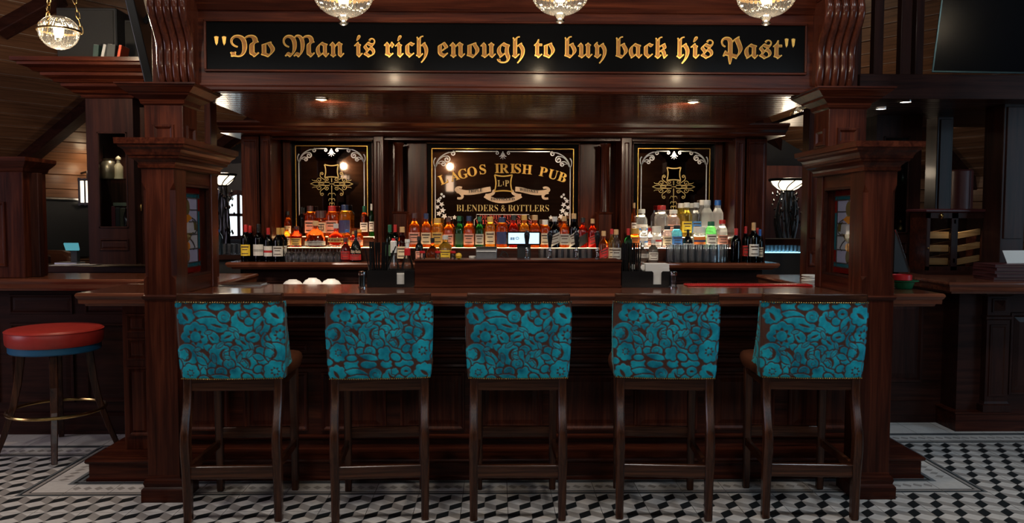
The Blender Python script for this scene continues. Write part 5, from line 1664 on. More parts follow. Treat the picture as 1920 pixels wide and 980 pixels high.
def make_stool(x_, y_, shift, label, rz=0.0):
    r = E('bar_stool', (x_, y_, 0), label, 'bar stool', 'blue velvet bar stools', rz=rz)
    K = dict(parent=r, local=True)
    back = link('backrest', BACK[shift], r, local=True)
    MBx('front_lining', lambda: MB().rings([[(-0.258, -0.217, 1.106), (0.258, -0.217, 1.106), (0.245, -0.252, 1.106), (-0.245, -0.252, 1.106)], [(-0.246, -0.02, 0.718), (0.246, -0.02, 0.718), (0.235, -0.215, 0.718), (-0.235, -0.215, 0.718)]]), BRLEA, back)
    def nails():
        mb = MB()
        n_ = 46
        for row, z_, yo, hf in ((0, 1.1035, -0.266, 0.258), (1, 0.7205, -0.236, 0.246)):
            for i in range(n_):
                a = -hf + 2 * hf * i / (n_ - 1)
                yy = yo - 0.022 * (1 - (a / 0.262) ** 2) * (1 if row == 0 else 1)
                mb.rings([[(a + q * 0.0046 * math.cos(k * math.pi / 3), yy - d_, z_ + q * 0.0046 * math.sin(k * math.pi / 3)) for k in range(6)] for q, d_ in ((1, -0.002), (1, 0.002), (0.5, 0.005))])
        return mb
    MBx('brass_nails', nails, BRASS, back, kind='stuff')
    MBx('top_rail', lambda: plan_rail(1.106, 1.146, 0.255, -0.268, 0.05, -0.004), WCHX, r, bevel=0.004)
    for s in (-1, 1):
        xr = 0.222 * s
        path = [(xr, -0.212, 0.735), (xr, -0.214, 0.66), (xr, -0.228, 0.58), (xr, -0.252, 0.50), (xr, -0.268, 0.43), (xr, -0.268, 0.36), (xr, -0.258, 0.28), (xr, -0.252, 0.15), (xr, -0.250, 0.0)]
        MBx('leg' if s < 0 else 'leg_', lambda: MB().bar([(p[0] * 1, p[1], p[2]) for p in path], [0.040, 0.040, 0.040, 0.040, 0.042, 0.044, 0.043, 0.040, 0.038], [0.05, 0.05, 0.052, 0.054, 0.055, 0.054, 0.05, 0.046, 0.042], fine=4), WCH, r, smooth=True, bevel=0.006, angle=30, key='rear%d' % s)
        xf = 0.205 * s
        MBx('leg', lambda: MB().bar([(xf, 0.20, 0.74), (xf, 0.205, 0.4), (xf, 0.21, 0.0)], [0.046, 0.042, 0.036], [0.046, 0.042, 0.036]), WCH, r, bevel=0.005, key='front%d' % s)
        MBx('stretcher', lambda: MB().bar([(0.212 * s, -0.255, 0.27), (0.208 * s, 0.205, 0.27)], 0.022, 0.045), WCHX, r, bevel=0.003, key='ss%d' % s)
        MBx('seat_rail', lambda: MB().bar([(0.218 * s, -0.21, 0.69), (0.208 * s, 0.20, 0.69)], 0.026, 0.06), WCHX, r, bevel=0.003, key='sr%d' % s)
    MBx('stretcher', lambda: MB().box(-0.205, 0.205, -0.268, -0.243, 0.22, 0.285), WCHX, r, bevel=0.003, key='rs')
    MBx('stretcher', lambda: MB().box(-0.19, 0.19, 0.195, 0.22, 0.30, 0.36), WCHX, r, bevel=0.003, key='fs')
    MBx('seat_rail', lambda: MB().box(-0.205, 0.205, -0.226, -0.198, 0.655, 0.722), WCHX, r, bevel=0.003, key='rr')
    MBx('seat_rail', lambda: MB().box(-0.19, 0.19, 0.185, 0.215, 0.66, 0.72), WCHX, r, bevel=0.003, key='fr')
    def seat():
        mb = MB()
        def ring(o, z_): return [(-0.255 - o, -0.17, z_), (0.255 + o, -0.17, z_), (0.262 + o, 0.10, z_), (0.245 + o, 0.225 + o, z_), (0.20, 0.25 + o, z_), (-0.20, 0.25 + o, z_), (-0.245 - o, 0.225 + o, z_), (-0.262 - o, 0.10, z_)]
        return mb.rings([ring(-0.006, 0.715), ring(0.0, 0.722), ring(0.004, 0.745), ring(0.0, 0.768), ring(-0.012, 0.782), ring(-0.05, 0.790), ring(-0.12, 0.792)])
    MBx('seat', seat, BRLEA, r, smooth=True, angle=50)
    return r


_mb = {}


def MBx(name, fn, mat, parent, smooth=False, bevel=0.0, angle=35, key=None, **props):
    k = (name, key, mat.name, parent.name.split('.')[0])
    if k not in _mb: _mb[k] = fn().mesh(name, mat, smooth, bevel, angle)
    return link(name.rstrip('_'), _mb[k], parent, local=True, **props)


YS_ = 4.20
for px_, sh, rz_, lab in ((430, 0, 0.03, 'blue floral velvet bar stool nearest the red round stool'), (704, 240, 0.08, 'blue floral velvet bar stool below the first black straw caddy, second in the row'),
                     (972, 0, 0.0, 'blue floral velvet bar stool in the middle of the row of five'), (1256, 240, -0.08, 'blue floral velvet bar stool below the black napkin caddy, fourth in the row'), (1531, 0, -0.06, 'blue floral velvet bar stool beside the post near the bowls, last in the row')):
    make_stool(X(px_, YS_ - 0.25, 640), YS_, sh, lab, rz_)

# ------------------------------------------------------------------ red round stool
p = PZ(103, 612, 0.80)
rs = E('round_stool', (p.x, 5.21, 0), 'round stool with red leather seat, blue band and brass foot ring', 'bar stool')
rx, ry = X(103, 5.21, 620), 5.21
MB().lathe([(0.0, 0.70), (0.272, 0.70), (0.282, 0.715), (0.285, 0.75), (0.285, 0.785), (0.275, 0.80), (0.262, 0.803), (0.15, 0.812), (0.0, 0.814)], rx, ry, 0, 40, cap=False).build('seat', REDLEA, rs, smooth=True, angle=50)
MB().tube([(rx + 0.284 * math.cos(a * math.pi / 20), ry + 0.284 * math.sin(a * math.pi / 20), 0.79) for a in range(40)], 0.004, 6, closed=True).build('piping', REDLEA, rs, smooth=True)
MB().lathe([(0.0, 0.655), (0.262, 0.655), (0.268, 0.662), (0.268, 0.70), (0.0, 0.70)], rx, ry, 0, 40, cap=False).build('blue_band', BLUEV, rs, smooth=True)
for a in (205, 295, 25, 115):
    c_, s_ = math.cos(math.radians(a)), math.sin(math.radians(a))
    mb = MB()
    t_ = Vector((-s_, c_, 0)); q_ = Vector((c_, s_, 0))
    rr_ = []
    for z_, rad, w in ((0.66, 0.19, 0.05), (0.45, 0.215, 0.046), (0.30, 0.245, 0.042), (0.12, 0.30, 0.038), (0.0, 0.345, 0.034)):
        cpt = Vector((rx, ry, z_)) + q_ * rad
        rr_.append([cpt + t_ * (w / 2) * i + q_ * (w / 2) * j for i, j in ((-1, -1), (1, -1), (1, 1), (-1, 1))])
    mb.rings(rr_).build('leg', WCH, rs, bevel=0.004)
MB().tube([(rx + 0.285 * math.cos(a * math.pi / 24), ry + 0.285 * math.sin(a * math.pi / 24), 0.27) for a in range(48)], 0.011, 8, closed=True).build('foot_ring', BRASS, rs, smooth=True)

# ------------------------------------------------------------------ things on the bar
YX = 4.80
x0_, x1_ = X(776, YX, 520), X(1166, YX, 520)
zx = Z(487, YX)
bx = E('raised_bar_box', ((x0_ + x1_) / 2, YX, HC), 'raised mahogany box on the counter carrying the beer taps', 'bar box')
MB().box(x0_ + 0.005, x1_ - 0.005, YX, YX + 0.22, HC + 0.001, zx - 0.012).build('body', WX, bx, bevel=0.002)
MB().box(x0_, x1_, YX - 0.008, YX + 0.23, zx - 0.012, zx).build('top', WX, bx, bevel=0.003)
MB().box(x0_, x1_, YX - 0.005, YX + 0.005, HC + 0.001, HC + 0.014).build('foot_bead', WX, bx, bevel=0.003)


def caddy(a, b, ytop, label, cut, napkins):
    Yc = 4.80
    xa_, xb_ = X(a, Yc, 525), X(b, Yc, 525)
    r = E('bar_caddy', ((xa_ + xb_) / 2, Yc, HC), label, 'caddy', 'black bar caddies')
    zt_ = Z(ytop, Yc)
    c0, c1 = X(cut[0], Yc, 525), X(cut[1], Yc, 525)
    xm_ = xa_ + (xb_ - xa_) * 0.45
    t = 0.004
    MB().prism_y([(xa_, HC + 0.001), (xb_, HC + 0.001), (xb_, zt_), (c1 + 0.008, zt_), (c1, zt_ - 0.008), (c1, HC + 0.02), (c0, HC + 0.02), (c0, zt_ - 0.008), (c0 - 0.008, zt_), (xa_, zt_)], Yc, Yc + t).build('front_plate', BLKP, r)
    MB().box(xa_, xb_, Yc + 0.14, Yc + 0.14 + t, HC + 0.001, zt_).build('back_plate', BLKP, r)
    for q in (xa_, xm_, xb_ - t): MB().box(q, q + t, Yc + t, Yc + 0.14, HC + 0.001, zt_).build('side_plate', BLKP, r)
    MB().box(xa_, xb_, Yc + t, Yc + 0.14, HC + 0.001, HC + 0.006).build('base_plate', BLKP, r)
    # napkin stack
    mb = MB()
    zn = Z(napkins, Yc)
    k = int((zn - HC - 0.008) / 0.004)
    for i in range(k):
        j = random.uniform(-0.003, 0.003)
        mb.box(xm_ + 0.012 + j, xb_ - 0.010 + j, Yc + 0.010, Yc + 0.128, HC + 0.008 + i * 0.004, HC + 0.008 + i * 0.004 + 0.0032)
    o = mb.build('napkin_stack', PAPER, kind='stuff')
    tag(o, 'stack of folded paper napkins inside the black caddy ' + ('below the rum bottle' if a > 1000 else 'by the spray bottle'), 'napkins')
    return xa_, xm_, Yc, zt_


xa_, xm_, Yc, zt_ = caddy(688, 777, 507, 'black plastic caddy of straws with a spray bottle beside it', (744, 758), 514)
def straws(xs0, xs1, Yc, zlo, ztop, n, lab):
    for i in range(n):
        x_ = xs0 + (xs1 - xs0) * (i % 9) / 8
        y_ = Yc + 0.03 + 0.03 * (i // 9)
        lean = random.uniform(-0.012, 0.012)
        o = MB().tube([(x_, y_, zlo), (x_ + lean, y_ + random.uniform(-0.006, 0.01), ztop + random.uniform(-0.006, 0.004))], 0.0034, 6).build('drinking_straw', BLKP)
        tag(o, lab, 'straw', lab)
straws(xa_ + 0.012, xm_ - 0.012, Yc, HC + 0.008, Z(455, Yc), 27, 'black drinking straw standing in the caddy beside the spray bottle')
for i, (dx, tp) in enumerate(((0.055, 462), (0.04, 470))):
    q = MB().tube([(xm_ - 0.012, Yc + 0.02 + i * 0.02, HC + 0.09), (xm_ - 0.012 + dx, Yc + 0.02, Z(tp, Yc))], 0.0035, 6).build('drinking_straw', BLKP)
    tag(q, 'black drinking straw leaning out of the caddy towards the spray bottle', 'straw', 'leaning straws')
q = MB().tube([(xa_ + 0.012, Yc + 0.05, HC + 0.08), (xa_ - 0.02, Yc + 0.05, Z(466, Yc))], 0.0035, 6).build('drinking_straw', BLKP)
tag(q, 'black drinking straw leaning out towards the amber bottles', 'straw')
xa2, xm2, Yc2, zt2 = caddy(1166, 1259, 508, 'black plastic caddy of straws and napkins under the clear spirit bottles', (1225, 1240), 494)
straws(xa2 + 0.008, xm2 - 0.02, Yc2, HC + 0.008, Z(456, Yc2), 25, 'black drinking straw standing in the caddy beside the napkin stack')
for k, (a, b) in enumerate(((1187, 500), (1206, 501), (1212, 498))):
    c_ = P(a, b, Yc2 + 0.05)
    o = MB().tube([(c_.x, c_.y, HC + 0.03), (c_.x, c_.y, c_.z)], 0.003, 6)
    o.lathe([(0.001, -0.003), (0.016, -0.0025), (0.017, 0.0), (0.016, 0.0025), (0.001, 0.003)], 0, 0, 0, 14)
    n0 = len(o.v) - 70
    o.v[n0:] = [(c_.x + v[0], c_.y + v[2], c_.z + v[1]) for v in o.v[n0:]]
    tag(o.build('drink_stirrer', WHITE), 'white disc-topped drink stirrer in the napkin caddy', 'stirrer', 'white stirrers')

# spray bottle, shakers, jars
p = P(763, 507, 4.95)
sb = E('spray_bottle', (p.x, 4.98, HC), 'clear bottle with red screw collar and white nozzle in the caddy', 'bottle')
MB().lathe([(0.036, 0.03), (0.038, 0.04), (0.038, 0.12), (0.03, 0.15), (0.016, 0.19), (0.014, 0.20)], p.x, 4.98, HC, 18).build('body', GLASS, sb, smooth=True)
MB().lathe([(0.019, 0.185), (0.019, 0.225), (0.014, 0.23)], p.x, 4.98, HC, 16).build('collar', REDPL, sb, smooth=True)
MB().lathe([(0.012, 0.23), (0.012, 0.262), (0.016, 0.265), (0.016, 0.285)], p.x, 4.98, HC, 14).build('nozzle', WHITE, sb, smooth=True)
p = P(737, 507, 4.97)
sb = E('squeeze_bottle', (p.x, 5.0, HC), 'tall clear bottle with pink and red top behind the straws', 'bottle')
MB().lathe([(0.034, 0.0), (0.036, 0.01), (0.036, 0.12), (0.018, 0.18), (0.018, 0.20)], p.x, 5.0, HC + 0.001, 16).build('body', GLASS, sb, smooth=True)
MB().lathe([(0.020, 0.20), (0.020, 0.27), (0.016, 0.275)], p.x, 5.0, HC, 14).build('cap', PAPER, sb, smooth=True)
MB().lathe([(0.012, 0.275), (0.010, 0.29)], p.x, 5.0, HC, 14).build('red_tip', REDPL, sb, smooth=True)
for a, lab in ((679, 'small steel-topped shaker standing beside the first straw caddy'), (1263, 'small steel-topped shaker standing beside the napkin caddy')):
    p = P(a, 530, 4.78)
    s = E('shaker', (p.x, 4.78, HC), lab, 'shaker', 'bar shakers')
    MB().lathe([(0.019, 0.0), (0.02, 0.004), (0.018, 0.012), (0.019, 0.075)], p.x, 4.78, HC + 0.001, 16).build('body', BLKP if a < 1000 else GLASS, s, smooth=True)
    MB().lathe([(0.020, 0.075), (0.021, 0.08), (0.021, 0.094), (0.016, 0.098)], p.x, 4.78, HC + 0.001, 16).build('lid', CHROME, s, smooth=True)
    MB().lathe([(0.024, 0.0), (0.024, 0.006), (0.0205, 0.010)], p.x, 4.78, HC + 0.0005, 16).build('foot', CHROME, s, smooth=True)
for a, lab in ((792, 'first small jar with red lid on the raised box'), (821, 'middle small jar with red lid on the raised box'), (849, 'last small jar with red lid on the raised box')):
    p = P(a, 485, YX + 0.1)
    s = E('condiment_jar', (p.x, YX + 0.1, zx), lab, 'jar', 'jars on the raised box')
    MB().lathe([(0.015, 0.0), (0.0165, 0.004), (0.0165, 0.03), (0.014, 0.036)], p.x, YX + 0.1, zx + 0.0005, 14).build('glass', GLASS, s, smooth=True)
    MB().lathe([(0.0165, 0.036), (0.017, 0.038), (0.017, 0.047), (0.015, 0.049)], p.x, YX + 0.1, zx, 14).build('lid', REDPL, s, smooth=True)
p = P(860, 480, YX + 0.09)
tag(MB().lathe([(0.004, 0), (0.016, 0.006), (0.02, 0.02), (0.014, 0.034), (0.003, 0.038)], p.x, YX + 0.09, zx + 0.0005, 12).build('lemon_piece', plain('lemon_peel', (0.75, 0.45, 0.03), 0.5), smooth=True), 'small yellow lemon piece on the raised box by the jars', 'lemon')

# receipt printer, till screen, tap handles
a, b = P(892, 484, 4.98), P(932, 463, 4.98)
pr = E('receipt_printer', ((a.x + b.x) / 2, 4.98, zx), 'silver receipt printer behind the raised box', 'printer')
MB().prism_x([(4.97, HC + 0.06), (4.97, b.z - 0.025), (4.985, b.z - 0.008), (5.01, b.z), (5.08, b.z), (5.09, HC + 0.06)], a.x, b.x).build('housing', STEEL, pr, bevel=0.004)
MB().box(a.x + 0.01, b.x - 0.01, 4.967, 4.971, b.z - 0.034, b.z - 0.030).build('paper_slot', BLKM, pr)
a, b = P(949, 459, 5.02), P(1015, 434, 5.02)
ts = E('till_screen', ((a.x + b.x) / 2, 5.02, zx), 'small lit till display on a black stand above the raised box', 'screen')
MB().box(a.x, b.x, 5.02, 5.04, a.z, b.z).build('casing', CHROME, ts, bevel=0.008)
MB().box(a.x + 0.014, b.x - 0.014, 5.0185, 5.0215, a.z + 0.008, b.z - 0.008).build('display', emit('till_display', (0.55, 0.80, 0.95), 0.9), ts)
BLUEP = plain('display_blue', (0.01, 0.06, 0.30), 0.5)
q0, q1 = P(957, 449, 5.018), P(965, 445, 5.018)
for i in (0, 1):
    for j in (0, 1):
        MB().box(q0.x + i * 0.014, q0.x + i * 0.014 + 0.012, 5.0175, 5.0185, q0.z + j * 0.008 - 0.001, q0.z + j * 0.008 + 0.005).build('logo_block', BLUEP, ts)
MB().ribbon([(0.010 * math.cos(t * math.pi / 10), 0.0065 * math.sin(t * math.pi / 10)) for t in range(21)], 0.003, (P(970, 446, 5.018).x, 5.018, P(970, 446.5, 5.018).z), (1, 0, 0), (0, 0, 1), (0, -1, 0), 0.001).build('logo_ring', BLUEP, ts)
MB().box((a.x + b.x) / 2 - 0.04, (a.x + b.x) / 2 + 0.045, 5.04, 5.07, HC + 0.02, a.z + 0.02).build('neck', BLKM, ts, bevel=0.003)
MB().stack((a.x + b.x) / 2 - 0.05, (a.x + b.x) / 2 + 0.055, 5.02, 5.12, [(0.02, HC + 0.02), (0.02, HC + 0.04), (0, HC + 0.08)]).build('foot', BLKM, ts)
for k, a in enumerate((988, 1031, 1081, 1120)):
    yy = YX + 0.12
    xx = X(a, yy, 460)
    H_ = Z(432, yy) - zx
    s = E('beer_tap', (xx, yy, zx), ('first', 'second', 'third', 'last')[k] + ' beer tap with black turned handle along the raised box', 'beer tap', 'beer taps')
    MB().lathe([(0.016, 0.0), (0.016, 0.006), (0.008, 0.012), (0.007, H_ * 0.25), (0.011, H_ * 0.28), (0.011, H_ * 0.36), (0.007, H_ * 0.40)], xx, yy, zx + 0.0005, 14).build('spindle', CHROME, s, smooth=True)
    MB().lathe([(0.008, H_ * 0.40), (0.009, H_ * 0.46), (0.016, H_ * 0.74), (0.018, H_ * 0.86), (0.016, H_ * 0.91), (0.008, H_ * 0.94)], xx, yy, zx, 14).build('handle', BLKP, s, smooth=True)
    MB().lathe([(0.004, H_ * 0.93), (0.010, H_ * 0.95), (0.010, H_ * 0.985), (0.004, H_)], xx, yy, zx, 12).build('finial', CHROME, s, smooth=True)
    MB().tube([(xx, yy, zx + H_ * 0.2), (xx, yy - 0.03, zx + H_ * 0.2), (xx, yy - 0.04, zx + H_ * 0.1)], 0.006, 8).build('spout', CHROME, s, smooth=True)
cc = [P(a, b, 5.0) for a, b in ((935, 482), (944, 472), (952, 476), (946, 483), (938, 478), (942, 470), (950, 474), (953, 482))]
tag(MB().tube(cc, 0.0028, 6).build('coiled_cable', BLKM, smooth=True), 'black coiled cable between printer and till screen', 'cable')
cc = P(886, 478, 5.0)
tag(MB().lathe([(0.02, 0), (0.024, 0.03), (0.022, 0.033)], cc.x, 5.03, zx - 0.02, 14).build('white_cup', WHITE, smooth=True), 'small white cup beside the receipt printer', 'cup')

# well behind the counter: steel sink deck, white dishes, drip rails, bar mat
sd = E('sink_deck', (-1.1, 5.1, 0.95), 'brushed steel work deck behind the bar counter', 'work deck')
MB().box(IL + 0.02, -0.35, 5.06, 5.55, 0.93, 0.95).build('deck', STEEL, sd, bevel=0.003)
MB().box(IL + 0.02, IR - 0.02, 5.05, 5.62, 0.0, 0.93).build('cabinet', BLKM, sd)
MB().box(0.55, IR - 0.02, 5.06, 5.55, 0.931, 0.95).build('deck', STEEL, sd, bevel=0.003)
MB().box(0.6, IR - 0.1, 5.2, 5.62, 0.951, 1.02).build('upstand', BLKM, sd)
for k, (a, lab) in enumerate(((549, 'first white oval dish lying behind the counter'), (586, 'middle white oval dish, the highest of three behind the counter'), (621, 'last white oval dish near the steel shaker'))):
    p = P(a, 528, 5.22)
    mb = MB()
    prof = [(0.064, 0.0), (0.066, 0.004), (0.060, 0.022), (0.046, 0.038), (0.028, 0.046), (0.026, 0.050), (0.012, 0.050)]
    mb.lathe(prof, 0, 0, 0, 24)
    mb.v = [(v[0] * 1.02, v[1] * 0.8, v[2]) for v in mb.v]
    o = mb.build('oval_dish', WHITE, smooth=True, angle=60)
    o.location = (X(a, 5.22, 528), 5.22, HC - 0.031)
    o.rotation_euler = (0, 0, 0.1 * (k - 1))
    o.scale = (1, 1, (0.92, 1.12, 1.0)[k])
    tag(o, lab, 'dish', 'white oval dishes')
sh = MB().box(X(540, 5.22, 530), X(660, 5.22, 530), 5.13, 5.42, HC - 0.05, HC - 0.032).build('dish_rack', STEEL)
tag(sh, 'steel tray carrying the three white dishes behind the counter', 'tray')
MB().box(X(540, 5.22, 530) + 0.01, X(660, 5.22, 530) - 0.01, 5.14, 5.41, 0.951, HC - 0.05).build('support', STEEL, sh)
dt = E('drip_tray', (X(470, 5.0, 525), 5.0, HC), 'steel drip tray with rails let into the counter by the screen', 'tray')
p0, p1 = X(420, 4.97, 530), X(500, 4.97, 530)
MB().box(p0, p1, 4.86, 5.03, HC + 0.0005, HC + 0.004).build('plate', STEEL, dt)
for k in range(5):
    MB().tube([(p0 + 0.01, 4.88 + k * 0.032, HC + 0.010), (p1 - 0.01, 4.88 + k * 0.032, HC + 0.010)], 0.004, 6).build('rail', CHROME, dt, smooth=True)
a, b = X(1286, 4.95, 537), X(1520, 4.95, 537)
rm = E('bar_mat', ((a + b) / 2, 4.95, HC), 'long red rubber bar mat on the counter by the napkin caddy', 'bar mat')
MB().box(a, b, 4.91, 5.02, HC + 0.0005, HC + 0.007).build('mat', REDPL, rm, bevel=0.003)
mb = MB()
for k in range(60):
    q = a + 0.01 + (b - a - 0.02) * k / 59
    mb.box(q - 0.003, q + 0.003, 4.915, 5.015, HC + 0.007, HC + 0.010)
mb.build('ribs', REDPL, rm, kind='stuff')
p = P(1505, 520, 5.3)
for k in range(5):
    o = MB().lathe([(0.052, 0.0), (0.054, 0.004), (0.052, 0.008)], p.x + random.uniform(-0.008, 0.008) + 0.06, 5.32 + random.uniform(-0.006, 0.006), HC + 0.001 + k * 0.0085, 18).build('round_coaster', PAPER, smooth=True)
    tag(o, 'white round coaster in the small stack by the bar mat', 'coaster', 'stacked coasters')
# red and green bowls at the outer end of the counter
p = P(1692, 545, 4.7)
gb = E('green_bowl', (p.x + 0.03, 4.75, HC), 'green enamel bowl with wide rim under the red ashtray', 'bowl')
MB().lathe([(0.045, 0.0), (0.05, 0.004), (0.062, 0.04), (0.085, 0.046), (0.086, 0.050), (0.060, 0.046), (0.045, 0.012), (0.001, 0.010)], p.x + 0.03, 4.75, HC + 0.001, 28).build('body', GREENPL, gb, smooth=True)
rb = E('red_ashtray', (p.x + 0.02, 4.75, HC + 0.052), 'red round tin ashtray resting in the green bowl', 'ashtray')
MB().lathe([(0.05, 0.0), (0.056, 0.004), (0.056, 0.034), (0.052, 0.036), (0.050, 0.006), (0.001, 0.006)], p.x + 0.02, 4.75, HC + 0.050, 28).build('body', REDPL, rb, smooth=True)
lp = E('leaning_panel', (p.x + 0.02, 5.0, HC), 'dark folded menu stand leaning against the screen behind the bowls', 'menu stand')
q = [P(1676, 510, 4.95), P(1706, 510, 4.95), P(1679, 430, 4.95)]
MB().prism_y([(v.x, v.z) for v in q], 4.95, 4.965).build('board', BLKM, lp)
MB().tube([q[1], q[2]], 0.005, 6).build('edge_strip', CHROME, lp)

# ------------------------------------------------------------------ lamps
def ribbed(r, prof, seg=72, amp=0.025):
    """vertical ribs on a lathe profile"""
    rings = []
    for rad, z_ in prof:
        rings.append([(rad * (1 + amp * (1 if k % 2 else -1)) * math.cos(2 * math.pi * k / seg), rad * (1 + amp * (1 if k % 2 else -1)) * math.sin(2 * math.pi * k / seg), z_) for k in range(seg)])
    return MB().rings(rings, cap=False)


def pendant(px_, pyb, Y, rpx, label, finial=True, power=8, zc=None):
    R_ = rpx * Y / F
    x_ = X(px_, Y, max(pyb, 0))
    zlow = Z(pyb, Y, px_)
    fin = 0.038 * R_ / 0.135 if finial else 0.0
    zc_ = zlow + fin + R_ * (0.80 if finial else 1.0)
    r = E('pendant_lamp', (x_, Y, zlow), label, 'lamp', 'ribbed glass pendant lamps')
    k = 0.80 if finial else 1.0
    low = [(R_ * math.cos(a), -R_ * k * math.sin(a)) for a in [math.radians(q) for q in (0, 10, 20, 30, 40, 50, 60, 70, 80, 86)]]
    ribbed(R_, low).build('lower_glass', GLOBE, r, smooth=True, angle=20, local=True).location = (0, 0, zc_ - zlow)
    up = [(R_ * math.cos(a), R_ * 0.8 * math.sin(a)) for a in [math.radians(q) for q in (2, 14, 28, 42, 56, 70)]]
    ribbed(R_, up).build('upper_glass', GLOBE, r, smooth=True, angle=20, local=True).location = (0, 0, zc_ - zlow)
    if finial:
        MB().lathe([(0.001, 0.0), (0.016, 0.004), (0.022, 0.012), (0.014, 0.022), (0.020, 0.030), (0.028, 0.037), (0.02, 0.045)], 0, 0, 0, 16).build('finial', GLOBE, r, smooth=True, local=True)
    MB().rings([[(q * math.cos(2 * math.pi * i / 40), q * math.sin(2 * math.pi * i / 40), z_) for i in range(40)] for q, z_ in ((R_ * 1.02, -R_ * 0.06), (R_ * 1.08, -R_ * 0.05), (R_ * 1.08, R_ * 0.05), (R_ * 1.02, R_ * 0.06), (R_ * 1.02, -R_ * 0.06))], cap=False).build('brass_band', BRASSD, r, local=True).location = (0, 0, zc_ - zlow)
    MB().lathe([(0.02, 0.0), (0.028, 0.02), (0.03, 0.05), (0.02, 0.075), (0.006, 0.085)], 0, 0, 0, 14).build('bulb', BULB, r, smooth=True, local=True).location = (0, 0, zc_ - zlow - 0.04)
    for a in (30, 150, 270):
        c_, s_ = math.cos(math.radians(a)), math.sin(math.radians(a))
        mb = MB()
        for i in range(9):
            f0, f1 = i / 9, (i + 1) / 9
            q0 = Vector((c_ * R_ * 1.1 * (1 - f0 * 0.55), s_ * R_ * 1.1 * (1 - f0 * 0.55), f0 * 0.42))
            q1 = Vector((c_ * R_ * 1.1 * (1 - f1 * 0.55), s_ * R_ * 1.1 * (1 - f1 * 0.55), f1 * 0.42))
            m_ = (q0 + q1) / 2
            dd = (q1 - q0).normalized()
            w_ = Vector((-s_, c_, 0)) if i % 2 else dd.cross(Vector((-s_, c_, 0)))
            mb.tube([m_ + dd * (0.030 * math.cos(t * math.pi / 5)) + w_ * (0.011 * math.sin(t * math.pi / 5)) for t in range(10)], 0.0028, 5, closed=True)
        mb.build('chain', BRASS, r, smooth=True, local=True, kind='stuff').location = (0, 0, zc_ - zlow)
    MB().lathe([(0.05, 0.42), (0.05, 0.43), (0.008, 0.45), (0.008, 4.6 - zc_)], 0, 0, 0, 12).build('stem', BRASSD, r, smooth=True, local=True).location = (0, 0, zc_ - zlow)
    point('pendant_light', (x_, Y, zc_ - 0.10 if not finial else zc_ - 0.06), power, (1.0, 0.80, 0.56), 0.03)
    return r


pendant(644, 48, 3.75, 53, 'ribbed glass pendant lamp hanging before the word Man', power=15)
pendant(1050, 44, 3.75, 52, 'ribbed glass pendant lamp hanging before the word to', power=15)
pendant(1436, 48, 3.75, 53, 'ribbed glass pendant lamp hanging before the word Past', power=15)
pendant(111, 93, 5.3, 34, 'ribbed glass globe lamp on brass chains before the black speaker', finial=False, power=30)
pendant(1512, 245, 8.6, 26, 'distant ribbed glass pendant lamp behind the column', power=3)

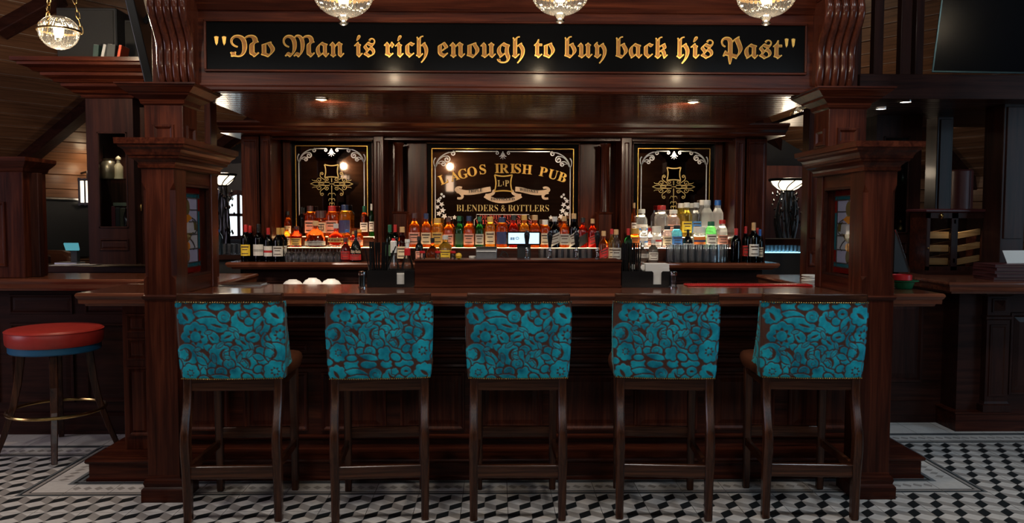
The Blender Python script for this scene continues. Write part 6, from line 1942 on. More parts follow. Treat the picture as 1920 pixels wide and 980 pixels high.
# ------------------------------------------------------------------ tall glazed cabinets either side
def tall_cabinet(Y, a, b, ytop, ybot, win, label, mirror_, cornice, lower):
    x0_, x1_ = X(a, Y, 350), X(b, Y, 350)
    z1_, z0_ = Z(ytop, Y), Z(ybot, Y)
    D = 0.34
    r = E('tall_cabinet', ((x0_ + x1_) / 2, Y, z0_), label, 'cabinet')
    wx0, wx1 = X(win[0], Y, 350), X(win[1], Y, 350)
    wz1, wz0 = Z(win[2], Y), Z(win[3], Y)
    MB().box(x0_, x0_ + 0.02, Y + 0.02, Y + D, z0_, z1_).build('side', WDKZ, r)
    MB().box(x1_ - 0.02, x1_, Y + 0.02, Y + D, z0_, z1_).build('side', WDKZ, r)
    MB().box(x0_, x1_, Y + D, Y + D + 0.02, z0_, z1_).build('back', WDKZ, r)
    MB().box(x0_ + 0.02, x1_ - 0.02, Y + 0.03, Y + D, wz0 - 0.03, wz0 - 0.012).build('floor_board', WDK, r)
    MB().box(x0_ + 0.02, x1_ - 0.02, Y + 0.03, Y + D, wz1 + 0.012, wz1 + 0.03).build('head_board', WDK, r)
    d = MB()
    for q in ((x0_, wx0, z0_, z1_), (wx1, x1_, z0_, z1_), (wx0, wx1, z0_, wz0), (wx0, wx1, wz1, z1_)): d.box(q[0], q[1], Y, Y + 0.02, q[2], q[3])
    dd = d.build('door', WDKZ, r)
    for q in ((wx0, wx0 + 0.012, wz0, wz1), (wx1 - 0.012, wx1, wz0, wz1), (wx0, wx1, wz0, wz0 + 0.012), (wx0, wx1, wz1 - 0.012, wz1)):
        MB().box(q[0], q[1], Y - 0.008, Y + 0.01, q[2], q[3]).build('glazing_bead', WDKZ, dd, bevel=0.002)
    MB().box(wx0, wx1, Y + 0.008, Y + 0.011, wz0, wz1).build('pane', PANE, dd)
    if lower:
        lz1, lz0 = Z(lower[0], Y), Z(lower[1], Y)
        MB().panel((wx0, Y, lz0), (1, 0, 0), (0, 0, 1), (0, -1, 0), wx1 - wx0, lz1 - lz0, [(0, 0), (0.003, 0.010), (0.010, 0.010), (0.018, -0.002), (0.03, 0.006)]).build('drawer_panel', WDKZ, r)
    zs = wz0 + (wz1 - wz0) * 0.51
    MB().box(x0_ + 0.02, x1_ - 0.02, Y + 0.04, Y + D - 0.01, zs, zs + 0.006).build('glass_shelf', clearglass('shelf_glass_%d' % a, (0.75, 0.9, 0.88), 1.6), r)
    if cornice:
        c0, c1 = z1_, z1_ + cornice[1]
        h_ = cornice[1]
        o_ = cornice[0]
        cp_ = [(0, c0), (0.05, 0.02), (0.07, 0.10), (0.16, 0.13), (0.22, 0.22), (0.33, 0.30), (0.34, 0.38), (0.42, 0.40), (0.46, 0.48), (0.60, 0.56), (0.61, 0.64), (0.70, 0.66), (0.76, 0.74), (0.90, 0.80), (0.91, 0.87), (0.99, 0.89), (1.0, 1.0)]
        MB().stack(x0_, x1_, Y, Y + D, [(0, c0)] + [(o_ * u_, c0 + h_ * v_) for u_, v_ in cp_[1:]]).build('cornice', WX, r)
    return r, x0_, x1_, z0_, z1_, (wx0, wx1, wz0, wz1, zs)


YCAB = 6.3
cl, ax0, ax1, az0, az1, w = tall_cabinet(YCAB, 164, 252, 189, 496, (184, 240, 251, 429), 'tall dark cabinet with glass door and deep cornice by the globe lamp', 1, (0.36, Z(128, YCAB) - Z(189, YCAB)), (449, 471))
# its neighbour, a second door turned to the side
cl2, bx0_, bx1_, bz0_, bz1_, w2 = tall_cabinet(YCAB + 0.12, 262, 322, 205, 496, (268, 314, 268, 440), 'second dark glazed cabinet half hidden by the stained glass screen', 1, None, (452, 474))
for (zz_) in (0.25, 0.85):
    MB().lathe([(0.006, 0), (0.007, 0.002), (0.007, 0.05), (0.006, 0.052)], w2[0] - 0.012, YCAB + 0.105, w2[2] + (w2[3] - w2[2]) * zz_, 10).build('hinge', BRASS, cl2, smooth=True)
cr, *_ , w3 = tall_cabinet(6.4, 1641, 1726, 198, 500, (1655, 1704, 252, 436), 'tall dark glazed cabinet behind the bowls and the leaning stand', 1, (0.03, 0.05), (452, 474))
# jars and books inside
yi = YCAB + 0.16
def inside(px_, zb_, prof, mat, label, cat, y=yi, s=1.0):
    tag(MB().lathe([(r_ * s, z_ * s) for r_, z_ in prof], X(px_, y, 350), y, zb_ + 0.0008, 18).build(cat.replace(' ', '_'), mat, smooth=True, angle=50), label, cat)
PEWTER = plain('aged_pewter', (0.20, 0.16, 0.11), 0.35, 0.3, metal=0.8)
inside(204, w[4] + 0.006, [(0.05, 0), (0.065, 0.02), (0.068, 0.08), (0.05, 0.13), (0.038, 0.14), (0.045, 0.155)], PEWTER, 'bulbous pewter jug on the glass shelf of the cabinet', 'jug', s=1.05)
inside(223, w[4] + 0.006, [(0.03, 0), (0.034, 0.01), (0.034, 0.10), (0.014, 0.13), (0.012, 0.15), (0.02, 0.155), (0.02, 0.17), (0.004, 0.185)], plain('cream_stoneware', (0.42, 0.34, 0.22), 0.4), 'cream stoneware bottle with stopper on the cabinet shelf', 'bottle')
inside(194, w[4] + 0.006, [(0.028, 0), (0.03, 0.14), (0.012, 0.19), (0.011, 0.27), (0.006, 0.272), (0.006, 0.34)], GL['green'], 'tall green candle bottle on the cabinet shelf', 'bottle', yi + 0.07)
xb_ = w[0] + 0.02
for k, (wd, hh, col, lab) in enumerate(((0.030, 0.17, (0.10, 0.012, 0.02), 'dark red book standing in the lower cabinet'), (0.035, 0.16, (0.03, 0.03, 0.03), 'black book standing in the lower cabinet'), (0.045, 0.155, (0.06, 0.055, 0.03), 'olive book standing in the lower cabinet'), (0.035, 0.15, (0.015, 0.12, 0.08), 'green book standing in the lower cabinet'))):
    o = E('book', (xb_, yi, w[2]), lab, 'book', 'books in the cabinet')
    MB().box(xb_, xb_ + wd, yi, yi + 0.12, w[2] + 0.0, w[2] + hh).build('cover', plain('book_cloth_%d' % k, col, 0.7), o, bevel=0.002)
    MB().box(xb_ + 0.003, xb_ + wd - 0.003, yi + 0.004, yi + 0.123, w[2] + 0.004, w[2] + hh + 0.001).build('pages', PAPER, o)
    xb_ += wd + 0.002
o = E('book', (w[0] + 0.03, yi, w[2] + 0.17), 'grey-green book lying flat on the upright books', 'book', 'books in the cabinet')
MB().box(w[0] + 0.04, w[0] + 0.16, yi - 0.01, yi + 0.12, w[2] + 0.172, w[2] + 0.20).build('cover', plain('book_cloth_flat', (0.08, 0.10, 0.07), 0.7), o, bevel=0.002)
inside(236, w[2] - 0.012, [(0.022, 0), (0.024, 0.10), (0.009, 0.15), (0.009, 0.20)], GL['dkgreen'], 'dark bottle standing beside the books in the cabinet', 'bottle')
spot('cabinet_lamp', ((w[0] + w[1]) / 2, YCAB + 0.12, w[3] - 0.01), ((w[0] + w[1]) / 2, YCAB + 0.18, w[2]), 4.5, (1.0, 0.86, 0.66), 110, 0.7, 0.01)
yi2 = YCAB + 0.28
inside(270, w2[4] + 0.006, [(0.03, 0), (0.04, 0.05), (0.03, 0.10), (0.02, 0.12), (0.022, 0.16)], PAPER, 'white and red ceramic flask in the second cabinet', 'flask', yi2)
spot('cabinet_lamp', ((w2[0] + w2[1]) / 2, YCAB + 0.24, w2[3] - 0.01), ((w2[0] + w2[1]) / 2, YCAB + 0.3, w2[2]), 3, (1.0, 0.86, 0.66), 110, 0.7, 0.01)
yi3 = 6.56
inside(1692, w3[4] + 0.006, [(0.04, 0), (0.05, 0.03), (0.045, 0.09), (0.02, 0.13), (0.016, 0.16)], GL['green'], 'green flask with gold seal on the shelf behind the screen', 'flask', yi3)
inside(1690, w3[2] - 0.012, [(0.04, 0), (0.055, 0.03), (0.055, 0.07), (0.03, 0.10), (0.035, 0.12), (0.01, 0.14)], BRASSD, 'brass pot on the cabinet floor behind the screen', 'pot', yi3)

# black speaker boxes and books on the cornice of the tall cabinet
zct = Z(128, YCAB)
def speaker(a, b, y0_, d_, ytop, label):
    x0_, x1_ = X(a, y0_, 80), X(b, y0_, 80)
    r = E('loudspeaker', ((x0_ + x1_) / 2, y0_, zct), label, 'loudspeaker')
    z1_ = Z(ytop, y0_)
    MB().box(x0_, x1_, y0_, y0_ + d_, zct + 0.001, z1_).build('cabinet', BLKM, r, bevel=0.008)
    MB().box(x0_ + 0.02, x1_ - 0.02, y0_ - 0.008, y0_, zct + 0.02, z1_ - 0.02).build('grille', plain('speaker_cloth_%d' % a, (0.012, 0.012, 0.012), 0.9, 0.3, 300), r, bevel=0.003)
speaker(106, 219, YCAB - 0.12, 0.36, 20, 'big black loudspeaker on the cabinet cornice behind the globe lamp')
speaker(232, 272, YCAB + 0.02, 0.30, 42, 'smaller black loudspeaker beside the big one on the cornice')
xq = X(181, YCAB - 0.24, 118)
for k, (wd, hh, col, tl, lab) in enumerate(((0.040, 0.10, (0.012, 0.035, 0.03), -0.10, 'dark green book leaning on the cabinet cornice'), (0.022, 0.105, (0.35, 0.36, 0.36), -0.22, 'grey book leaning on the cabinet cornice'), (0.06, 0.105, (0.03, 0.035, 0.035), -0.12, 'wide charcoal book leaning on the cabinet cornice'), (0.020, 0.10, (0.45, 0.06, 0.02), -0.20, 'orange-red book leaning on the cabinet cornice'))):
    o = E('book', (xq, YCAB - 0.30, zct), lab, 'book', 'books on the cornice')
    o.rotation_euler = (0, tl * -1, 0)
    MB().box(0, wd, 0, 0.13, 0.004, hh).build('cover', plain('cornice_book_%d' % k, col, 0.6), o, local=True, bevel=0.002)
    MB().box(0.003, wd - 0.003, 0.004, 0.126, 0.008, hh + 0.001).build('pages', PAPER, o, local=True)
    xq += wd + 0.018

# ------------------------------------------------------------------ screens hung high on both sides
def tv(corners, n_off, label):
    """corners: lower-left, lower-right, upper-right, upper-left points; a slab with a bezel"""
    c = [Vector(q) for q in corners]
    c[2] = c[1] + c[3] - c[0]
    r = E('wall_screen', (c[0] + c[2]) / 2, label, 'screen', 'switched-off screens')
    u = (c[1] - c[0]); v = (c[3] - c[0])
    n_ = u.cross(v).normalized()
    if n_.y > 0: n_ = -n_
    th = 0.05
    MB().rings([[q - n_ * th for q in c], c]).build('casing', plain('screen_casing_%d' % int(abs(c[0].x) * 100), ((0.03, 0.07, 0.10) if c[0].x > 0 else (0.006, 0.007, 0.008)), 0.3, metal=0.8 if c[0].x > 0 else 0.0), r, bevel=0.004)  # right-hand casing: cyan light reflected on its edges put in as blue
    g = 0.012
    un, vn = u.normalized(), v.normalized()
    ins = [c[0] + un * g + vn * g, c[1] - un * g + vn * g, c[2] - un * g - vn * g, c[3] + un * g - vn * g]
    MB().rings([ins, [q + n_ * 0.002 for q in ins]]).build('display', SCREENOFF, r)
    m_ = (c[0] + c[1] + c[2] + c[3]) / 4 - n_ * th
    MB().tube([m_, m_ - n_ * 0.25 + Vector((0, 0, 0.3))], 0.02, 8).build('bracket', BLKM, r)
    return r


tv([P(1746, 136, 5.0), P(2010, 140, 4.55), P(2030, -90, 4.42), P(1776, -90, 4.86)], 0, 'big switched-off black screen above the counter with menus')
tv([P(232, -10, 4.95), P(232 + 40, 157, 5.05), P(288, 157, 5.55), P(240, -60, 5.5)], 0, 'switched-off screen seen edge on beside the scrolled corbel over the cabinet')

# ------------------------------------------------------------------ left side: post on the side counter, sconce, panel, tablet, seat
YPO = 5.45
po = E('counter_post', (X(20, YPO), YPO, HC), 'square mahogany post with capital on the side counter at the picture edge', 'post')
x1_ = X(44, YPO, 400); x0_ = x1_ - 0.32
MB().box(x0_, x1_, YPO, YPO + 0.28, HC + 0.006, Z(304, YPO)).build('shaft', WZ, po, bevel=0.004)
zk = Z(326, YPO)
MB().stack(x0_, x1_, YPO, YPO + 0.28, [(0, zk), (0.01, zk + 0.01), (0.015, zk + 0.03), (0.04, zk + 0.06), (0.05, zk + 0.075), (0.05, zk + 0.10)]).build('capital', WX, po, smooth=True, angle=25)
MB().panel((x0_ + 0.02, YPO, HC + 0.08), (1, 0, 0), (0, 0, 1), (0, -1, 0), 0.18, 0.44, [(0, 0), (0.004, 0.012), (0.014, 0.012), (0.024, -0.004)]).build('shaft_panel', WZ, po)
MB().box(x1_ - 0.01, x1_ + 0.055, YPO + 0.08, YPO + 0.14, HC + 0.006, Z(326, YPO)).build('pilaster', WDKZ, po, bevel=0.004)

def on_wall(M, org, px_, py_):
    """where the pixel's sight line meets the plank wall under the eaves"""
    d = RCAM @ Vector(((px_ - 960) / F, -(py_ - 490) / F, -1))
    n_ = Vector((M[0][2], M[1][2], M[2][2]))
    t = n_.dot(Vector((org.x, org.y, 0)) - Vector((0, 0, EYE))) / n_.dot(d)
    return Vector((0, 0, EYE)) + d * t, n_


q, n_ = on_wall(MWL, lo, 153, 360)
k = q.length / F
sc_ = E('wall_lantern', q, 'small lit lantern with black fretwork on the plank wall by the cabinet', 'lamp')
cq = q + n_ * 0.14
hw, hh = 11 * k * 0.8, 19 * k
MB().box(cq.x - hw, cq.x + hw, cq.y - hw, cq.y + hw, cq.z - hh, cq.z + hh).build('shade', BULBS, sc_)
for sx in (-1, 1):
    for sy in (-1, 1):
        MB().box(cq.x + sx * hw - 0.01, cq.x + sx * hw + 0.01, cq.y + sy * hw - 0.01, cq.y + sy * hw + 0.01, cq.z - hh - 0.02, cq.z + hh + 0.02).build('corner_bar', IRON, sc_)
for zz_ in (-hh, hh): MB().box(cq.x - hw - 0.012, cq.x + hw + 0.012, cq.y - hw - 0.012, cq.y + hw + 0.012, cq.z + zz_ - 0.012, cq.z + zz_ + 0.012).build('rim', IRON, sc_)
MB().box(cq.x - 0.008, cq.x + 0.008, cq.y - hw - 0.008, cq.y - hw + 0.002, cq.z - hh, cq.z + hh).build('fretwork', IRON, sc_)
MB().tube([q + Vector((0, 0, hh * 1.6)), cq + Vector((0, 0, hh * 1.7)), cq + Vector((0, 0, hh))], 0.012, 8).build('arm', IRON, sc_, smooth=True)
point('lantern_light', tuple(cq + Vector((0, 0, hh + 0.12)) + n_ * 0.05), 2.5, (1.0, 0.74, 0.45), 0.05)
# dark board on the far wall below the lantern
qa, _ = on_wall(MWL, lo, 62, 372); qb, _ = on_wall(MWL, lo, 170, 376); qc, _ = on_wall(MWL, lo, 166, 480); qd, _ = on_wall(MWL, lo, 62, 485)
bd = E('dark_board', (qa + qc) / 2, 'large dark blank board on the far wall below the lantern', 'board')
MB().rings([[v + n_ * 0.01 for v in (qa, qb, qc, qd)], [v + n_ * 0.05 for v in (qa, qb, qc, qd)]]).build('panel', plain('board_black', (0.008, 0.009, 0.012), 0.45), bd)
MB().tube([qa + n_ * 0.06, qb + n_ * 0.06], 0.02, 8).build('top_rail', STEEL, bd)
# buttoned leather seat back, arch-backed bench and tablet seen past the post
q = P(85, 500, 7.6)
st = E('leather_seat', (q.x, 7.6, 0), 'brown buttoned leather seat back beyond the side counter', 'seat')
hz = Z(470, 7.6)
MB().box(q.x - 0.30, q.x + 0.20, 7.6, 8.0, 0.0, 0.45).build('base', WDK, st)
mb = MB()
mb.prism_y([(q.x - 0.32, 0.45), (q.x + 0.22, 0.45), (q.x + 0.20, hz - 0.06), (q.x + 0.14, hz - 0.01), (q.x - 0.30, hz)], 7.66, 7.8)
mb.build('back_cushion', BRLEA, st, bevel=0.03, smooth=True)
MB().box(q.x - 0.32, q.x + 0.22, 7.58, 8.0, 0.45, 0.56).build('seat_cushion', BRLEA, st, bevel=0.03, smooth=True)
q = P(20, 470, 7.3)
ab = E('arched_bench', (q.x, 7.3, 0), 'dark bench with arched back standing before the dark board', 'bench')
arc = [(q.x - 0.35 + 0.62 * math.sin(a) * 0.9, Z(478, 7.3) + 0.33 * math.cos(a)) for a in [math.radians(d) for d in range(-40, 91, 10)]]
MB().prism_y([(arc[0][0], 0.0)] + arc + [(arc[-1][0] + 0.12, Z(480, 7.3)), (arc[-1][0] + 0.12, 0.0)], 7.3, 7.36).build('back', WDK, ab, bevel=0.01)
MB().box(arc[0][0], arc[-1][0] + 0.12, 6.9, 7.3, 0.40, 0.46).build('seat', WDK, ab, bevel=0.01)
for dx in (0.05, arc[-1][0] - arc[0][0]):
    for dy in (6.92, 7.24): MB().box(arc[0][0] + dx, arc[0][0] + dx + 0.06, dy, dy + 0.06, 0, 0.40).build('leg', WDK, ab)
# low counter behind, with papers, till tablet
YK = 6.75
kt = E('service_counter', (X(140, YK), YK, 0), 'low dark service counter behind the side counter with papers and tablet', 'counter')
zkc = Z(497, YK)
MB().box(X(78, YK, 490), X(330, YK, 490), YK - 0.25, YK + 0.14, zkc - 0.05, zkc).build('top', WDK, kt, bevel=0.004)
MB().box(X(82, YK, 490), X(326, YK, 490), YK - 0.2, YK + 0.12, 0, zkc - 0.05).build('carcass', plain('blue_painted_panel', (0.010, 0.018, 0.09), 0.5), kt)
for k_, (a, b, rz_) in enumerate(((130, 497, 0.2), (160, 496, -0.1))):
    v = P(a, b, YK - 0.05)
    o = MB().box(-0.12, 0.12, -0.09, 0.09, 0, 0.003).build('paper_sheet', PAPER)
    o.location = (v.x, YK - 0.06, zkc + 0.001 + 0.004 * k_); o.rotation_euler = (0, 0, rz_)
    tag(o, ('white paper sheet nearest the post on the service counter', 'white paper sheet nearest the cabinet on the service counter')[k_], 'paper')
v = P(140, 480, YK + 0.1)
tbt = E('till_tablet', (v.x, YK + 0.1, zkc), 'tilted pale blue tablet on a stand on the service counter', 'tablet')
zt0 = Z(470, YK + 0.1)
MB().rings([[(v.x - 0.07, YK + 0.06, zt0 + 0.055), (v.x + 0.05, YK + 0.06, zt0 + 0.055), (v.x + 0.09, YK, zt0), (v.x - 0.02, YK, zt0)], [(v.x - 0.07, YK + 0.07, zt0 + 0.062), (v.x + 0.05, YK + 0.07, zt0 + 0.062), (v.x + 0.09, YK + 0.01, zt0 + 0.008), (v.x - 0.02, YK + 0.01, zt0 + 0.008)]]).build('slab', emit('tablet_glow', (0.10, 0.42, 0.52), 0.35), tbt)
MB().box(v.x + 0.0, v.x + 0.05, YK + 0.04, YK + 0.09, zkc, zt0 + 0.02).build('stand', BLKM, tbt)
MB().box(v.x - 0.11, v.x + 0.08, YK - 0.02, YK + 0.12, zkc + 0.0005, zkc + 0.02).build('base', STEEL, tbt, bevel=0.004)

# ------------------------------------------------------------------ torchieres with bead fringe beyond the back bar, arched window
def torchiere(px_, pyt, pyb_, Y, wpx, ylow, label):
    x_ = X(px_, Y, 400)
    K = Y / F
    z1_, z0_ = Z(pyt, Y), Z(pyb_, Y)
    R_ = wpx * K / 2
    r = E('torchiere_lamp', (x_, Y, 0), label, 'lamp', 'torchiere lamps')
    MB().lathe([(R_ * 0.30, z0_), (R_ * 0.55, z0_ + (z1_ - z0_) * 0.18), (R_ * 0.80, z0_ + (z1_ - z0_) * 0.5), (R_ * 0.92, z1_ - 0.02), (R_ * 0.88, z1_ - 0.02), (R_ * 0.5, z0_ + (z1_ - z0_) * 0.22), (0.001, z0_ + 0.01)], x_, Y, 0, 28).build('glass_bowl', BULBS, r, smooth=True)
    MB().tube([(x_ + R_ * math.cos(i * math.pi / 16), Y + R_ * math.sin(i * math.pi / 16), z1_ - 0.012) for i in range(32)], 0.014, 8, closed=True).build('rim', IRON, r, smooth=True)
    for i in range(8):
        a = i * math.pi / 4 + 0.2
        pts = []
        for j in range(9):
            t = j / 8
            an = a + 0.7 * t
            rr = R_ * (0.32 + 0.68 * math.sin(t * math.pi / 2)) * 1.02
            pts.append((x_ + rr * math.cos(an), Y + rr * math.sin(an), z0_ + (z1_ - z0_ - 0.012) * t))
        MB().tube(pts, 0.006, 6).build('cage_bar', IRON, r, smooth=True)
    MB().tube([(x_ + R_ * 0.33 * math.cos(i * math.pi / 10), Y + R_ * 0.33 * math.sin(i * math.pi / 10), z0_) for i in range(20)], 0.012, 8, closed=True).build('lower_ring', IRON, r, smooth=True)
    # wrought stems with leaves and crystal drops below
    random.seed(int(px_))
    zl = Z(ylow, Y)
    for i in range(22):
        a = i * 2 * math.pi / 22
        sw = random.uniform(0.1, 0.95)
        pts = []
        for j in range(8):
            t = j / 7
            rr = R_ * (0.30 + 0.35 * sw * math.sin(t * math.pi) + 0.25 * t * sw)
            an = a + 0.8 * t * (1 if i % 2 else -1)
            pts.append((x_ + rr * math.cos(an), Y + rr * math.sin(an), z0_ + (zl - z0_) * t))
        MB().tube(pts, 0.007 if i % 3 else 0.011, 6).build('wrought_stem', IRON if i % 2 else STEEL, r, smooth=True)
    mb = MB()
    for i in range(60):
        a = random.uniform(0, 2 * math.pi); rr = R_ * random.uniform(0.35, 0.85); zz_ = z0_ + (zl - z0_) * random.uniform(0.02, 0.8)
        mb.lathe([(0.001, -0.02), (0.012, 0), (0.001, 0.02)], x_ + rr * math.cos(a), Y + rr * math.sin(a), zz_, 6)
    mb.build('crystal_drops', CHROME, r, kind='stuff')
    MB().lathe([(0.20, 0), (0.20, 0.03), (0.03, 0.06), (0.03, zl)], x_, Y, 0, 14).build('stand', IRON, r, smooth=True)
    point('torchiere_light', (x_, Y, z1_ + 0.06), 7, (1.0, 0.80, 0.58), 0.06)
    return r


torchiere(418, 327, 350, 7.9, 48, 460, 'torchiere lamp of wrought iron by the arched window')
torchiere(1476, 333, 356, 7.9, 66, 446, 'torchiere lamp with glass bowl and crystal drops behind the far wine bottles')
# partition wall beyond with an arched window: bright daylight
YA = 8.6
ax_, bx_w = X(424, YA, 400), X(470, YA, 400)
zA0, zA1 = Z(446, YA), Z(362, YA)
wa = E('window_6', ((ax_ + bx_w) / 2, YA, zA0), kind='structure')
rad = (bx_w - ax_) / 2
arc = [((ax_ + bx_w) / 2 + rad * math.cos(math.radians(d)), zA1 - rad + rad * math.sin(math.radians(d))) for d in range(0, 181, 15)]
MB().prism_y([(bx_w, zA0)] + arc + [(ax_, zA0)], YA + 0.02, YA + 0.03).build('bright_pane', emit('daylit_frosted_pane', (0.78, 0.92, 1.0), 1.6), wa)
MB().ribbon([(bx_w, zA0)] + arc + [(ax_, zA0), (bx_w, zA0)], 0.05, (0, YA + 0.02, 0), (1, 0, 0), (0, 0, 1), (0, -1, 0), 0.04).build('window_frame', WDKZ, wa)
zl_ = (zA0 + zA1) / 2
for a_, b_ in ((((ax_ + bx_w) / 2, zA0), ((ax_ + bx_w) / 2, zA1)), ((ax_, zl_), (bx_w, zl_))):
    MB().ribbon([a_, b_], 0.03, (0, YA + 0.02, 0), (1, 0, 0), (0, 0, 1), (0, -1, 0), 0.02).build('glazing_bar', WDKZ, wa)
MB().box(X(330, YA, 400), X(640, YA, 400), YA + 0.04, YA + 0.16, 0, Z(308, YA)).build('wall_far_left', DKWALL, kind='structure')
MB().box(X(1290, YA, 400), X(1700, YA, 400), YA + 0.04, YA + 0.16, 0, Z(308, YA)).build('wall_far_right', wood('far_red_panelling', (0.04, 0.012, 0.008), (0.075, 0.022, 0.013), (0.10, 0.03, 0.018), 'Z'), kind='structure')
# glasses and water bottle on a shelf seen through the left gap
YG = 6.9
gs = E('glass_shelf_unit', (X(425, YG), YG, 0), 'dark glass rack seen between the screen and the back bar', 'rack')
zg = Z(478, YG)
MB().box(X(380, YG), X(455, YG), YG - 0.05, YG + 0.25, zg - 0.04, zg).build('shelf', WDK, gs)
MB().box(X(385, YG), X(450, YG), YG, YG + 0.22, 0, zg - 0.04).build('cabinet', BLKM, gs)
for k_ in range(8):
    o = link('tumbler', tb); o.location = (X(418 + (k_ % 4) * 9.5, YG), YG + 0.03 + 0.09 * (k_ // 4), zg + 0.0005); o.scale = (0.6, 0.6, 0.65)
    tag(o, 'small clear tumbler on the rack left of the back bar', 'glass', 'tumblers on the side rack')
v = P(409, 470, YG - 0.0)
wbt = E('water_bottle', (v.x, YG, zg), 'clear plastic water bottle with blue cap on the side rack', 'bottle')
MB().lathe([(0.036, 0), (0.04, 0.01), (0.036, 0.04), (0.04, 0.07), (0.036, 0.10), (0.04, 0.13), (0.034, 0.16), (0.016, 0.19)], v.x, YG, zg + 0.0005, 16).build('body', clearglass('water_plastic', (0.7, 0.85, 0.95), 1.5, 0.05, 0.2, (0.5, 0.75, 0.95)), wbt, smooth=True)
MB().lathe([(0.017, 0.19), (0.017, 0.212), (0.014, 0.215)], v.x, YG, zg, 12).build('cap', CP['blue'], wbt, smooth=True)
# machine with a row of bright glass edges through the right gap
YQ = 7.0
mc = E('glass_washer', (X(1470, YQ), YQ, 0), 'black bar machine with a pale blue lit strip behind the far wine bottles', 'machine')
MB().box(X(1428, YQ), X(1512, YQ), YQ, YQ + 0.4, 0, Z(472, YQ)).build('cabinet', BLKM, mc, bevel=0.01)
zs_ = Z(473, YQ)
MB().box(X(1432, YQ), X(1505, YQ), YQ + 0.0, YQ + 0.16, zs_, zs_ + 0.006).build('lit_strip', emit('blue_lit_strip', (0.30, 0.72, 0.90), 2.2), mc)
MB().box(X(1430, YQ), X(1507, YQ), YQ + 0.17, YQ + 0.19, zs_, Z(459, YQ)).build('splash_back', CHROME, mc)
for k_ in range(20):
    o = link('shot_glass', tb); o.location = (X(1435 + (k_ % 10) * 7.4, YQ, 465), YQ + 0.04 + 0.08 * (k_ // 10), zs_ + 0.007); o.scale = (0.46, 0.46, 0.40)
    tag(o, 'tiny shot glass in the blue lit row on the black bar machine', 'glass', 'shot glasses on the bar machine')
MB().prism_x([(YQ, Z(458, YQ)), (YQ + 0.05, Z(447, YQ)), (YQ + 0.35, Z(447, YQ)), (YQ + 0.4, Z(458, YQ))], X(1436, YQ), X(1510, YQ)).build('lid', WDK, mc)

# inner carved pilaster behind the right screen and its pair
for a, b, lab, Y_ in ((1514, 1535, 'narrow carved pilaster rising behind the second screen', 5.6), (386, 398, 'narrow pilaster rising behind the first screen', 5.5)):
    x0_, x1_ = X(a, Y_, 400), X(b, Y_, 400)
    r = E('inner_pilaster', ((x0_ + x1_) / 2, Y_, HC), lab, 'pilaster')
    MB().box(x0_, x1_, Y_, Y_ + 0.12, HC + 0.001, 2.3).build('shaft', WZ, r, bevel=0.003)
    if x1_ - x0_ > 0.05:
        MB().panel((x0_ + 0.012, Y_, Z(445, Y_)), (1, 0, 0), (0, 0, 1), (0, -1, 0), x1_ - x0_ - 0.024, Z(320, Y_) - Z(445, Y_), [(0, 0), (0.003, 0.010), (0.010, 0.010), (0.018, -0.004)]).build('shaft_panel', WZ, r)
        MB().panel((x0_ + 0.012, Y_, Z(498, Y_)), (1, 0, 0), (0, 0, 1), (0, -1, 0), x1_ - x0_ - 0.024, Z(470, Y_) - Z(498, Y_), [(0, 0), (0.003, 0.010), (0.010, 0.010), ((x1_ - x0_ - 0.024) / 2 - 0.002, 0.004)]).build('carved_block', WZ, r)

# ------------------------------------------------------------------ right side: beam, soffit, posts, display cabinet, shade, menus
YR = 5.5
rbm = E('side_beam', (X(1780, YR), YR, 2.3), 'dark wooden cross beam with plank soffit below the big switched-off screen', 'beam')
zr0, zr1 = Z(181, YR), Z(134, YR)
MB().box(X(1612, YR, 150), 6.6, YR, YR + 0.10, zr0, zr1).build('beam', WDK, rbm, bevel=0.003)
ys1 = 7.2
MB().box(X(1600, YR, 180), 6.6, YR + 0.1, ys1, zr0 + 0.012, zr0 + 0.03).build('soffit_backing', WDK, rbm)
mb = MB()
for k_ in range(16):
    y0_ = YR + 0.1 + (ys1 - YR - 0.1) * k_ / 16; y1_ = YR + 0.1 + (ys1 - YR - 0.1) * (k_ + 1) / 16
    mb.prism_x([(y0_ + 0.001, zr0 + 0.012), (y0_ + 0.006, zr0 + 0.003), (y1_ - 0.006, zr0 + 0.003), (y1_ - 0.001, zr0 + 0.012)], X(1600, YR, 180), 6.6)
mb.build('soffit_boards', WDK, rbm, kind='stuff')
for (a, b), lab in (((1698, 190), 'round downlight in the side soffit nearer the big screen'), ((1652, 203), 'round downlight in the side soffit nearer the column')):
    p = PZ(a, b, zr0 + 0.002)
    d = E('downlight', p, lab, 'downlight', 'side soffit downlights')
    MB().lathe([(0.05, 0.0), (0.05, -0.006), (0.04, -0.008), (0.038, -0.002), (0.038, 0.0)], p.x, p.y, p.z, 20).build('trim_ring', CHROME, d, smooth=True)
    MB().lathe([(0.037, 0.001), (0.037, -0.004)], p.x, p.y, p.z, 20).build('lens', DOWN, d)
    spot('downlight_lamp', (p.x, p.y, p.z - 0.02), (p.x, p.y + 0.05, 0), 5, (0.85, 0.92, 1.0), 90, 0.7)
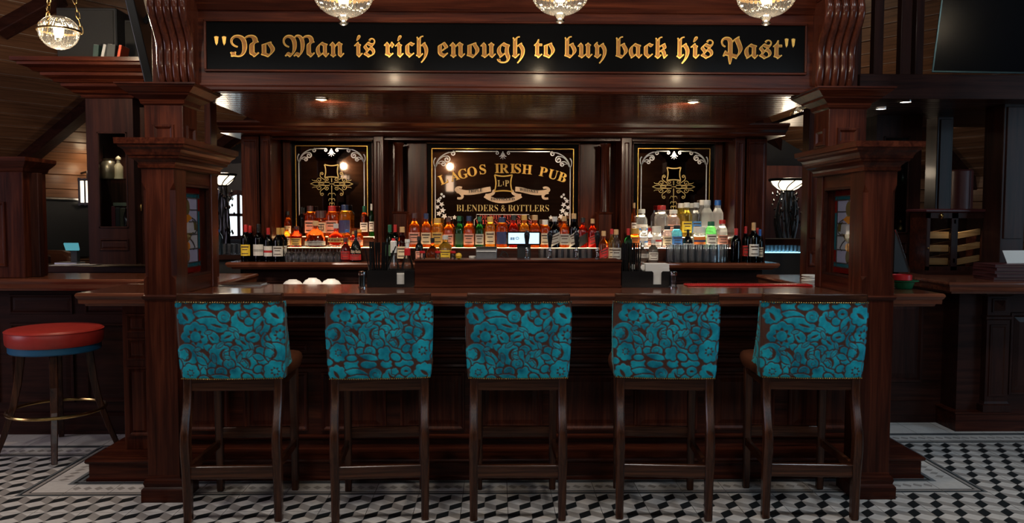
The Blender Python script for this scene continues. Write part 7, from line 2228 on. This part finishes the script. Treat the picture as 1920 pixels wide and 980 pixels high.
def post(a, b, c_, Y_, ytop, ybot, label):
    """front face c_..b, side face a..c_ (lighter wood facing the bar)"""
    x0_, x1_ = X(c_, Y_, 300), X(b, Y_, 300)
    d_ = 0.16
    r = E('square_post', ((x0_ + x1_) / 2, Y_, HC), label, 'post', 'square posts on the far counter')
    MB().box(x0_, x1_, Y_, Y_ + (x1_ - x0_) * 1.3, HC + 0.001 if ybot is None else Z(ybot, Y_), Z(ytop, Y_)).build('shaft', WDKZ, r, bevel=0.004)
    MB().box(x0_ + 0.02, x1_ - 0.02, Y_ - 0.012, Y_, Z(ytop, Y_) - 1.0, Z(ytop, Y_) - 0.05).build('face_board', WDKZ, r, bevel=0.003)
    if ybot is None: MB().stack(x0_, x1_, Y_, Y_ + (x1_ - x0_) * 1.3, [(0.03, HC + 0.001), (0.03, HC + 0.03), (0.015, HC + 0.05), (0.015, HC + 0.07), (0, HC + 0.085)]).build('base', WDK, r)
post(1735, 1786, 1756, 6.5, 208, None, 'square wooden post behind the little glazed display cabinet')
post(1855, 1925, 1880, 5.75, 182, None, 'broad square wooden post at the picture edge beside the menus')
for k_ in range(4):
    a = (1604, 1640, 1690, 1718)[k_]
    x0_ = X(a, 6.0, 60)
    o = MB().box(x0_, x0_ + (0.05, 0.07, 0.08, 0.06)[k_], 6.0, 6.07, zr1, 4.6).build('upright_batten', WDKZ, bevel=0.004)
    tag(o, ('first', 'second', 'third', 'fourth')[k_] + ' upright wooden batten above the side beam, counted from the corbel', 'batten', 'battens above the side beam')

# glazed display cabinet with wooden trays
YD = 5.95
d0, d1, dm = X(1738, YD, 440), X(1851, YD, 440), X(1790, YD, 440)
zd0, zd1 = HC + 0.0015, Z(389, YD)
dc = E('display_cabinet', ((d0 + d1) / 2, YD, HC), 'small glazed display cabinet with slanting cedar trays on the far counter', 'display cabinet')
MB().stack(d0, d1, YD, YD + 0.26, [(0, zd1 - 0.03), (0.012, zd1 - 0.022), (0.02, zd1 - 0.02), (0.02, zd1 - 0.008), (0.012, zd1)]).build('top', MENU, dc)
MB().box(d0, d1, YD, YD + 0.26, zd0, zd0 + 0.03).build('base', WDK, dc)
MB().box(d0, d1, YD + 0.25, YD + 0.26, zd0 + 0.03, zd1 - 0.03).build('back', MIRROR, dc)
for q in (d0, d1 - 0.012): MB().box(q, q + 0.012, YD + 0.02, YD + 0.25, zd0 + 0.03, zd1 - 0.03).build('side', WX, dc)
for (qa_, qb_) in ((d0, dm), (dm, d1)):
    fr = MB()
    for q in ((qa_, qa_ + 0.024, zd0 + 0.03, zd1 - 0.03), (qb_ - 0.024, qb_, zd0 + 0.03, zd1 - 0.03), (qa_, qb_, zd0 + 0.03, zd0 + 0.06), (qa_, qb_, zd1 - 0.07, zd1 - 0.03)): fr.box(q[0], q[1], YD, YD + 0.018, q[2], q[3])
    f_ = fr.build('door', WDKZ, dc)
    MB().box(qa_ + 0.024, qb_ - 0.024, YD + 0.008, YD + 0.010, zd0 + 0.06, zd1 - 0.07).build('pane', PANE, f_)
    if qa_ == d0:
        MB().lathe([(0.004, 0), (0.008, 0.008), (0.004, 0.014)], qa_ + 0.012, YD - 0.008, zd0 + 0.19, 10).build('knob', BRASS, f_, smooth=True)
        MB().lathe([(0.004, -0.022), (0.014, -0.008), (0.016, 0.006), (0.006, 0.024)], (qa_ + qb_) / 2, YD - 0.004, zd1 - 0.055, 10).build('brass_crest', BRASS, f_, smooth=True)
    for zz_ in (zd0 + 0.09, zd1 - 0.11): MB().box(dm - 0.004, dm + 0.004, YD - 0.006, YD, zz_, zz_ + 0.03).build('hinge', BRASS, f_)
for k_ in range(3):
    zz_ = zd0 + 0.07 + k_ * 0.10
    MB().box(d0 + 0.016, dm - 0.01, YD + 0.06, YD + 0.09, zz_, zz_ + 0.05).build('tray', WLT, dc)
    MB().rings([[(dm + 0.012, y_, zz_ - 0.01), (d1 - 0.016, y_, zz_ + 0.03), (d1 - 0.016, y_, zz_ + 0.075), (dm + 0.012, y_, zz_ + 0.035)] for y_ in (YD + 0.06, YD + 0.09)]).build('tray', WLT, dc)
spot('display_lamp', ((d0 + d1) / 2, YD + 0.04, zd1 - 0.04), ((d0 + d1) / 2, YD + 0.1, zd0), 2.2, (1.0, 0.85, 0.62), 130, 0.6, 0.01)
# red leather cylinder (lamp shade) on a post behind
q0_ = X(1784, 6.9, 350); q1_ = X(1822, 6.9, 350)
ls = E('red_cylinder_shade', ((q0_ + q1_) / 2, 6.9, HC), 'tall dull red leather cylinder standing behind the display cabinet', 'cylinder')
MB().lathe([((q1_ - q0_) / 2, HC + 0.001), ((q1_ - q0_) / 2, Z(318, 6.9)), ((q1_ - q0_) / 2 - 0.01, Z(315, 6.9)), (0.01, Z(314, 6.9))], (q0_ + q1_) / 2, 6.9, 0, 28).build('body', plain('dull_red_leather', (0.13, 0.032, 0.030), 0.45, 0.2), ls, smooth=True)
MB().box((q0_ + q1_) / 2 + 0.02, (q0_ + q1_) / 2 + 0.023, 6.9 - (q1_ - q0_) / 2 - 0.004, 6.9, HC + 0.01, Z(318, 6.9)).build('seam', MENU, ls)
MB().box(3.3, 4.6, 6.75, 7.1, 0.9, HC).build('back_ledge', WDK, rc)
# menus and papers
v = P(1884, 515, 5.45)
for k_ in range(5):
    w_ = 0.36 - 0.012 * k_
    o = E('menu_folder', (v.x + 0.02, 5.5, HC + 0.001 + k_ * 0.022), ('lowest oxblood menu folder of the stack', 'second oxblood menu folder from the counter', 'third oxblood menu folder, mid stack', 'fourth oxblood menu folder of the stack', 'topmost oxblood menu folder under the white sheet')[k_], 'menu', 'stacked menus', rz=(-0.06, 0.05, -0.03, 0.04, -0.02)[k_])
    MB().box(-0.13, w_ - 0.10, -0.12, 0.14, 0.0, 0.005).build('lower_cover', MENU, o, local=True, bevel=0.001)
    MB().box(-0.13, w_ - 0.10, -0.12, 0.14, 0.016, 0.021).build('upper_cover', MENU, o, local=True, bevel=0.001)
    MB().box(-0.128, -0.122, -0.12, 0.14, 0.004, 0.017).build('spine', MENU, o, local=True)
    MB().box(-0.12, w_ - 0.105, -0.112, 0.132, 0.005, 0.016).build('pages', plain('menu_pages_%d' % k_, (0.10, 0.05, 0.04), 0.7), o, local=True)
o = MB().box(0, 0.22, 0, 0.002, 0, 0.10).build('white_sheet', PAPER)
zz_ = HC + 0.001 + 5 * 0.022
o.location = (v.x + 0.06, 5.52, zz_); o.rotation_euler = (-0.5, 0, 0.15)
tag(o, 'white sheet propped on top of the menu stack', 'paper')
for k_, (a, b, lab) in enumerate(((1770, 499, 'loose white paper under the front of the display cabinet'), (1800, 498, 'second loose white paper reaching towards the menus'))):
    q = PZ(a, b, HC)
    o = MB().box(-0.12, 0.12, -0.06, 0.06, 0, 0.003).build('loose_paper', PAPER)
    o.location = (q.x, 5.82, HC + 0.0008 + 0.0035 * k_); o.rotation_euler = (0, 0, 0.06 - 0.1 * k_)
    tag(o, lab, 'paper')

# wall behind the drinkers: middle lantern seen mirrored, outer pair added to light it
for k_, (x_, z_) in enumerate(((-0.97, 2.23), (-3.2, 2.23), (2.6, 2.23))):
    r_ = E('wall_lantern', (x_, -3.45, z_), ('middle', 'first', 'last')[k_] + ' fretted lantern on the boarded wall behind the drinkers, mirrored in the bar glass', 'lamp', 'lanterns on the boarded wall')
    MB().box(x_ - 0.09, x_ + 0.09, -3.54, -3.36, z_ - 0.17, z_ + 0.17).build('shade', BULBS, r_)
    for sx in (-1, 1):
        for sy in (-1, 1): MB().box(x_ + sx * 0.09 - 0.012, x_ + sx * 0.09 + 0.012, -3.45 + sy * 0.09 - 0.012, -3.45 + sy * 0.09 + 0.012, z_ - 0.20, z_ + 0.20).build('corner_bar', IRON, r_)
    for zz_ in (-0.18, 0.18): MB().box(x_ - 0.11, x_ + 0.11, -3.56, -3.34, z_ + zz_ - 0.015, z_ + zz_ + 0.015).build('rim', IRON, r_)
    MB().tube([(x_, -3.60, z_ + 0.3), (x_, -3.45, z_ + 0.32), (x_, -3.45, z_ + 0.2)], 0.012, 8).build('arm', IRON, r_, smooth=True)
    point('lantern_light', (x_, -3.42, z_ + 0.36), 9, (1.0, 0.76, 0.48), 0.06)
